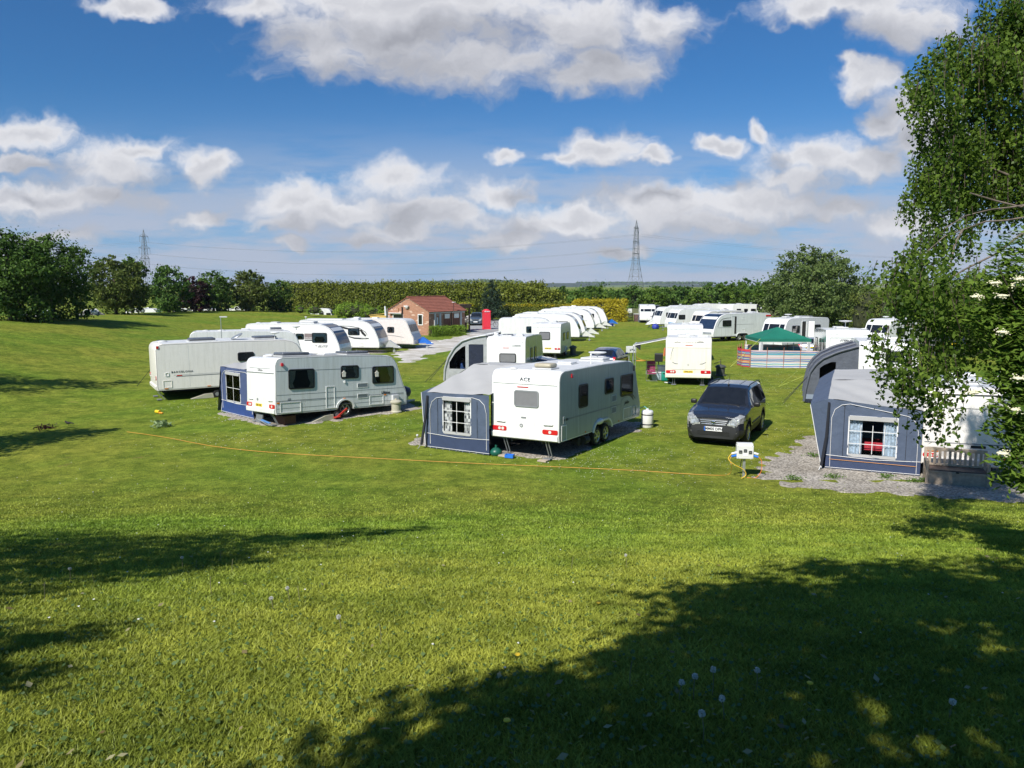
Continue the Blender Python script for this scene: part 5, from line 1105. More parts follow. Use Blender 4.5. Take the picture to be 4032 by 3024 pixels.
pylon(*p1, 'lattice electricity pylon right of centre beyond the trees', math.atan2(654 - 560, -397) + math.pi / 2 - .25); pylon(*p2, 'lattice electricity pylon at the left behind the dark trees', math.atan2(94, -397) + math.pi / 2)
mbw = MB()
for (A, B) in ((p1, p2), (p1, p3), (p2, (-980, 830))):
    A, B = Vector((*A, 0)), Vector((*B, 0)); d = (B - A).normalized(); nn = Vector((-d.y, d.x, 0))
    for z, l in ((42.6, 5.2), (33.1, 6.6), (24.6, 5.6)):
        for s in (-1, 1):
            pts = []
            for i in range(19):
                t = i / 18; p = A.lerp(B, t) + nn * l * s; p.z = z - 1 - 4 * 10 * t * (1 - t); pts.append(p)
            mbw.tube(pts, .05, 3)
tag(mbw.build('power_lines', mat('wire', (.12, .13, .14), .6)), 'sagging power lines strung between the lattice pylons', 'power line')

# ------------------------------------------------------------------ cars
def car(label, x, y, yaw, spec, paint, group='parked cars', scale=1, lod=1, tilt=0, front=None, tailc=REDL, name='parked_car', cat='car', plastic=None, roofbars=False):
    L, Wd, H_ = spec['L'], spec['W'], spec['H']; hw = Wd / 2
    rt = empty(name, (x, y, h1(x, y) + .01), yaw, label, cat, group, tilt=tilt, scale=scale)
    T = np.array([p[0] for p in spec['top']]) ; TZ = np.array([p[1] for p in spec['top']])
    c0, c1, r0, r1 = spec['cab']          # cowl, roof start, roof end, rear glass bottom (distance from the nose)
    nt_ = 150 if lod > 1 else 70; ts = np.unique(np.concatenate([np.linspace(0, L, nt_), np.linspace(0, .5, 34 if lod > 1 else 10), [.004, .03, .06, .1, L - .004, L - .03, L - .06]]))
    top = np.interp(ts, T, TZ); ks = 3 if lod > 1 else 1
    for _ in range(ks): top[1:-1] = (top[:-2] + 2 * top[1:-1] + top[2:]) / 4
    wl = np.interp(ts, [0, .06, .25, .7, L - .6, L - .15, L], [hw * .74, hw * .84, hw * .95, hw, hw, hw * .93, hw * .84])
    cabn = sst(ts, c0 - .1, c1) * (1 - sst(ts, r0 + (r1 - r0) * .5, r1 + .05)); beltz = spec['belt']
    sects = []
    for t, z, w, c in zip(ts, top, wl, cabn):
        bz = min(beltz + .04 * t / L, z - .05) ; wr = w - .13 - .13 * c * min(1, max(0, (z - beltz) / .5))
        pts = [(w - .10, .24), (w - .02, .36), (w, .52), (w, min(.8, bz - .04) if bz > .6 else bz - .03), (w - .015, bz)]
        zt = z - .05 if c > .2 else z - .025
        pts += [(wr + .045, max(bz + .01, zt - .03)), (wr, max(bz + .015, z - .012)), (wr * .55, z + .012), (0, z + .02)]
        zb = .24 if t > .1 else .26
        sects.append(pts)
    sub = [2, 2, 4, 12, 8, 3, 7, 7] if lod > 1 else [1, 1, 2, 2, 3, 1, 2, 2]
    G_ = []
    for pts in sects:
        row = []
        for i, k in enumerate(sub):
            for j in range(k): f = j / k; row.append((pts[i][0] * (1 - f) + pts[i + 1][0] * f, pts[i][1] * (1 - f) + pts[i + 1][1] * f))
        row.append(pts[-1]); G_.append(row)
    G_ = np.array(G_); nk = G_.shape[1]; seg = np.repeat(np.arange(len(sub)), sub)
    wy = spec['wheels']; wr_ = spec['wr']; fd = spec.get('front', {})
    cats = {}
    for sg in (-1, 1):
        for i in range(len(ts) - 1):
            tm = (ts[i] + ts[i + 1]) / 2; tp = (top[i] + top[i + 1]) / 2
            for k in range(nk - 1):
                q = G_[i:i + 2, k:k + 2].reshape(-1, 2).mean(0); xm, zm = q; s = seg[k]; ct = 'body'
                if s <= 3 and any(math.hypot(tm - w, zm - wr_) < wr_ + .07 for w in wy): continue
                if s <= 3 and zm < .5 and plastic: ct = 'lower_trim'
                if s <= 3 and any(math.hypot(tm - w, zm - wr_) < wr_ + .14 for w in wy) and plastic: ct = 'lower_trim'
                if s == 4:
                    fs = c0 + .18 + (zm - beltz) * (c1 - c0) / (H_ - beltz) * .92
                    if zm > beltz + .04 and zm < tp - .10 and fs < tm < spec['sidewin_end'] - (zm - beltz) * .5 and all(abs(tm - p) > .045 for p in spec['pillars']): ct = 'side_window'
                if s >= 5:
                    if c0 + .05 < tm < c1 - .03 and xm < hw - .19 - .13 * (tm - c0) / (c1 - c0): ct = 'windscreen'
                    if r0 + .06 < tm < r1 - .02 and xm < hw - .3: ct = 'rear_window'
                if tm < .5 and fd:
                    hx0, hx1, hz0, hz1 = fd['head']; hcx, hcz = (hx0 + hw) / 2 + .03, (hz0 + hz1) / 2 + .01
                    if ((xm - hcx) / ((hw - hx0) / 2 + .02)) ** 2 + ((zm - hcz - (xm - hcx) * .45) / ((hz1 - hz0) / 2)) ** 2 < 1 and tm < .40: ct = 'headlight'
                    if tm < .3 and xm < fd['grille'][0] - (fd['grille'][2] - zm) * .35 and fd['grille'][1] < zm < fd['grille'][2]: ct = 'grille'
                    pass
                if tm > L - .28 and xm > hw - .22 and spec['tail'][0] < zm < spec['tail'][1]: ct = 'tail_light'
                cats.setdefault((ct, sg if ct in ('headlight', 'tail_light', 'side_window') else 0), []).append([(sg * G_[a, b][0], L / 2 - ts[a], G_[a, b][1]) for a, b in ((i, k), (i + 1, k), (i + 1, k + 1), (i, k + 1))])
    for e_, ct in ((0, 'lower_trim'), (len(ts) - 1, 'lower_trim')):
        for sg in (-1, 1):
            for k in range(nk - 1):
                a_, b_ = G_[e_, k], G_[e_, k + 1]; yy = L / 2 - ts[e_]; cats.setdefault((ct, 0), []).append([(sg * a_[0], yy, a_[1]), (sg * b_[0], yy, b_[1]), (0, yy, b_[1]), (0, yy, a_[1] - 1e-4)])
    mm = {'body': paint, 'lower_trim': plastic or paint, 'side_window': DGLASS, 'windscreen': DGLASS, 'rear_window': DGLASS, 'headlight': HLAMP, 'grille': BLACK, 'tail_light': tailc}
    for (ct, sg), fs in cats.items():
        v = np.array(fs).reshape(-1, 3); me = bpy.data.meshes.new(ct); bm = bmesh.new()
        vs = [bm.verts.new(p) for p in v]
        for j in range(0, len(vs), 4):
            try: bm.faces.new(vs[j:j + 4])
            except ValueError: pass
        bmesh.ops.remove_doubles(bm, verts=bm.verts, dist=.0015); bmesh.ops.dissolve_degenerate(bm, edges=bm.edges, dist=.0005); bmesh.ops.recalc_face_normals(bm, faces=bm.faces)
        ctr = sum((f.normal.dot(f.calc_center_median() - Vector((0, 0, .8))) for f in bm.faces))
        if ctr < 0: bmesh.ops.reverse_faces(bm, faces=bm.faces)
        bm.to_mesh(me); bm.free(); link(ct, me, mm[ct], rt, smooth=40)
    ends = MB(); 
    ends.box((0, 0, .3), (Wd - .3, L - .3, .1))
    for w in wy: ends.cyl((-hw + .24, L / 2 - w, wr_), (hw - .24, L / 2 - w, wr_), wr_ + .08, n=20)
    ends.build('underbody', CHASSIS, rt)
    for w in wy:
        for sg in (-1, 1): wheel(rt, (sg * (hw - .11), L / 2 - w, wr_ - .02), wr_ - .01, .21, sg, 5, RIM)
    for sg in (-1, 1):
        MB().box((sg * (hw + .09), L / 2 - c0 - .42, beltz + .09), (.2, .1, .15), bev=.04).build('door_mirror', BLACK if plastic else paint, rt, 50)
    if lod > 1 or front:
        P = PL((0, L / 2 + .004, 0), (-1, 0, 0), (0, 0, 1)); f = front or {}
        plate(rt, 'lower_intake', BLACK, P, 0, .40, 1.0, .13, .04, d0=-.01, d1=.006)
        for sg in (-1, 1): plate(rt, 'fog_lamp', CLEARL, PL((sg * hw * .70, L / 2 - .035, .44), (-1, sg * -.25, 0), (0, 0, 1)), 0, 0, .11, .09, .045, d0=-.01, d1=.012)
        if 'bars' in f:
            for z in f['bars']:
                wb = 2 * (fd['grille'][0] - (fd['grille'][2] - z) * .35) - .03
                yo_ = L / 2 - float(np.interp(z, top[:30], ts[:30])) + .006; pts = [(-wb / 2, yo_ - .004, z), (0, yo_, z), (wb / 2, yo_ - .004, z)]
                MB().tube(pts, .009, 6).build('grille_bar', CHROME, rt, 50)
            o = MB().box((0, L / 2 + .015, f['bars'][len(f['bars']) // 2]), (.13, .02, .10), bev=.03).build('emblem', CHROME, rt); plate(o, 'emblem_field', BLACK, P, 0, f['bars'][len(f['bars']) // 2], .09, .065, .01, d0=.0, d1=.024)
            for sg in (-1, 1): MB().box((sg * .024, L / 2 + .03, f['bars'][len(f['bars']) // 2]), (.012, .006, .058)).build('emblem_letter', CHROME, o)
            MB().box((0, L / 2 + .03, f['bars'][len(f['bars']) // 2]), (.05, .006, .012)).build('emblem_letter', CHROME, o)
        if 'plate' in f:
            m, tx, z = f['plate']; po = plate(rt, 'number_plate', m, P, 0, z, .56, .13, .012, d0=-.03, d1=.035)
            if tx:
                lettering(po, 'registration', tx, TEXTM, P, .02, z, .115, d=.036, bold=.004, sx=.98); plate(po, 'blue_band', mat('plate_blue', (.02, .13, .55), .4), P, -.255, z, .05, .13, .005, d0=.034, d1=.037)
    if roofbars:
        for sg in (-1, 1):
            pts = [(sg * (hw - .26), L / 2 - t, np.interp(t, ts, top) + .035) for t in np.linspace(c1 + .05, r0 + .1, 9)]; MB().tube(pts, .02, 6).build('roof_rail', BLACK, rt, 50)
        MB().cyl((0, L / 2 - c1 - .2, H_), (.0, L / 2 - c1 - .1, H_ + .04), .03, .02).cyl((0, L / 2 - c1 - .15, H_ + .02), (.02, L / 2 - c1 - .45, H_ + .34), .008, .004, 6).build('aerial', BLACK, rt)
        for sx in (-.3, .3): MB().box((sx, L / 2 - (c1 + r0) / 2, H_ + .026), (.03, (r0 - c1) * .6, .006), bev=.005).build('roof_rib', paint, rt)
    if lod > 1:
        for sg in (-1, 1):
            for p in spec['pillars'][:1]:
                MB().box((sg * (hw + .004), L / 2 - p - .28, beltz - .07), (.03, .17, .028), bev=.01).build('door_handle', paint, rt)
            MB().box((sg * (hw + .002), L / 2 - 1.35, .78), (.012, .05, .03)).build('side_repeater', ORANGE, rt)
            MB().box((sg * (hw + .001), L / 2 - sum(wy) / 2, .58), (.03, (wy[1] - wy[0]) * .55, .07), bev=.01).build('side_moulding', plastic or paint, rt)
        MB().tube([(-.55, L / 2 - c0 - .02, spec['cowl'] + .04), (.1, L / 2 - c0 - .07, spec['cowl'] + .055)], .012, 5).build('wiper', BLACK, rt); MB().tube([(.1, L / 2 - c0 - .02, spec['cowl'] + .04), (.65, L / 2 - c0 - .07, spec['cowl'] + .05)], .012, 5).build('wiper', BLACK, rt)
    return rt
HLAMP = mat('headlamp_glass', (.42, .43, .42), .08, .3, var=.5, scale=14, spec=.9)
SUV = dict(L=4.65, W=1.86, H=1.70, top=[(0, .66), (.02, .84), (.10, .93), (.45, 1.0), (1.1, 1.10), (1.2, 1.12), (1.95, 1.62), (2.3, 1.69), (3.6, 1.70), (4.25, 1.64), (4.45, 1.35), (4.58, 1.05), (4.65, .6)], cab=(1.2, 2.0, 4.22, 4.5), belt=1.07, cowl=1.12,
           sidewin_end=4.35, pillars=(2.55, 3.5), wheels=(.88, 3.52), wr=.35, tail=(.95, 1.5), front=dict(head=(.42, .83, .65, .95), grille=(.44, .66, .82)))
HATCH = dict(L=4.3, W=1.76, H=1.47, top=[(0, .55), (.02, .68), (.12, .76), (.5, .86), (1.0, .97), (1.1, 1.0), (1.9, 1.42), (2.3, 1.47), (3.1, 1.46), (3.7, 1.38), (4.05, 1.1), (4.2, .95), (4.3, .55)], cab=(1.1, 1.95, 3.55, 4.1), belt=.95, cowl=1.0,
             sidewin_end=3.95, pillars=(2.4, 3.2), wheels=(.82, 3.42), wr=.31, tail=(.75, 1.0), front=dict(head=(.48, .8, .60, .74), grille=(.4, .5, .66)))
SALOON = dict(HATCH, L=4.6, top=[(0, .5), (.02, .65), (.12, .74), (.5, .84), (1.1, .95), (1.2, .98), (2.0, 1.38), (2.4, 1.44), (3.1, 1.42), (3.5, 1.34), (4.0, 1.05), (4.45, 1.0), (4.6, .55)], cab=(1.2, 2.05, 3.4, 4.0), sidewin_end=3.85, wheels=(.88, 3.65))
DGREY = mat('dark_grey_paint', (.030, .034, .045), .18, .35, var=.04, coat=.8)
PLAST = mat('grey_plastic_trim', (.024, .025, .028), .55)
car('dark grey off-roader facing us on the grass behind the power post', 7.92, 27.75, 180 + 27, SUV, DGREY, lod=2, scale=1.08, tilt=.8, plastic=PLAST, roofbars=True, front=dict(bars=(.68, .735, .79), plate=(WPLATE, 'MM05 DFN', .535)))
x, y = X(2050, 47.0); car('grey blue off-roader with round headlight, beside the boxy caravan', x, y, 108, dict(SUV, H=1.72), mat('blue_grey_paint', (.07, .085, .13), .2, .35, coat=.8), lod=2, front=dict(plate=(WPLATE, '', .5)))
x, y = X(2402, 49.5); car('dark blue hatchback seen over the roof of the nearest caravan', x, y, 20, HATCH, mat('navy_paint', (.012, .025, .075), .2, .3, coat=.8), lod=2)
x, y = X(1230, 44.6); car('dark blue car behind the long cream caravan nose', x, y, 250 - 180, HATCH, mat('blue_paint', (.012, .03, .16), .2, .3, coat=.8), lod=2)
x, y = X(1878, 107.0); car('grey off-roader parked beside the red telephone box', x, y, 182, dict(SUV, L=4.6), mat('steel_blue_paint', (.10, .13, .17), .25, .4, coat=.8), lod=2, front=dict(plate=(WPLATE, '', .52), bars=(.7, .76)))
x, y = X(3197, 59.5); car('silver hatchback with yellow plate, parked by the open caravan door', x, y, 25, HATCH, mat('silver_paint', (.42, .43, .45), .25, .5, coat=.8), lod=2)
plate(COL.objects[-1].parent, 'number_plate', YELLOW, PL((0, -2.16, 0), (1, 0, 0), (0, 0, 1)), 0, .85, .52, .12, .01, d1=.05)
x, y = X(2745, 80.5); car('white saloon parked among the far right caravans', x, y, 88, SALOON, mat('white_paint', (.7, .7, .7), .25, coat=.8), lod=2)
x, y = X(2590, 109); car('dark car half under the awning of the farthest caravan', x, y, 190, SUV, mat('graphite_paint', (.03, .03, .033), .25, .3, coat=.8))
x, y = X(2945, 108); car('dark car roof between the two caravans at the back', x, y, 80, HATCH, mat('graphite_paint', (.03, .03, .033), .25, .3, coat=.8))
x, y = X(2835, 108); car('grey car roof in front of the back row caravan', x, y, 80, SUV, mat('mid_grey_paint', (.18, .19, .20), .25, .5, coat=.8))
x, y = X(3722, 60); oc = car('dark off-roader with roof bars seen through the birch leaves', x, y, 12, dict(SUV, L=4.7, W=1.95, H=1.85, wr=.38), mat('graphite_paint', (.03, .03, .033), .25, .3, coat=.8), lod=2, roofbars=True)
plate(oc, 'number_plate', YELLOW, PL((0, -2.36, 0), (1, 0, 0), (0, 0, 1)), 0, 1.05, .52, .12, .01, d1=.05)
x, y = X(3815, 33.0); car('green grey car roof showing over the caravan behind the bench', x, y, 196, dict(HATCH, W=1.8), mat('teal_paint', (.12, .19, .20), .25, .4, coat=.8), lod=2)

# ------------------------------------------------------------------ awnings
AWG = mat('awning_grey', (.40, .40, .395), .75, bump=.006, bscale=2.5, var=.05, scale=1)
AWGL = mat('awning_light', (.50, .50, .50), .7, bump=.01, bscale=2.2, var=.05, scale=1)
AWB = mat('awning_blue', (.070, .095, .150), .7, bump=.035, bscale=3.0, var=.08, scale=1.5)
AWB2 = mat('awning_deep_blue', (.022, .055, .20), .65, bump=.035, bscale=3.0, var=.08)
AWN = mat('awning_navy', (.032, .050, .11), .7, bump=.01, bscale=3)
PIPE = mat('white_piping', (.70, .70, .70), .6)
STRAP = mat('black_strap', (.014, .016, .024), .7)
CHECK = None
def check_mat():
    m = bpy.data.materials.new('chequered_curtain'); m.use_nodes = True; nt = m.node_tree; B = nt.nodes['Principled BSDF']; B.inputs['Roughness'].default_value = .8
    tc = nt.nodes.new('ShaderNodeTexCoord'); br = nt.nodes.new('ShaderNodeTexBrick'); br.inputs['Scale'].default_value = 5; br.inputs['Mortar Size'].default_value = 0
    br.inputs['Color1'].default_value = (.03, .035, .06, 1); br.inputs['Color2'].default_value = (.85, .85, .85, 1); br.inputs['Brick Width'].default_value = .35; br.inputs['Row Height'].default_value = .5; br.inputs['Bias'].default_value = .1
    mp = nt.nodes.new('ShaderNodeMapping'); mp.inputs['Rotation'].default_value = (R(90), 0, R(0)); nt.links.new(tc.outputs['Object'], mp.inputs[0]); nt.links.new(mp.outputs[0], br.inputs[0]); nt.links.new(br.outputs[0], B.inputs['Base Color']); return m
CHECK = check_mat()
BLUECURT = mat('pale_blue_curtain', (.48, .58, .70), .7, var=.35, scale=14)
def awning(label, pose, Wd, D, Ln, y0=.02, zt=1.95, zn=1.8, attach=2.42, bul=.42, win=(-.15, .55, 1.5, .9, 1.1), low=.42, curt=None, upper=AWB, lower=AWN, strap=True, tilt=1.4, orange=False, shoulder=1.8, z0=0, bars=(2, 2), ridge=.6, zr=None, splay=.08, lap=0):
    zr = zr or zt + .12; yr = y0 + ridge
    x, y, yaw = pose; rt = empty('awning', (x, y, z0), yaw, label, 'awning', 'blue and grey awnings joined to caravans', tilt=tilt * .25)
    xa = -Wd / 2 - .02 + lap; xo = -Wd / 2 - .02 - D; ys = y0 + .5
    g = lambda px_, py_: h1(*(rt.matrix_world @ Vector((px_, py_, 0))).xy) - z0 + .02
    wr = lambda a, f: (lambda u, v: a * (math.sin(u * f + v * 5) * math.sin(v * 3.1 + u * 2) + .5 * math.sin((u + v) * f * 1.7)))
    # gray roof
    mb = MB()
    mb.sheet((xo, y0, zt), (xa, y0, zn), (xa, yr, attach), (xo, yr, zr), 18, 14, wr(.03, 9))
    mb.sheet((xo, yr, zr), (xa, yr, attach), (xa, y0 + Ln, attach - .02), (xo, y0 + Ln, zr - .02), 12, 6, wr(.015, 9)); mb.build('roof', AWG, rt, 50)
    # blue shoulder and outer wall
    xe = xo - bul
    zs_ = shoulder + (zr - zt) * .5
    mb = MB(); mb.sheet((xo, y0, zt), (xo, yr, zr), (xe, yr, zs_), (xe, y0 + .35, shoulder), 10, 3, wr(.008, 7)); mb.sheet((xo, yr, zr), (xo, y0 + Ln, zr - .02), (xe, y0 + Ln, zs_), (xe, yr, zs_), 6, 3, wr(.008, 7)); mb.build('canopy', AWB, rt, 50)
    mb = MB(); mb.sheet((xe, y0 + .35, shoulder), (xe, yr, zs_), (xo - splay, yr, 0), (xo - splay, y0 + .02, g(xo, y0)), 10, 8, wr(.012, 8)); mb.sheet((xe, yr, zs_), (xe, y0 + Ln, zs_), (xo - splay, y0 + Ln, 0), (xo - splay, yr, 0), 10, 8, wr(.012, 8)); mb.build('outer_wall', AWB, rt, 50)
    mb = MB(); mb.sheet((xo, y0 + Ln, zr - .02), (xa, y0 + Ln, attach - .02), (xa, y0 + Ln, 0), (xo, y0 + Ln, 0), 6, 6, wr(.01, 8)); mb.build('far_wall', AWB, rt, 50)
    mb = MB(); mb.poly([(xo, y0, zt), (xe, y0 + .35, shoulder), (xo - splay, y0 + .02, g(xo, y0))]); mb.build('corner_panel', AWB, rt)
    # end wall facing back, built round the window opening
    gl, gr = g(xo, y0), g(xa, y0); lerp = lambda a, b, f: a + (b - a) * f
    tz = lambda s: lerp(zt, zn, (s - xo) / (xa - xo)); bz = lambda s: lerp(gl, gr, (s - xo) / (xa - xo))
    wx, wz, ww, wh = win[:4]; sh_ = 1.0
    P = PL((0, y0, 0), (1, 0, 0), (0, 0, 1)); cx = (xo + xa) / 2 + wx; a_, b_ = cx - ww / 2, cx + ww / 2; c_, d_ = wz, wz + wh
    mb = MB(); w_ = wr(.022, 13); lz = lambda s: bz(s) + low
    mb.sheet((xo, y0, lz(xo)), (a_, y0, lz(a_)), (a_, y0, tz(a_)), (xo, y0, tz(xo)), 8, 10, w_); mb.sheet((b_, y0, lz(b_)), (xa, y0, lz(xa)), (xa, y0, tz(xa)), (b_, y0, tz(b_)), 8, 10, w_)
    mb.sheet((a_, y0, lz(a_)), (b_, y0, lz(b_)), (b_, y0, c_), (a_, y0, c_), 8, 3, w_); mb.sheet((a_, y0, d_), (b_, y0, d_), (b_, y0, tz(b_)), (a_, y0, tz(a_)), 8, 3, w_); mb.build('end_wall', upper, rt, 50)
    mb = MB(); mb.sheet((xo, y0 - .004, bz(xo) + .02), (xa, y0 - .004, bz(xa) + .02), (xa, y0 - .004, lz(xa)), (xo, y0 - .004, lz(xo)), 12, 3, wr(.012, 14)); mb.build('lower_wall', lower, rt, 50)
    MB().box(((xo + xa) / 2, y0 + .05, (gl + gr) / 2 + .05), (D, .02, .14), ry=math.atan2(gl - gr, D)).build('mud_wall', AWG, rt)
    # window
    wo = ring(rt, 'window', PIPE, P, cx, (c_ + d_) / 2, ww + .05, wh + .05, .035, .02, d0=-.004, d1=.012)
    plate(wo, 'rolled_blind', AWG, P, cx, d_ - .04, ww + .02, .12, .04, d0=.006, d1=.05); plate(wo, 'sill_flap', AWG, P, cx, c_ - .03, ww, .09, .02, d0=.004, d1=.014)
    nb, nh = bars
    for k in range(nb): plate(wo, 'glazing_bar', PIPE, P, a_ + ww * (k + 1) / (nb + 1), (c_ + d_) / 2 - (0 if nb < 2 else .1), .018, wh * (1 if nb < 2 else .75), 0, d0=.001, d1=.007)
    for k in range(nh): plate(wo, 'glazing_bar', PIPE, P, cx, c_ + wh * (k + 1) / (nh + 1) - .05, ww, .018, 0, d0=.002, d1=.008)
    plate(wo, 'pane', PVC, P, cx, (c_ + d_) / 2, ww, wh, 0, d0=-.003, d1=-.001)
    if curt is not None:
        for sg in (-1, 1):
            mb = MB(); x0 = cx + sg * ww / 2; x1 = cx + sg * ww * .22
            mb.sheet((x0, y0 + .08, c_), (x1, y0 + .08, c_), (x1, y0 + .08, d_), (x0, y0 + .08, d_), 16, 6, lambda u, v: .02 * math.sin(u * 26)); mb.build('curtain', curt, wo, 50)
    for f_ in (.18, .84): MB().sheet((xo + D * f_, y0 - .018, lz(xo)), (xo + D * f_ + .012, y0 - .018, lz(xo)), (xo + D * f_ + .012, y0 - .018, zt - .16), (xo + D * f_, y0 - .018, zt - .16), 1, 6).build('seam', STRAP, rt)
    # piping
    zz = lambda s, z: z
    ar = [(xo + .12, lz(xo) - .35), (xo + .12, zt - .55), (xo + .2, zt - .3), (xo + .38, zt - .16), (xo + .6, zt - .12), (xa - .62, zn - .12), (xa - .36, zn - .17), (xa - .18, zn - .32), (xa - .1, zn - .6), (xa - .1, lz(xa) - .35)]
    MB().tube([(a, y0 - .016, b) for a, b in ar], .009, 6).build('piping', PIPE, rt, 50)
    MB().tube([(xo, y0 - .014, lz(xo)), ((xo + xa) / 2, y0 - .02, (lz(xo) + lz(xa)) / 2 - .05), (xa, y0 - .014, lz(xa))], .009, 6).build('piping', PIPE, rt, 50)
    MB().tube([(xo, y0 - .012, bz(xo) + .05), (xa, y0 - .012, bz(xa) + .05)], .008, 6).build('piping', PIPE, rt, 50)
    MB().tube([(xe, y0 + .34, shoulder), (xo - .1, y0, gl)], .01, 6).build('piping', PIPE, rt, 50)
    if orange: MB().tube([(xo + .1, y0 - .03, lz(xo) - .12), (xa - .1, y0 - .03, lz(xa) - .14)], .006, 6).build('cord', mat('orange_cord', (.75, .33, .06), .6), rt, 50)
    if strap: MB().tube([(xo + .03, y0 - .03, zt - .1), (xo - .0, y0 - .12, 1.0), (xo - .10, y0 - .22, gl + .12)], [.035, .045, .045], 6).build('storm_strap', STRAP, rt, 50); MB().tube([(xo - .10, y0 - .22, gl + .15), (xo - .16, y0 - .34, gl)], .012, 5).build('tent_peg', STEEL, rt)
    mb = MB()
    for k in range(9): s = xo + D * (k + .5) / 9; mb.tube([(s, y0 - .01, bz(s) + .06), (s + .01, y0 - .07, bz(s))], .008, 5)
    mb.build('ground_pegs', STEEL, rt); rt_g = MB().box(((xo + xa) / 2, y0 + Ln / 2, max(gl, gr) + .015), (D - .1, Ln - .1, .012)).build('groundsheet', mat('groundsheet', (.05, .05, .055), .9), rt)
    return rt
awning('blue awning with grey roof and chequered curtains, joined to the large caravan in the centre', (.39, 23.76, 30.4), 2.42, 2.36, 4.0, y0=-.24, zt=1.87, zn=1.93, attach=2.63, ridge=2.85, zr=2.58, bul=.5, lap=.08, win=(-.03, .62, 1.08, 1.14), curt=CHECK, z0=.02, low=.5, shoulder=1.8, bars=(1, 2))
awning('blue awning with patterned window and orange cord, joined to the caravan behind the bench', (12.69, 20.89, 24), 2.36, 2.5, 6.9, y0=.0, zt=2.1, zn=1.88, attach=2.48, ridge=3.0, zr=2.34, bul=.5, win=(-.02, .5, 1.26, 1.12), curt=BLUECURT, z0=.01, low=.42, shoulder=1.85, orange=True, bars=(3, 2))
awning('narrow blue porch awning with tall window, joined to the older ridged caravan', (-9.84, 29.76, 44.4), 2.28, 2.85, 3.0, y0=.3, zt=1.99, zn=2.02, attach=2.4, bul=.3, ridge=1.4, zr=2.15, splay=.5, win=(-.3, .6, 1.25, 1.2), curt=BLUECURT, lower=AWB2, upper=mat('awning_mid_blue', (.058, .082, .18), .7, bump=.012, bscale=3), z0=.0, low=.55, strap=False, shoulder=1.85, bars=(1, 1))
# a red clothed table seen through the right awning window
pm = Matrix.Translation((12.69, 20.89, 0)) @ Matrix.Rotation(-R(24), 4, 'Z')
def on(M_, p, yaw, name, lab, cat, grp=None):
    g = M_ @ Vector(p); return empty(name, (g.x, g.y, max(0, h1(g.x, g.y)) + p[2]), yaw, lab, cat, grp)
t = on(pm, (-2.5, 1.0, .03), 24, 'folding_table', 'table with red cloth inside the right blue awning', 'table')
MB().box((0, 0, .72), (1.05, .7, .04), bev=.01).box((0, -.36, .62), (1.05, .01, .22)).build('tablecloth', mat('red_cloth', (.6, .05, .08), .8, var=.2, scale=12), t)
for sx in (-.45, .45):
    for sy in (-.28, .28): MB().cyl((sx, sy, 0), (sx, sy, .7), .02).build('leg', STEEL, t)
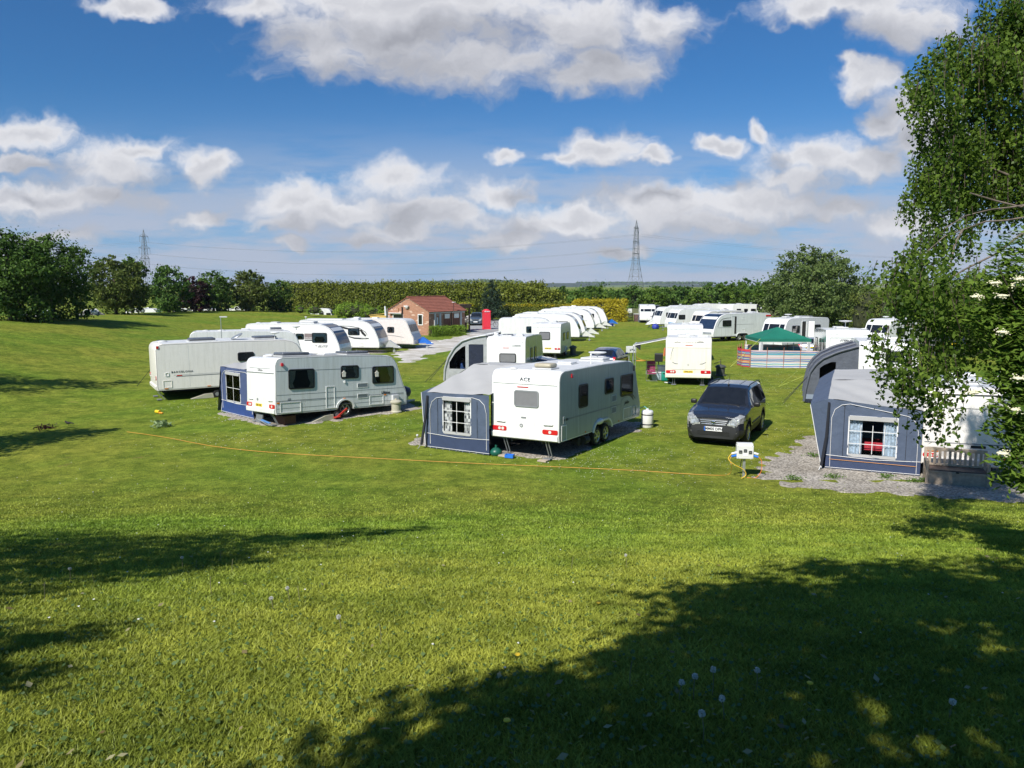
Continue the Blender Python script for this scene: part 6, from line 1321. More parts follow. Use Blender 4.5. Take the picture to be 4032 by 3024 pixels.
# inflatable awnings: arched beams carrying fabric
SILVF = mat('silver_fabric', (.40, .41, .42), .45, .2, var=.12, scale=4, bump=.02, bscale=5)
SLATE = mat('slate_fabric', (.085, .095, .12), .55, var=.15, bump=.025, bscale=5, scale=3)
NAVYF = mat('navy_fabric', (.012, .017, .038), .5, var=.2, bump=.02, bscale=6)
def arc_prof(D, h, n=12, top=2.55):
    return [(-D + D * (1 - math.cos(a)) * 1.0, h * 0 + top * math.sin(a) ** .62) for a in np.linspace(0, math.pi / 2, n)]
def inflatable(label, pose, Wd, D, Ln, top, skin, wall, light=None, prof=None, y0=.1, tilt=1.0, low=None, openings=(), z0=0.03):
    rt = empty('awning', (pose[0], pose[1], z0), pose[2], label, 'awning', 'inflatable awnings', tilt=tilt * .3); xa = -Wd / 2 - .02
    pr = [(xa + a, b) for a, b in arc_prof(D, 0, 14, top)]
    if prof:
        q_ = np.array(prof, float); u_ = np.linspace(0, len(q_) - 1, 22); pr = [(xa + np.interp(t, range(len(q_)), q_[:, 0]) , np.interp(t, range(len(q_)), q_[:, 1])) for t in u_]; D = -q_[0][0]
    mb = MB()
    for k in range(len(pr) - 1): mb.sheet((pr[k][0], y0, pr[k][1]), (pr[k + 1][0], y0, pr[k + 1][1]), (pr[k + 1][0], y0 + Ln, pr[k + 1][1]), (pr[k][0], y0 + Ln, pr[k][1]), 1, 10, lambda u, v: .02 * math.sin(v * 30))
    mb.build('roof', skin, rt, 60)
    for yy, nm in ((y0, 'end_wall'), (y0 + Ln, 'far_wall')):
        mb = MB(); n = 26
        for i in range(n):
            xq0, xq1 = xa - D + D * i / n, xa - D + D * (i + 1) / n
            f = lambda q: np.interp(q, [p[0] for p in pr], [p[1] for p in pr])
            o = [op for op in openings if op[0] <= (xq0 + xq1) / 2 - xa <= op[1]] if nm == 'end_wall' else []
            spans = [(0, f(xq0), f(xq1))] if not o else []
            if o: zb, ztp = o[0][2], o[0][3]; mb.poly([(xq0, yy, 0), (xq1, yy, 0), (xq1, yy, min(zb, f(xq1))), (xq0, yy, min(zb, f(xq0)))]); a1, a2 = max(min(ztp, f(xq0) - .28), .3), max(min(ztp, f(xq1) - .28), .3); mb.poly([(xq0, yy, a1), (xq1, yy, a2), (xq1, yy, f(xq1)), (xq0, yy, f(xq0))])
            else: mb.poly([(xq0, yy, 0), (xq1, yy, 0), (xq1, yy, f(xq1)), (xq0, yy, f(xq0))])
        mb.build(nm, wall, rt)
    for (a, b, zb, ztp, kind) in openings:
        mb = MB(); f = lambda q: np.interp(q, [p[0] for p in pr], [p[1] for p in pr]); n = 8; L1 = []; 
        for i in range(n + 1): q = xa + a + (b - a) * i / n; L1.append((q, y0 + .01, min(ztp, f(q) - .28)))
        mb.poly([(xa + b, y0 + .01, zb), (xa + a, y0 + .01, zb)] + L1); mb.build('window' if kind != 'door' else 'door_panel', {'mesh': glassmat('mesh_window', (.50, .51, .53), .0, 1.1), 'door': NAVYF, 'clear': PVC}[kind], rt)
    for yy in (y0 - .03, y0 + Ln * .5, y0 + Ln):
        MB().tube([(a - .02, yy, b + .04) for a, b in pr], .06, 8).build('air_beam', light or skin, rt, 60)
    if low: MB().box((xa - D / 2, y0 - .012, .26), (D - .1, .01, .22)).build('lower_band', low[0], rt); MB().box((xa - D / 2, y0 - .014, .07), (D - .06, .01, .15)).build('mud_wall', low[1], rt)
    for yy, s in ((y0, -1), (y0 + .1, -.2)):
        MB().tube([(xa - D + .15, yy, 1.25), (xa - D - .9, yy + s * .8, .02)], .012, 5).build('guy_line', STRAP, rt)
    MB().box((xa - D / 2, y0 + Ln / 2, .01), (D, Ln, .012)).build('groundsheet', mat('groundsheet', (.05, .05, .055), .9), rt)
    return rt
inflatable('silver grey inflatable awning with seated camper inside, joined to the boxy caravan', NV, 2.2, 2.65, 3.6, 2.5, SILVF, SILVF, prof=[(-2.46, 0), (-2.42, .67), (-2.2, 1.32), (-1.85, 1.88), (-1.4, 2.25), (-.8, 2.46), (0, 2.6)], openings=((-2.22, -1.22, .72, 2.25, 'mesh'), (-1.05, -.2, .1, 2.12, 'door')), light=SILVF)
BX = root_of(3389, 34.5, 20, 2.42, 'l')
inflatable('slate grey inflatable awning with arched clear window beside the plain white caravan', (*BX, 20), 2.42, 2.75, 3.8, 2.55, SLATE, SLATE, prof=[(-2.2, 0), (-2.15, .6), (-2.0, 1.35), (-1.75, 1.75), (-1.45, 2.02), (-.85, 2.32), (0, 2.6)], openings=((-1.6, -.95, .6, 1.9, 'clear'),), low=(mat('pale_blue_grey', (.20, .24, .31), .6), NAVYF), z0=.05)
inflatable('dark awning sliver at the rear left edge of the long cream caravan', (-17.18, 36.62, 58.2), 2.24, 2.4, 3.0, 2.5, SLATE, NAVYF, y0=.5, z0=.15)
cxq = (xq, 118, 187); inflatable('dark grey awning beside the farthest front facing caravan', (xq - .2, 113.2, 7), 2.25 - 5.0, 2.9, 2.6, 2.45, SLATE, NAVYF, z0=.02)

# ------------------------------------------------------------------ person in the silver awning
def person(label, loc, yaw, M_):
    rt = empty('person', loc, yaw, label, 'person')
    V = {}; E_ = []; 
    def add(k, p, r, par=None): V[k] = (p, r); (E_.append((par, k)) if par else None)
    add('pel', (0, 0, .47), .15); add('sp', (0, -.04, .68), .145, 'pel'); add('ch', (0, -.03, .88), .16, 'sp'); add('nk', (0, 0, 1.03), .06, 'ch'); add('hd', (0, .03, 1.13), .085, 'nk'); add('hd2', (0, .03, 1.22), .085, 'hd'); add('ns', (0, .12, 1.15), .02, 'hd')
    for s, n in ((-1, 'l'), (1, 'r')):
        add(n + 'hip', (s * .1, .08, .47), .1, 'pel'); add(n + 'kn', (s * .14, .48, .48), .065, n + 'hip'); add(n + 'an', (s * .13, .5, .09), .042, n + 'kn'); add(n + 'ft', (s * .13, .66, .05), .035, n + 'an')
        add(n + 'sh', (s * .19, -.02, .93), .06, 'ch'); add(n + 'el', (s * .25, .1, .68), .045, n + 'sh'); add(n + 'wr', (s * .15, .32, .6), .03, n + 'el'); add(n + 'pa', (s * .12, .39, .585), .034, n + 'wr')
        for j in range(4): add(n + 'f%d' % j, (s * (.085 + .02 * j), .455 - .006 * abs(j - 1), .58), .009, n + 'pa'); add(n + 'g%d' % j, (s * (.085 + .02 * j), .485 - .006 * abs(j - 1), .56), .008, n + 'f%d' % j)
        add(n + 'th', (s * .07, .40, .6), .010, n + 'pa')
    ks = list(V); me = bpy.data.meshes.new('body'); me.from_pydata([V[k][0] for k in ks], [(ks.index(a), ks.index(b)) for a, b in E_], [])
    o = bpy.data.objects.new('body', me); COL.objects.link(o); sk = o.modifiers.new('s', 'SKIN'); o.modifiers.new('u', 'SUBSURF').levels = 1
    for i, k in enumerate(ks): me.skin_vertices[0].data[i].radius = (V[k][1],) * 2
    me.skin_vertices[0].data[0].use_root = True
    bpy.context.view_layer.update(); m2 = bpy.data.meshes.new_from_object(o.evaluated_get(bpy.context.evaluated_depsgraph_get())); bpy.data.objects.remove(o)
    skin, shirt, jean = mat('skin', (.50, .29, .2), .5), mat('blue_shirt', (.10, .22, .55), .8), mat('grey_trousers', (.35, .36, .38), .85)
    m2.materials.clear(); b = link('body', m2, [skin, shirt, jean], rt, smooth=60)
    for p in m2.polygons:
        c_ = p.center; p.material_index = 1 if (c_.z > .55 and c_.z < 1.0 and c_.y < .2) else (2 if c_.z < .58 and c_.y < .52 and c_.z > .12 and abs(c_.x) < .24 and not (c_.y > .3 and c_.z > .53) else 0)
    MB().sphere((0, .0, 1.2), .1, (.95, 1, .95)).build('hair', mat('dark_hair', (.03, .025, .02), .8), rt, 60)
    for s in (-1, 1): MB().sphere((s * .033, .108, 1.19), .012, n=6).build('eye', mat('eye', (.05, .04, .03), .3), rt)
    MB().box((0, .113, 1.10), (.045, .01, .01)).build('mouth', mat('lips', (.4, .15, .12), .6), rt)
    return rt
nm_ = Matrix.Translation((NV[0], NV[1], .04)) @ Matrix.Rotation(-R(NV[2]), 4, 'Z')
g = nm_ @ Vector((-2.75, .9, 0)); person('seated person in a blue shirt inside the silver awning', (g.x, g.y, .05), 100, None)
def fold_chair(label, loc, yaw, fabric, group=None, scale=1.0):
    rt = empty('folding_chair', loc, yaw, label, 'chair', group, scale=scale)
    for s in (-1, 1):
        MB().tube([(s * .28, .28, 0), (s * .28, .26, .42), (s * .28, .3, .62)], .014, 6).tube([(s * .28, -.28, 0), (s * .28, -.2, .35), (s * .27, -.34, 1.1)], .014, 6).tube([(s * .28, .28, .02), (s * .28, -.28, .02)], .012, 6).build('frame', GREYTRIM, rt, 50)
        MB().box((s * .28, .02, .63), (.055, .5, .03), bev=.01).build('armrest', BLACK, rt)
    MB().tube([(-.28, .28, .02), (.28, .28, .02)], .012, 6).tube([(-.28, .27, .40), (.28, .27, .40)], .012, 6).build('crossbar', GREYTRIM, rt, 50)
    MB().box((0, .04, .42), (.48, .5, .07), bev=.025, rx=R(4)).build('seat', fabric, rt, 50)
    for k in range(3): MB().box((0, -.22 - .045 * k, .56 + .22 * k), (.48, .06, .215), bev=.025, rx=R(12)).build('back_cushion', fabric, rt, 50)
    return rt
fm = bpy.data.materials.new('maroon_pattern'); fm.use_nodes = True
nt = fm.node_tree; v_ = nt.nodes.new('ShaderNodeTexVoronoi'); v_.inputs['Scale'].default_value = 22; tc_ = nt.nodes.new('ShaderNodeTexCoord'); r_ = nt.nodes.new('ShaderNodeValToRGB'); nt.links.new(tc_.outputs['Object'], v_.inputs[0]); nt.links.new(v_.outputs['Distance'], r_.inputs[0]); nt.links.new(r_.outputs[0], nt.nodes['Principled BSDF'].inputs[0])
r_.color_ramp.elements[0].color = (.55, .25, .35, 1); r_.color_ramp.elements[0].position = .12; r_.color_ramp.elements[1].color = (.20, .02, .07, 1); r_.color_ramp.elements[1].position = .3; nt.nodes['Principled BSDF'].inputs['Roughness'].default_value = .8
x, y = G(2568, 1502); fold_chair('padded maroon patterned reclining chair on the grass under the canopy', (x, y + .3, .01), 185, fm)
g = nm_ @ Vector((-2.75, .86, 0)); fold_chair('dark camping chair carrying the seated person in the silver awning', (g.x, g.y, .04), 100, mat('black_canvas', (.02, .02, .025), .8), scale=.97)
# canopy over the left side of the cream backed caravan
am = Matrix.Translation((AV[0], AV[1], 0)) @ Matrix.Rotation(-R(AV[2]), 4, 'Z')
cn = empty('canopy', (AV[0], AV[1], 0), AV[2], 'grey roll out canopy on two poles left of the cream backed caravan', 'canopy', tilt=1.0)
MB().sheet((-1.22, .7, 2.5), (-3.0, .7, 2.12), (-3.0, 3.4, 2.12), (-1.22, 3.4, 2.5), 6, 8, lambda u, v: .02 * math.sin(u * 3.1)).build('fabric', mat('canopy_grey', (.22, .225, .23), .7), cn, 50, solid=.01)
MB().tube([(-3.0, .66, 2.12), (-3.0, 3.44, 2.12)], .035, 8).build('front_roller', WHITE, cn, 50)
MB().tube([(-1.22, .68, 2.49), (-3.0, .68, 2.11)], .018, 8).build('support_arm', WHITE, cn, 50)
for yy in (.7, 2.6): MB().cyl((-3.0, yy, 0), (-3.0, yy, 2.1), .016).build('pole', STEEL, cn)
MB().poly([(-2.95, .7, 2.1), (-2.6, .7, 2.18), (-2.62, .72, 1.85)]).build('valance_corner', STRAP, cn)

# ------------------------------------------------------------------ power posts and cables
CABLE = mat('orange_cable', (.62, .30, .05), .55)
def power_post(label, x, y, yaw, legs=1, h=.62, w=.46, hh=.42, dep=.2):
    rt = empty('power_post', (x, y, h1(x, y)), yaw, label, 'power post', 'electric hook-up posts on the grass')
    for k in range(legs): s = 0 if legs == 1 else (k - .5) * .3; MB().box((s, .02, h / 2 - .05), (.07, .05, h + .1)).box((s, .02, h * .8), (.04, .06, .3)).build('post', STEEL, rt)
    o = MB().box((0, 0, h + hh / 2), (w, dep, hh), bev=.012).build('box', mat('white_enclosure', (.68, .68, .66), .4), rt); P = PL((0, -dep / 2, 0), (1, 0, 0), (0, 0, 1))
    MB().box((0, .02, h + hh + .025), (w - .02, dep, .06), bev=.01).build('lid', mat('white_enclosure', (.68, .68, .66), .4), rt)
    for s, z in ((-.13, .2), (0, .235), (.14, .19)):
        b = plate(o, 'socket_window', GREYTRIM, P, s, h + z, .095, .095, .015, d1=.012); plate(b, 'breaker', BLACK, P, s, h + z, .075, .075, .01, .012, .016); plate(b, 'breaker', STEEL, P, s, h + z - .005, .05, .02, .004, .016, .02)
    plate(o, 'notice', WPLATE, P, .01, h + .12, .13, .08, .004, d1=.004)
    for sx in (-.19, .19):
        for sz in (.03, .37): plate(o, 'screw', GREYTRIM, P, sx, h + sz, .018, .018, .009, d1=.006)
    return rt
px_, py_ = G(2928, 1880); P0 = power_post('white electric hook-up box on a single steel post in front of the dark off-roader', px_, py_, 6, h=.56, hh=.38, w=.46)
for s in (-1, 1):
    for z in (.64, .72): 
        MB().cyl((s * .23, -.02, z), (s * .37, -.05, z - .03), .035, .03).build('plug', BLUEC if z < .7 else WHITE, P0, 50)
MB().tube([(-.05, .05, .55), (-.1, .06, .3), (-.08, .05, .0)], .012, 6).build('supply_cable', BLACK, P0)
def cable(label, pts, r=.011, m=CABLE):
    out = []
    P_ = [Vector(p) for p in pts]
    for i in range(len(P_) - 1):
        a, b, c, d = P_[max(i - 1, 0)], P_[i], P_[i + 1], P_[min(i + 2, len(P_) - 1)]
        for k in range(6): t = k / 6; out.append(.5 * ((2 * b) + (c - a) * t + (2 * a - 5 * b + 4 * c - d) * t * t + (3 * b - a - 3 * c + d) * t ** 3))
    out.append(P_[-1]); return tag(MB().tube(out, r, 6).build('cable', m, None, 60), label, 'cable')
def gp(px, py, lift=.02):
    d = ray(px, py); t = 3.0
    for _ in range(60):
        p = d * t; e = CAMH + p[2] - h1(p[0], p[1]); t += e * .9 / max(.06, -d[2])
        if abs(e) < .002: break
    p = d * t; return (p[0], p[1], h1(p[0], p[1]) + lift)
pw = P0.matrix_world
ends = pw @ Vector((-.37, -.05, .61)); e2 = pw @ Vector((-.47, -.1, .45))
cable('long orange cable snaking over the lawn from the left to the hook-up post', [gp(500, 1702), gp(640, 1722), gp(860, 1762), gp(1120, 1787), gp(1500, 1808), gp(1850, 1826), gp(2200, 1841), gp(2500, 1855), gp(2700, 1868), gp(2830, 1874), gp(2872, 1868), tuple(pw @ Vector((-.36, -.1, .35))), tuple(pw @ Vector((-.42, -.08, .5))), tuple(ends)], .008)
cable('short orange cable looping down the right side of the hook-up post', [tuple(pw @ Vector((.37, -.05, .61))), tuple(pw @ Vector((.46, -.08, .5))), tuple(pw @ Vector((.45, -.1, .2))), tuple(pw @ Vector((.3, -.1, .02))), tuple(pw @ Vector((.08, -.06, .015)))], .009, mat('red_orange_cable', (.75, .2, .04), .55))
cable('yellow cable crossing under the hook-up box to the ground', [tuple(pw @ Vector((-.36, -.05, .70))), tuple(pw @ Vector((-.46, -.1, .55))), tuple(pw @ Vector((-.3, -.12, .4))), tuple(pw @ Vector((-.03, -.1, .25))), tuple(pw @ Vector((.04, -.1, .1))), tuple(pw @ Vector((-.1, -.2, .02)))], .012, mat('yellow_cable', (.75, .5, .05), .55))
x, y = G(2484, 1424); P1 = power_post('white electric hook-up box on twin legs near the canopy poles', x, y, -14, legs=2, h=.65, w=.62, hh=.4, dep=.4)
q = P1.matrix_world; cable('coil of orange cable in the grass by the canopy pole', [tuple(q @ Vector((.3, 0, .7))), tuple(q @ Vector((.45, 0, .3)))] + [tuple(q @ Vector((.8 + .35 * math.cos(k) , .05 + .3 * math.sin(k), .03 + .006 * k))) for k in np.linspace(0, 12, 16)] + [tuple(q @ Vector((2.2, .4, .02))), tuple(q @ Vector((3.6, .1, .02)))], .02)
x, y = G(2498, 1252); power_post('small distant white hook-up box left of the farthest caravan', x - .8, y, 0, legs=1, h=.9, w=.7, hh=.6, dep=.3)

# ------------------------------------------------------------------ water carriers and small things by the caravans
def barrel(label, x, y, body, bands=BLACK, r=.2, h=.62, z=None, name='water_carrier', cat='water carrier', waist=False, s=1.0):
    rt = empty(name, (x, y, h1(x, y) if z is None else z), 0, label, cat, None, scale=s)
    pr = [(r * .9, 0), (r, .03), (r, h * .78), (r * .97, h * .83), (r * 1.0, h * .88), (r * .85, h * .96), (r * .3, h)] if not waist else [(r, 0), (r * 1.05, .05), (r * .86, .1), (r * .86, h * .7), (r * 1.08, h * .76), (r * 1.08, h * .86), (r * .8, h * .95), (r * .3, h)]
    MB().lathe(pr, n=24).build('drum', body, rt, 40); MB().cyl((0, 0, h), (0, 0, h + .05), .05).build('cap', body, rt, 40)
    for z_ in ((.13, .22), (h * .74, h * .74 + .05)) if not waist else (): MB().lathe([(r * .95, z_[0] - .02), (r * 1.035, z_[0] - .015), (r * 1.035, z_[0] + .02), (r * .95, z_[0] + .025)], n=24).build('strap', bands, rt, 40)
    return rt
x, y = G(2548, 1682); w = barrel('white round water carrier with black straps at the front corner of the large caravan', x, y, WHITE, r=.23, h=.68)
MB().tube([(0, 0, .72), (-.12, .05, .8), (-.3, .12, .7), (-.42, .15, .62)], .016, 6).build('hose', mat('teal_hose', (.05, .35, .33), .5), w, 50)
BEIGE = mat('beige_plastic', (.42, .40, .31), .5)
x, y = G(1560, 1624); w = barrel('beige waisted water carrier beside the front end of the older ridged caravan', x, y, BEIGE, r=.23, h=.56, waist=True)
DKG = mat('dark_plastic', (.07, .075, .07), .5)
x, y = G(2836, 1480); w = barrel('dark ribbed water carrier right of the cream backed caravan', x, y, DKG, r=.30, h=.68, waist=True); MB().cyl((0, 0, .68), (0, 0, 1.05), .018).tube([(-.4, 0, .75), (-.2, 0, .8), (0, 0, .9)], .02, 6).build('pump', BLACK, w)
x, y = G(2256, 1398); barrel('dark water carrier beside the caravan with the yellow rear plate', x, y, DKG, r=.27, h=.75, waist=True)
x, y = G(1576, 1352); barrel('bright blue bucket barrel by the pinkish cream caravan', x, y, BLUEC, r=.26, h=.6, name='barrel', cat='barrel'); x, y = G(1597, 1353); barrel('cream tub next to the bright blue barrel', x, y, BEIGE, r=.25, h=.45, name='barrel', cat='barrel', waist=True)
# front cover over the hitch of the older caravan
ufm = Matrix.Translation((-9.84, 29.76, 0)) @ Matrix.Rotation(-R(44.4), 4, 'Z')
def lump(label, name, cat, M_, p, d, m, seed=0, yaw=0):
    g = M_ @ Vector(p); mb = MB(); q = bmesh.ops.create_icosphere(mb.bm, subdivisions=3, radius=1); r = random.Random(seed); ph = [r.uniform(0, 6) for _ in range(6)]
    for v in q['verts']:
        c_ = v.co; k = 1 + .12 * math.sin(c_.x * 5 + ph[0]) * math.sin(c_.y * 4 + ph[1]) + .08 * math.sin(c_.z * 9 + ph[2] + c_.x * 6); v.co = Vector((c_.x * d[0] * k, c_.y * d[1] * k, max(-.55, c_.z) * d[2] * k + d[2] * .55))
    o = mb.build(name, m, None, 60); o.location = (g.x, g.y, max(h1(g.x, g.y), g.z if p[2] else -9)); o.rotation_euler = (0, 0, -R(yaw)); return tag(o, label, cat)
lump('navy fabric cover bundled over the tow bar of the older ridged caravan', 'hitch_cover', 'cover', ufm, (-.2, 6.9, .38), (.35, .6, .33), mat('navy_cover', (.02, .028, .07), .6), 3, 44.4)
# brick red and grey boxes under it, levelling wheels
for (lab, p, k) in [('motor mover with grey rollers and wheel under the older ridged caravan', (.9, 2.2, .0), 0), ('motor mover lying under the long cream caravan', None, 1), ('dark motor mover under the right side of the cream backed caravan', None, 2)]:
    M_ = {0: ufm, 1: Matrix.Translation((-17.18, 36.62, 0)) @ Matrix.Rotation(-R(58.2), 4, 'Z'), 2: am}[k]; p = {0: (1.0, 2.3, 0), 1: (1.0, 2.2, 0), 2: (1.25, 1.1, 0)}[k]; g = M_ @ Vector(p)
    rt = empty('levelling_ramp', (g.x, g.y, h1(g.x, g.y) + .012), {0: 44.4, 1: 58.2, 2: 12.5}[k], lab, 'ramp')
    mm_ = BEIGE if k < 2 else CHASSIS
    MB().prism([(-.14, -.75, 0), (-.14, -.1, .2), (-.14, .25, .22), (-.14, .3, 0)], (.28, 0, 0)).build('housing', mm_, rt); MB().cyl((-.12, .45, .17), (.12, .45, .17), .17, n=20).build('roller', TYRE, rt, 40); MB().cyl((-.13, .45, .17), (.13, .45, .17), .09, n=16).build('hub', GREYTRIM, rt, 40)
g = ufm @ Vector((1.05, 3.0, 0)); o = MB().box((0, -.05, .24), (.05, .55, .08), rx=R(32), bev=.01).box((.0, -.32, .09), (.2, .25, .04), rx=R(5)).build('wheel_clamp', mat('red_paint', (.5, .04, .03), .35)); o.location = (g.x + .1, g.y - .1, .02); o.rotation_euler = (0, 0, -R(44)); tag(o, 'red wheel clamp leaning on the wheel of the older ridged caravan', 'wheel clamp')
g = ufm @ Vector((.55, .75, 0)); o = MB().box((0, 0, .17), (.7, .5, .33), bev=.01).build('storage_box', mat('rust_brown', (.12, .05, .035), .8)); o.location = (g.x, g.y, .02); o.rotation_euler = (0, 0, -R(44)); tag(o, 'rust brown box under the rear of the older ridged caravan', 'box')
g = ufm @ Vector((-.35, .12, 0)); o = MB().box((0, 0, .17), (.5, .06, .36), rx=R(-12), bev=.01).build('step', mat('perforated_grey', (.16, .17, .18), .5)); o.location = (g.x, g.y, .02); o.rotation_euler = (0, 0, -R(44)); tag(o, 'grey plastic panel propped under the rear lamps of the older ridged caravan', 'panel')
g = ufm @ Vector((.3, .05, 0)); rt = empty('folded_frame', (g.x, g.y, .02), 30, 'folded blue and steel frame lying behind the older ridged caravan', 'frame'); MB().tube([(-.5, 0, .2), (.3, -.2, .05), (.5, 0, .02)], .02, 6).tube([(-.45, .1, .16), (.35, -.1, .04)], .02, 6).build('tubes', STEEL, rt); MB().box((0, -.02, .13), (.5, .12, .02), ry=R(12)).build('fabric', mat('blue_webbing', (.1, .25, .55), .7), rt)
acm = Matrix.Translation((.39, 23.76, 0)) @ Matrix.Rotation(-R(30.4), 4, 'Z')
g = acm @ Vector((-1.02, -.05, 0)); rt = empty('gas_bottle_cover', (g.x, g.y, .012), 0, 'small dark green squat container beside the steady under the large caravan', 'container'); MB().lathe([(.16, 0), (.2, .06), (.19, .14), (.1, .22), (.04, .24)], n=20).build('vessel', mat('bottle_green', (.01, .10, .07), .4), rt, 50); MB().cyl((0, 0, .22), (0, 0, .32), .035).build('neck', mat('bottle_green', (.01, .10, .07), .4), rt)
g = acm @ Vector((-.42, -.2, 0)); rt = empty('tray', (g.x, g.y, .012), 20, 'little blue tray on the gravel under the rear of the large caravan', 'tray')
for (c_, d_) in (((0, 0, .02), (.26, .16, .03)), ((-.13, 0, .06), (.02, .16, .1)), ((.13, 0, .06), (.02, .16, .1)), ((0, -.08, .06), (.28, .02, .1)), ((0, .08, .06), (.28, .02, .1))): MB().box(c_, d_).build('side', BLUEC, rt)
for s in (-.7, .72): g = acm @ Vector((s, -.1, 0)); o = MB().box((0, 0, .02), (.3, .22, .05), bev=.008).build('wooden_pad', mat('pale_wood', (.42, .35, .27), .8, var=.2, scale=20)); o.location = (g.x, g.y, .012); o.rotation_euler = (0, 0, -R(30)); tag(o, 'wooden pad under the %s rear steady of the large caravan' % ('left' if s < 0 else 'right'), 'pad', 'wooden pads under steadies')
g = (*G(1643, 1742), 0); rt = empty('garden_light', (G(1644, 1748)[0], G(1644, 1748)[1], 0), 0, 'short solar garden light on the gravel left of the blue awning', 'garden light'); MB().cyl((0, 0, 0), (0, 0, .26), .008).build('stake', STEEL, rt); MB().sphere((0, 0, .3), .045).build('lamp', LGREY, rt, 60)
# under the canopy
x, y = G(2590, 1500); rt = empty('storage_tub', (x, y + .3, .01), 5, 'clear plastic storage tub beside the maroon chair', 'storage tub'); MB().box((0, 0, .22), (.55, .4, .42), bev=.03).build('tub', mat('clear_tub', (.32, .40, .46), .25), rt, 50); MB().box((0, 0, .45), (.6, .45, .04), bev=.015).build('lid', LGREY, rt)
x, y = G(2610, 1497); rt = empty('camping_stove', (x, y + .6, .01), 5, 'white camping unit standing against the cream backed caravan', 'camping unit'); MB().box((0, 0, .38), (.42, .4, .72), bev=.02).build('cabinet', WHITE, rt); MB().box((0, 0, .77), (.48, .42, .04), bev=.01).build('worktop', LGREY, rt)
x, y = G(2616, 1501); rt = empty('step_stool', (x, y, .01), 8, 'green plastic carry box with slot in front of the white camping unit', 'box'); MB().box((0, 0, .28), (.36, .3, .5), bev=.03).build('body', mat('green_plastic', (.01, .22, .16), .4), rt, 50); MB().box((0, -.152, .44), (.2, .012, .06)).build('handle_slot', BLACK, rt)
x, y = G(2619, 1453); rt = empty('towel', (x, y, 0), 0, 'orange red towel hanging beside the cream backed caravan', 'towel'); MB().sheet((-.15, 0, .85), (.15, 0, .9), (.15, 0, 1.35), (-.1, 0, 1.4), 6, 6, lambda u, v: .03 * math.sin(u * 9)).build('cloth', mat('orange_cloth', (.6, .16, .06), .8), rt, solid=.01)
x, y = G(2625, 1509)
for k in range(2): o = MB().box((0, 0, .03), (.1, .26, .05), bev=.02).build('sandal', WHITE, None, 50); o.location = (x - .02 + .2 * k, y, .012); o.rotation_euler = (0, 0, .5 + k * .3); tag(o, 'white sandal on the grass, %s of the pair behind the green box' % ('left' if k == 0 else 'right'), 'shoe', 'white sandals')
g = am @ Vector((-1.75, 5.6, 0)); rt = empty('step', (g.x, g.y, .0), 12, 'dark box and dropped cable left of the cream backed caravan', 'box'); MB().box((0, 0, 1.0), (.5, .4, .5), bev=.03).cyl((0, 0, 0), (0, 0, .8), .03).build('case', BLACK, rt)

# ------------------------------------------------------------------ gazebo and windbreaks
GREENF = mat('green_canvas', (.005, .145, .095), .75, var=.08, scale=2, bump=.02, bscale=2.5)
gx, gy = X(3061, 52.9); gz = empty('gazebo', (gx, gy, 0), 2, 'green pyramid gazebo on white framed legs behind the striped windbreak', 'gazebo'); hw = 1.72
mb = MB(); c4 = [(-hw, -hw), (hw, -hw), (hw, hw), (-hw, hw)]
for i in range(4):
    a, b = c4[i], c4[(i + 1) % 4]; n = 9
    for k in range(n):
        rowf = lambda f: [(a[0] + (b[0] - a[0]) * t) * (1 - f) for t in (0,)]
    mb.sheet((*a, 1.88), (*b, 1.88), (b[0] * .02, b[1] * .02, 2.58), (a[0] * .02, a[1] * .02, 2.58), 8, 6, lambda u, v: -.07 * math.sin(math.pi * u) * math.sin(math.pi * v) )
mb.build('roof', GREENF, gz, 35)
mb = MB()
for i in range(4): a, b = c4[i], c4[(i + 1) % 4]; mb.sheet((*a, 1.68), (*b, 1.68), (*b, 1.88), (*a, 1.88), 10, 1, lambda u, v: .01 * math.sin(u * 20))
mb.build('valance', GREENF, gz)
mb = MB()
for i in range(4): a, b = c4[i], c4[(i + 1) % 4]; mb.cyl((*a, 1.66), (*b, 1.66), .018)
mb.build('top_frame', WHITE, gz)
for (a, b) in c4: MB().box((a * .97, b * .97, .84), (.05, .05, 1.68)).build('leg', WHITE, gz)
for (a, b) in c4[:2]:
    s = -1 if a < 0 else 1; MB().box((a * .97 - s * .12, b * 1.0, .84), (.2, .015, 1.62)).build('leg_curtain', WHITE, gz)
    for k in (-.03, .05): MB().box((a * .97 - s * .12 + k, b * 1.0 - .012, .84), (.035, .006, 1.6)).build('leg_stripe', mat('slate_stripe', (.10, .11, .16), .7), gz)
GUY = mat('lime_guy', (.45, .52, .12), .6)
def guy(lab, a, b): return tag(MB().tube([a, b], .014, 5).build('guy_line', GUY), lab, 'guy line', 'lime green guy lines')
guy('upper lime guy line left of the gazebo', (gx - hw, gy - hw, 1.9), (*G(2876, 1445), .01)); guy('lower lime guy line left of the gazebo', (gx - hw, gy - hw + .2, 1.8), (*G(2884, 1430), .01))
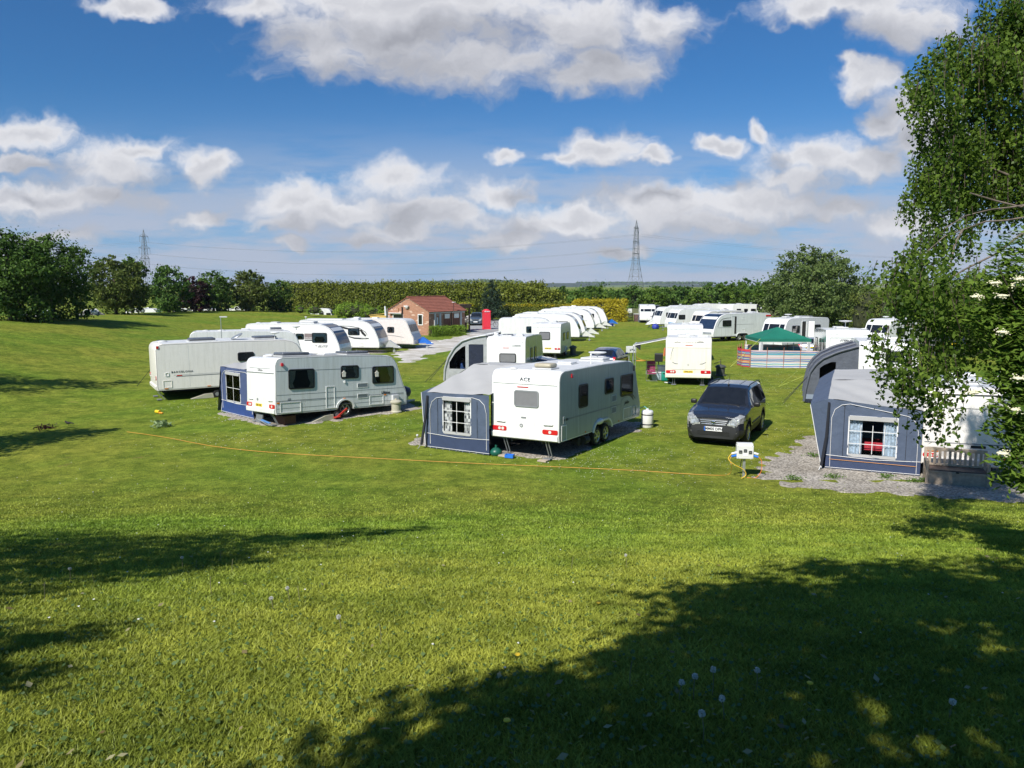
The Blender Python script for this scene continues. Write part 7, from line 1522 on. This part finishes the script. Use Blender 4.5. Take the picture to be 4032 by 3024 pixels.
def stripe_mat(name, cols):
    m = bpy.data.materials.new(name); m.use_nodes = True; nt = m.node_tree; B = nt.nodes['Principled BSDF']; B.inputs['Roughness'].default_value = .6
    g = nt.nodes.new('ShaderNodeTexCoord'); s = nt.nodes.new('ShaderNodeSeparateXYZ'); nt.links.new(g.outputs['Object'], s.inputs[0])
    nz = nt.nodes.new('ShaderNodeTexNoise'); nz.inputs['Scale'].default_value = 1.3; nt.links.new(g.outputs['Object'], nz.inputs[0])
    a = nt.nodes.new('ShaderNodeMath'); a.operation = 'MULTIPLY_ADD'; nt.links.new(nz.outputs[0], a.inputs[0]); a.inputs[1].default_value = .10; nt.links.new(s.outputs[2], a.inputs[2])
    k = nt.nodes.new('ShaderNodeMath'); k.operation = 'MULTIPLY_ADD'; nt.links.new(a.outputs[0], k.inputs[0]); k.inputs[1].default_value = 1 / 1.2; k.inputs[2].default_value = -.04
    r = nt.nodes.new('ShaderNodeValToRGB'); r.color_ramp.interpolation = 'CONSTANT'; nt.links.new(k.outputs[0], r.inputs[0]); e = r.color_ramp.elements
    e[0].color = (*cols[0][1], 1); e[0].position = 0; e[1].position = cols[1][0]; e[1].color = (*cols[1][1], 1)
    for p, c_ in cols[2:]: q = e.new(p); q.color = (*c_, 1)
    nt.links.new(r.outputs[0], B.inputs['Base Color']); return m
w_, b_, y_, t_, s_, p_, o_ = (.56, .56, .60), (.05, .13, .36), (.56, .60, .34), (.07, .30, .38), (.48, .42, .38), (.56, .44, .45), (.52, .18, .09)
WB = stripe_mat('windbreak_stripes', [(0, w_), (.07, b_), (.12, w_), (.16, y_), (.19, t_), (.24, w_), (.29, s_), (.36, b_), (.42, y_), (.45, b_), (.50, p_), (.56, s_), (.62, w_), (.66, s_), (.70, t_), (.77, b_), (.80, y_), (.83, b_), (.88, p_), (.93, (.7, .5, .5))])
WBR = stripe_mat('windbreak_stripes_red', [(0, (.6, .05, .04)), (.06, b_), (.12, y_), (.16, b_), (.22, o_), (.28, y_), (.31, o_), (.40, b_), (.46, y_), (.5, b_), (.56, o_), (.62, y_), (.65, o_), (.72, b_), (.77, y_), (.80, b_), (.86, (.6, .05, .06))])
def windbreak(label, pts, m, h=1.15, z=0, poles=1.05, pm_=mat('red_pole', (.38, .14, .09), .6)):
    rt = empty('windbreak', (pts[0][0], pts[0][1], z), 0, label, 'windbreak', 'striped windbreaks'); o = Vector(pts[0]); P = [Vector(p) - o for p in pts]
    mb = MB()
    for a, b in zip(P, P[1:]):
        mb.sheet((a.x, a.y, .02), (b.x, b.y, .02), (b.x, b.y, h), (a.x, a.y, h), 14, 6, lambda u, v: .05 * math.sin(u * math.pi) * math.sin(v * 3 + u * 5))
    bmesh.ops.remove_doubles(mb.bm, verts=mb.bm.verts, dist=.002); mb.build('fabric', m, rt, 60, solid=.004)
    tot = 0; 
    for a, b in zip(P, P[1:]):
        k = max(1, round((b - a).length / poles))
        for i in range(k): q = a.lerp(b, i / k); MB().cyl((q.x, q.y - .03, 0), (q.x, q.y - .03, h + .22), .016, n=8).build('pole', pm_, rt)
    q = P[-1]; MB().cyl((q.x, q.y, 0), (q.x, q.y, h + .22), .016, n=8).build('pole', pm_, rt); return rt
A0 = G(2953, 1447); A1 = G(3215, 1451)
windbreak('striped windbreak along the front of the gazebo plot', [A0, A1], WB)
windbreak('red and blue striped windbreak wrapping the left corner of the gazebo plot', [(A0[0] - .05, A0[1] - .02), (A0[0] - .4, A0[1] + .7), (A0[0] - .35, A0[1] + 1.8), (A0[0] + .25, A0[1] + 2.9)], WBR, h=1.2, poles=.7)
windbreak('striped windbreak standing behind the gazebo', [(A0[0] + .9, A0[1] + 4.4), (A1[0] + .6, A1[1] + 4.3)], WB, h=1.2)
x, y = X(2634, 90); BLS = stripe_mat('blue_screen_stripes', [(0, (.02, .2, .55)), (.3, (.55, .1, .1)), (.42, (.75, .6, .2)), (.55, (.7, .7, .7)), (.62, (.02, .25, .55)), (.9, (.03, .3, .6))])
windbreak('blue and yellow striped screen round the base of a far right caravan', [(x, y + .6), X(2660, 88.6), X(2690, 88.8)], BLS, h=1.15, poles=2)
g = Matrix.Translation((*BX, 0)) @ Matrix.Rotation(-R(20), 4, 'Z')
for lab, a, b in [('lime guy line from the slate awning, longest', (3190, 1470), (3066, 1523)), ('lime guy line from the slate awning, crossing the longest', (3140, 1462), (3068, 1521)), ('short lime guy line at the foot of the slate awning', (3185, 1480), (3165, 1517))]:
    A_ = at(*a, 41.0 if b[0] > 3100 else 39.5); guy(lab, tuple(A_), (*G(*b), .01))

# ------------------------------------------------------------------ wooden bench
bx0, by0 = G(3641, 1911); bx1, by1 = G(3893, 1932); yawb = math.degrees(math.atan2(-(by1 - by0), bx1 - bx0)); Lb = math.hypot(bx1 - bx0, by1 - by0)
bn = empty('bench', ((bx0 + bx1) / 2, (by0 + by1) / 2, .012), yawb, 'wooden storage bench with slatted back, turned to us before the dappled caravan', 'bench')
TEAK = mat('weathered_teak', (.36, .29, .22), .75, var=.22, scale=9, bump=.003, bscale=50); TEAKD = mat('dark_teak', (.10, .07, .06), .6, var=.25, scale=9)
hl = Lb / 2
for s in (-1, 1):
    MB().box((s * (hl - .035), .0, .33), (.07, .07, .66), bev=.005).build('leg', TEAK, bn); MB().box((s * (hl - .035), .5, .48), (.07, .07, .96), bev=.005).build('leg', TEAK, bn); MB().box((s * (hl - .035), .25, .66), (.08, .56, .05), bev=.01).build('armrest', TEAK, bn)
MB().box((0, .02, .2), (Lb - .14, .03, .38)).build('front_panel', TEAK, bn); MB().box((0, .26, .435), (Lb - .12, .52, .035), bev=.006).build('seat', TEAKD, bn); MB().box((0, .0, .395), (Lb - .14, .03, .04)).build('seat_rail', TEAK, bn)
MB().box((0, .505, .92), (Lb - .14, .04, .1), bev=.006).build('top_rail', TEAK, bn); MB().box((0, .505, .5), (Lb - .14, .04, .05)).build('back_rail', TEAK, bn)
for k in range(11): MB().box((-hl + .14 + (Lb - .28) * k / 10, .5, .69), (.065, .022, .36)).build('slat', TEAK, bn)
MB().box((0, -.03, .405), (.07, .03, .03)).build('catch', BLACK, bn)
for (px, py, lab) in [(3600, 1905, 'weed growing at the foot of the bench and blue awning'), (3485, 1885, 'small weed sprouting in the gravel by the right blue awning'), (3640, 1900, 'taller weed tuft against the left bench leg'), (3125, 1892, 'weed patch on the left gravel edge'), (3280, 1885, 'flat weed clump on the gravel left of the window'), (3200, 1800, 'grass tuft on the gravel beside the storm strap')]:
    x, y = G(px, py); rt = empty('weed', (x, y, .012), 0, lab, 'weed', 'weeds in the gravel'); P = np.stack([rng.normal(0, .12, 120), rng.normal(0, .1, 120), rng.uniform(.01, .13, 120)], -1); leaves_mesh('leaves', P, unit(120), .07, L_MID, rt, rng.normal(.6, .2, 120), asp=.4)

# ------------------------------------------------------------------ brick toilet block and yard
def brick_mat(name, c1, c2, mortar):
    m = bpy.data.materials.new(name); m.use_nodes = True; nt = m.node_tree; B = nt.nodes['Principled BSDF']; B.inputs['Roughness'].default_value = .9
    tc = nt.nodes.new('ShaderNodeTexCoord'); mp = nt.nodes.new('ShaderNodeSeparateXYZ'); nt.links.new(tc.outputs['Object'], mp.inputs[0]); cb = nt.nodes.new('ShaderNodeCombineXYZ'); ad = nt.nodes.new('ShaderNodeMath'); nt.links.new(mp.outputs[0], ad.inputs[0]); nt.links.new(mp.outputs[1], ad.inputs[1]); nt.links.new(ad.outputs[0], cb.inputs[0]); nt.links.new(mp.outputs[2], cb.inputs[1])
    br = nt.nodes.new('ShaderNodeTexBrick'); br.inputs['Scale'].default_value = 4.4; br.inputs['Color1'].default_value = (*c1, 1); br.inputs['Color2'].default_value = (*c2, 1); br.inputs['Mortar'].default_value = (*mortar, 1); br.inputs['Mortar Size'].default_value = .02; br.inputs['Row Height'].default_value = .33; br.inputs['Brick Width'].default_value = 1.0
    nt.links.new(cb.outputs[0], br.inputs[0])
    n = nt.nodes.new('ShaderNodeTexNoise'); n.inputs['Scale'].default_value = 3.2; n.inputs['Detail'].default_value = 1; nt.links.new(cb.outputs[0], n.inputs[0])
    n2 = nt.nodes.new('ShaderNodeTexVoronoi'); n2.inputs['Scale'].default_value = 2.0; mp2 = nt.nodes.new('ShaderNodeMapping'); mp2.inputs['Scale'].default_value = (1.2, 3.4, 1); nt.links.new(cb.outputs[0], mp2.inputs[0]); nt.links.new(mp2.outputs[0], n2.inputs[0])
    r = nt.nodes.new('ShaderNodeValToRGB'); r.color_ramp.interpolation = 'CONSTANT'; r.color_ramp.elements[0].color = (0, 0, 0, 1); r.color_ramp.elements[1].position = .80; r.color_ramp.elements[1].color = (1, 1, 1, 1); nt.links.new(n2.outputs['Color'], r.inputs[0])
    x = nt.nodes.new('ShaderNodeMix'); x.data_type = 'RGBA'; nt.links.new(r.outputs[0], x.inputs[0]); nt.links.new(br.outputs[0], x.inputs[6]); x.inputs[7].default_value = (.55, .38, .29, 1)
    nt.links.new(x.outputs[2], B.inputs['Base Color']); return m
BRICK = brick_mat('brick', (.33, .15, .09), (.42, .21, .13), (.36, .27, .21)); TILE = mat('roof_tile', (.27, .095, .06), .8, var=.2, scale=3, bump=.01, bscale=12)
bd = empty('brick_building', (-9.05, 84.0, 0), 35, 'small red brick building with tiled gable roof beside the drive', 'building'); Wg, Lg, he, hr = 6.1, 6.3, 2.66, 4.12
mb = MB(); t_ = .25
mb.prism([(0, 0, 0), (0, 0, he), (-Wg / 2, 0, hr - .08), (-Wg, 0, he), (-Wg, 0, 0)], (0, t_, 0)); mb.prism([(0, Lg - t_, 0), (0, Lg - t_, he), (-Wg / 2, Lg - t_, hr - .08), (-Wg, Lg - t_, he), (-Wg, Lg - t_, 0)], (0, t_, 0))
mb.box((-t_ / 2, Lg / 2, he / 2), (t_, Lg - 2 * t_, he)).box((-Wg + t_ / 2, Lg / 2, he / 2), (t_, Lg - 2 * t_, he)); mb.build('wall', BRICK, bd)
sl_ = math.atan2(hr - he, Wg / 2); ln_ = math.hypot(hr - he, Wg / 2) + .3
for s in (-1, 1):
    mb = MB(); rows = 10
    for k in range(rows):
        f0, f1 = k / rows, (k + 1) / rows + .02; xa_ = -Wg / 2 + s * (Wg / 2 + .22) * f0; xb_ = -Wg / 2 + s * (Wg / 2 + .22) * f1; za = hr + .02 - (hr - he + .1) * f0; zb = hr + .02 - (hr - he + .1) * f1
        mb.prism([(xa_, -.12, za), (xb_, -.12, zb + .045), (xb_, -.12, zb), (xa_, -.12, za - .06)], (0, Lg + .24, 0))
    mb.build('roof', TILE, bd)
MB().cyl((-Wg / 2, -.12, hr + .03), (-Wg / 2, Lg + .12, hr + .03), .1, n=10).build('ridge', TILE, bd)
MB().box((.16, Lg / 2, he - .1), (.1, Lg + .2, .09)).build('gutter', BLACK, bd); MB().box((.01, Lg / 2, he - .2), (.02, Lg - .1, .2)).build('fascia', LGREY, bd)
for s in (-1, 1): MB().prism([(-Wg / 2 - .0, -.03, hr - .02), (-Wg / 2 + s * (Wg / 2 + .1), -.03, he - .06), (-Wg / 2 + s * (Wg / 2 + .1), -.03, he - .16), (-Wg / 2, -.03, hr - .13)], (0, .028, 0)).build('verge', mat('cement', (.42, .33, .27), .9), bd)
PG = PL((0, 0, 0), (1, 0, 0), (0, 0, 1)); PS = PL((0, 0, 0), (0, 1, 0), (0, 0, 1))
wo = ring(bd, 'window', WHITE, PG, -1.22, 1.7, .72, 1.22, .09, .01, d1=.04); plate(wo, 'pane', DGLASS, PG, -1.22, 1.7, .56, 1.06, 0, .001, .01)
wo = ring(bd, 'window', WHITE, PG, -4.55, 1.95, 1.6, .62, .1, .01, d1=.04); plate(wo, 'pane', DGLASS, PG, -4.55, 1.95, 1.4, .42, 0, .001, .01); plate(bd, 'window_canopy', WHITE, PG, -4.8, 2.36, 1.9, .07, 0, 0, .3)
MB().cyl((-3.85, -.08, .3), (-3.85, -.08, 3.05), .08).build('flue', BLACK, bd); plate(bd, 'wall_box', mat('tan_box', (.4, .22, .1), .6), PG, -4.45, 2.75, .12, .3, .01, 0, .12); MB().box((-3.1, -.2, 3.15), (.6, .25, .12), bev=.02).box((-3.1, -.12, 3.0), (.3, .2, .16), bev=.02).build('floodlight', WHITE, bd)
DOORB = mat('brown_door', (.16, .05, .03), .6, var=.2, scale=4)
for y_, m in ((1.0, LGREY), (1.85, LGREY), (5.5, LGREY)): MB().box((.04, y_, 1.25), (.08, .28, 2.2)).build('post_panel', m, bd)
for y_ in (3.05, 4.7):
    ring(bd, 'door_frame', DOORB, PS, y_, 1.15, 1.1, 2.1, .08, .0, d1=.03); plate(bd, 'door', DOORB, PS, y_, .95, .95, 1.6, 0, .0, .02); w2 = ring(bd, 'window', WHITE, PS, y_, 2.02, .85, .5, .07, 0, .02, .06); plate(w2, 'pane', BGLASS, PS, y_, 2.02, .7, .36, 0, .02, .03)
plate(bd, 'notice', WPLATE, PS, 1.42, 1.55, .2, .75, 0, 0, .02)
for y_ in (3.8, 4.05): MB().cyl((.12, y_, .45), (.12, y_, .95), .07).build('fire_extinguisher', mat('red_paint', (.5, .04, .03), .35), bd)
MB().cyl((.1, 3.75, 0), (.1, 3.75, 2.4), .04).tube([(.1, 3.75, 2.4), (.3, 3.9, 2.7), (.3, 3.9, 3.5)], .03, 6).build('downpipe', BLACK, bd); MB().box((.3, 3.95, 3.55), (.3, .4, .08), bev=.02).build('lamp_head', LGREY, bd)
ph = empty('porch', (-6.7, 91.0, 0), 35, 'brown flat roofed timber porch at the far end of the brick building', 'porch'); BRW = mat('brown_timber', (.14, .085, .05), .8)
MB().box((-.2, 1.3, 3.0), (1.5, 2.2, .45)).build('roof', BRW, ph); MB().box((-.7, 2.3, 1.45), (.15, .15, 2.9)).build('post', BRW, ph); MB().box((.3, 2.3, 1.45), (.15, .15, 2.9)).build('post', BRW, ph)
MB().sphere((.62, .2, 2.35), .2).build('globe_lamp', WCURT, ph, 60)
x, y = G(1828, 1300); rt = empty('potted_plant', (x, y, .01), 0, 'dark leafy shrub in a tall black planter by the porch', 'potted plant'); MB().cyl((0, 0, 0), (0, 0, .95), .28, .36, 14).build('planter', BLACK, rt); crown('foliage', [(0, 0, 1.3, .5, .5, .5), (0, 0, 2.2, .25, .25, .7)], 900, .12, L_COPPER, rt)
# red telephone box
x, y = G(1915, 1297); PBX = mat('phone_box_red', (.72, .035, .06), .4, var=.06); tb = empty('telephone_box', (x, y + .4, .01), -12, 'red telephone box standing on the grey yard', 'telephone box'); w_ = .92
MB().box((0, 0, .06), (w_ + .06, w_ + .06, .12)).box((0, 0, 1.12), (w_, w_, 2.0), bev=.015).build('cabinet', PBX, tb); MB().box((0, 0, 2.21), (w_ + .06, w_ + .06, .2), bev=.02).build('fascia', PBX, tb)
MB().sphere((0, 0, 2.26), .60, (.80, .80, .40)).build('domed_roof', PBX, tb, 60)
for P, nm in ((PL((0, -w_ / 2 - .03, 0), (1, 0, 0), (0, 0, 1)), 'f'), (PL((w_ / 2 + .03, 0, 0), (0, 1, 0), (0, 0, 1)), 's')):
    sg_ = plate(tb, 'sign', WPLATE, P, 0, 2.21, .62, .1, .01, 0, .012); lettering(sg_, 'lettering', 'TELEPHONE', TEXTM, P, 0, 2.21, .085, d=.013)
    P2_ = P @ Matrix.Translation((0, 0, -.03))
    if nm == 's': 
        for i in range(3):
            for j in range(7): plate(tb, 'pane', mat('box_glass', (.35, .36, .36), .1), P2_, -.24 + .24 * i, .5 + .225 * j, .2 if i != 1 else .24, .19, 0, 0, .006)
    else: ring(tb, 'back_panel', PBX, P2_, 0, 1.12, .74, 1.7, .04, 0, 0, .02)
# bicycle behind it
x, y = X(1938, 101); bc = empty('bicycle', (x, y, .01), 80, 'bicycle leaning just behind the red telephone box', 'bicycle')
for yy in (-.5, .5): 
    q = MB()
    q.tube([(0, yy + .33 * math.cos(a), .34 + .33 * math.sin(a)) for a in np.linspace(0, 2 * math.pi, 25)], .022, 5).build('wheel', TYRE, bc)
MB().tube([(0, -.5, .34), (0, -.15, .78), (0, .35, .8), (0, .5, .34)], .02, 5).tube([(0, -.15, .8), (0, 0, .3), (0, .35, .75)], .02, 5).tube([(0, -.5, .34), (0, 0, .3)], .018, 5).build('frame', BLACK, bc); MB().box((0, -.18, .92), (.12, .25, .05), bev=.02).build('saddle', BLACK, bc); MB().tube([(-.28, .3, 1.0), (0, .38, 1.02), (.28, .3, 1.0)], .016, 5).build('handlebar', CHROME, bc)
lump('pale boulder at the edge of the yard left of the parked grey off-roader', 'boulder', 'boulder', Matrix.Identity(4), (*X(1850, 112), 0), (1.3, .9, .75), mat('pale_stone', (.40, .38, .36), .95, var=.15, bump=.03, bscale=5), 5)
x, y = X(1500, 96); sd = empty('shed', (x, y, .6), 18, 'low yellow timber shed left of the brick building', 'shed'); PINE = mat('new_timber', (.62, .42, .12), .7, var=.12, scale=6)
mb = MB()
for k in range(7): mb.box((0, 0, .2 + .15 * k), (2.2, 1.4, .135), bev=.01)
mb.build('walls', PINE, sd); MB().box((0, 0, 1.3), (2.4, 1.6, .06), ry=R(-6)).build('roof', PINE, sd)
x, y = X(1522, 74); pl = empty('flag_pole', (x, y, 0), 0, 'thin telescopic mast beside the pinkish cream caravan', 'mast'); MB().cyl((0, 0, 0), (.12, 0, 3.3), .03, .02).build('pole', STEEL, pl); MB().cyl((-.05, 0, 2.55), (-.09, 0, 3.45), .09, .07).build('head', WHITE, pl)
x, y = at(1060 / 1, 0, 1)[:2]; ax_, ay_ = X(872, 44); ap = empty('aerial_mast', (ax_, ay_, 0), 0, 'thin tv aerial mast rising behind the long cream caravan', 'aerial'); MB().cyl((0, 0, 0), (0, 0, 3.62), .02).build('mast', STEEL, ap); MB().box((.16, 0, 3.64), (.42, .08, .06)).build('aerial_head', LGREY, ap)
# trellis gate by the golden hedge
a, b = X(2461, 118.5), X(2488, 118.5); tg = empty('trellis_fence', (*a, 0), 0, 'dark wooden trellis panel right of the golden hedge', 'fence'); wd = b[0] - a[0]; DKW = mat('dark_wood', (.03, .022, .018), .8)
mb = MB()
for k in range(6): mb.box((wd * k / 5, 0, .55), (.06, .05, 1.1))
for k in range(5): mb.box((wd / 2, -.02, .1 + .24 * k), (wd, .05, .06))
mb.build('panel', DKW, tg); MB().box((0, 0, .6), (.12, .12, 1.25)).build('post', DKW, tg); MB().box((wd, 0, .6), (.12, .12, 1.25)).build('post', DKW, tg)
x, y = X(2506, 117.5); o = empty('bin_store', (x, y, 0), 0, 'low brown brick stand left of the farthest caravan', 'stand'); MB().box((0, 0, .55), (.8, .8, 1.1)).build('base', mat('brown_brick', (.12, .07, .06), .9, var=.2), o); MB().box((0, 0, 1.14), (.95, .95, .08)).build('cap', LGREY, o)
# far chimney-like blue hitch covers
for px, d, lab in [(2402, 104, 'blue hitch cover at the end of the middle caravan row'), (2580, 97, 'deep blue hitch cover lying before the far right row')]:
    lump(lab, 'hitch_cover', 'cover', Matrix.Identity(4), (*X(px, d), 0), (.45, .4, .42), mat('royal_blue_cover', (.02, .04, .30), .6), 8)
# ------------------------------------------------------------------ lawn details
x, y, z = gp(270, 1676); bb = empty('blackbird', (x, y, z - .01), 0, 'blackbird standing in the shade on the left lawn', 'bird'); BBK = mat('black_feathers', (.012, .011, .011), .7)
mb = MB(); mb.sphere((0, 0, .10), .06, (1.7, .85, .8), 12); mb.sphere((-.11, 0, .155), .032, (1, .9, .9), 10); mb.cyl((-.06, 0, .12), (-.11, 0, .15), .045, .028); mb.cyl((.08, 0, .105), (.22, 0, .07), .03, .012); mb.build('body', BBK, bb, 60)
MB().cyl((-.135, 0, .155), (-.175, 0, .15), .008, .002, 6).build('beak', mat('yellow_beak', (.7, .4, .03), .5), bb)
for s in (-1, 1): MB().cyl((0, s * .02, 0), (0, s * .02, .07), .004).build('leg', BBK, bb)
def tuft(lab, px, py, r, m, n=160, size=.09, h=.16, cat='plant', nm='plant', asp=.35):
    x, y, z = gp(px, py, 0); rt = empty(nm, (x, y, z), 0, lab, cat); P = np.stack([rng.normal(0, r, n), rng.normal(0, r, n), rng.uniform(.0, h, n)], -1); leaves_mesh('leaves', P, unit(n) + [0, 0, .5], size, m, rt, rng.normal(.55, .2, n), asp=asp)
tuft('dark clump of leaves lying in the shade on the left lawn', 180, 1688, .2, L_COPPER, 160, .11, .12); tuft('pale leafy dock plant growing alone on the left lawn', 638, 1680, .17, mat_leaf := leaf_mat('leaf_pale', (.10, .16, .06), (.30, .40, .18)), 110, .2, .24)
x, y, z = gp(622, 1630); yo = empty('yellow_reel', (x, y, z), 30, 'yellow and orange plastic peg reel dropped on the left lawn', 'reel'); MB().cyl((-.12, 0, .08), (.12, 0, .08), .07, n=12).build('spool', mat('yellow_plastic', (.85, .55, .02), .4), yo, 40); MB().box((.18, .02, .04), (.18, .1, .05), bev=.02, rz=.4).build('handle', mat('amber_plastic', (.8, .35, .02), .4), yo)
# dandelion clocks and stalks in the foreground
DS = mat('dandelion_fluff', (.55, .56, .52), .9); DST = mat('dandelion_stalk', (.20, .19, .09), .8); proto = None
spots = [(718, 2227, 1), (276, 2256, 1), (1140, 2337, 1), (1077, 2366, 1), (1343, 2442, 1), (1287, 2139, 0), (868, 2203, 0), (775, 2230, 0), (913, 2215, 0), (371, 2260, 0), (175, 2330, 0), (2804, 2705, 1), (2672, 2723, 1), (2732, 2716, 1), (2852, 2800, 1), (2466, 2195, 1), (2250, 2203, 0), (3735, 2797, 1), (2770, 2888, 1), (369, 1916, 1), (2977, 2716, 1), (832, 2300, 0), (1180, 2320, 0), (2480, 2660, 0), (1500, 2500, 0)]
names_ = {}
for i, (px, py, fl) in enumerate(spots):
    x, y, z = gp(px, py + (40 if y < 8 else 10), 0); hh = random.uniform(.10, .17)
    rt = empty('dandelion', (x, y, z), random.uniform(0, 360), ('white dandelion clock on a thin stalk in the mown lawn' if fl else 'bare dandelion stalk standing in the mown lawn'), 'flower', 'dandelion clocks in the lawn' if fl else 'bare dandelion stalks in the lawn')
    MB().tube([(0, 0, 0), (.005, .004, hh * .5), (.015, .0, hh)], .0028, 5).build('stalk', DST, rt)
    if fl:
        P = unit(90) * .013; leaves_mesh('seed_head', P + [.015, 0, hh], unit(90), .011, DS_L := leaf_mat('fluff', (.6, .6, .55), (.8, .8, .75), .4, 0), rt, rng.random(90), asp=.8)
for (px, py) in [(2357, 2388), (2038, 2597), (1996, 2862), (3188, 2712), (1465, 2860)]:
    x, y, z = gp(px, py, .03); o = MB().lathe([(.001, 0), (.018, .003), (.016, .008), (.001, .01)], n=10).build('buttercup', mat('yellow_petals', (.80, .55, .03), .6)); o.location = (x, y, z); tag(o, 'yellow flower head low in the foreground grass', 'flower', 'yellow flowers in the foreground')
n = 90; y = np.exp(rng.uniform(np.log(2.6), np.log(9), n)); x = y * rng.uniform(-.7, .7, n); P = np.stack([x, y, H(x, y) + .035], -1)
o = leaves_mesh('fallen_leaves', P, np.tile([0, 0, 1.0], (n, 1)), .045, leaf_mat('fallen_leaf', (.16, .11, .03), (.42, .40, .22)), None, rng.random(n), rand=.5); tag(o, 'small pale fallen leaves strewn over the near lawn', 'leaves', kind='stuff')
n = 9000; y = np.exp(rng.uniform(np.log(1.9), np.log(12), n)); x = y * rng.uniform(-.8, .8, n); P = np.stack([x, y, H(x, y) + rng.uniform(.008, .03, n)], -1)
o = leaves_mesh('clover', P, np.tile([0, 0, 1.0], (n, 1)), .026, leaf_mat('clover_leaf', (.05, .10, .02), (.14, .22, .05)), None, rng.normal(.5, .2, n), asp=.9, rand=.5); tag(o, 'clover and broad weed leaves among the grass', 'clover', kind='stuff')

# ------------------------------------------------------------------ thin air over the whole place
hz = MB().box((0, 4500, 40), (13000, 9600, 90)).build('haze', [], None)
hz.data.materials.clear(); hm = bpy.data.materials.new('haze'); hm.use_nodes = True; hn = hm.node_tree; hn.nodes.clear()
ho = hn.nodes.new('ShaderNodeOutputMaterial'); hv = hn.nodes.new('ShaderNodeVolumePrincipled'); hv.inputs['Color'].default_value = (.8, .88, 1, 1); hv.inputs['Density'].default_value = .00007
hn.links.new(hv.outputs[0], ho.inputs['Volume']); hz.data.materials.append(hm); tag(hz, kind='stuff')
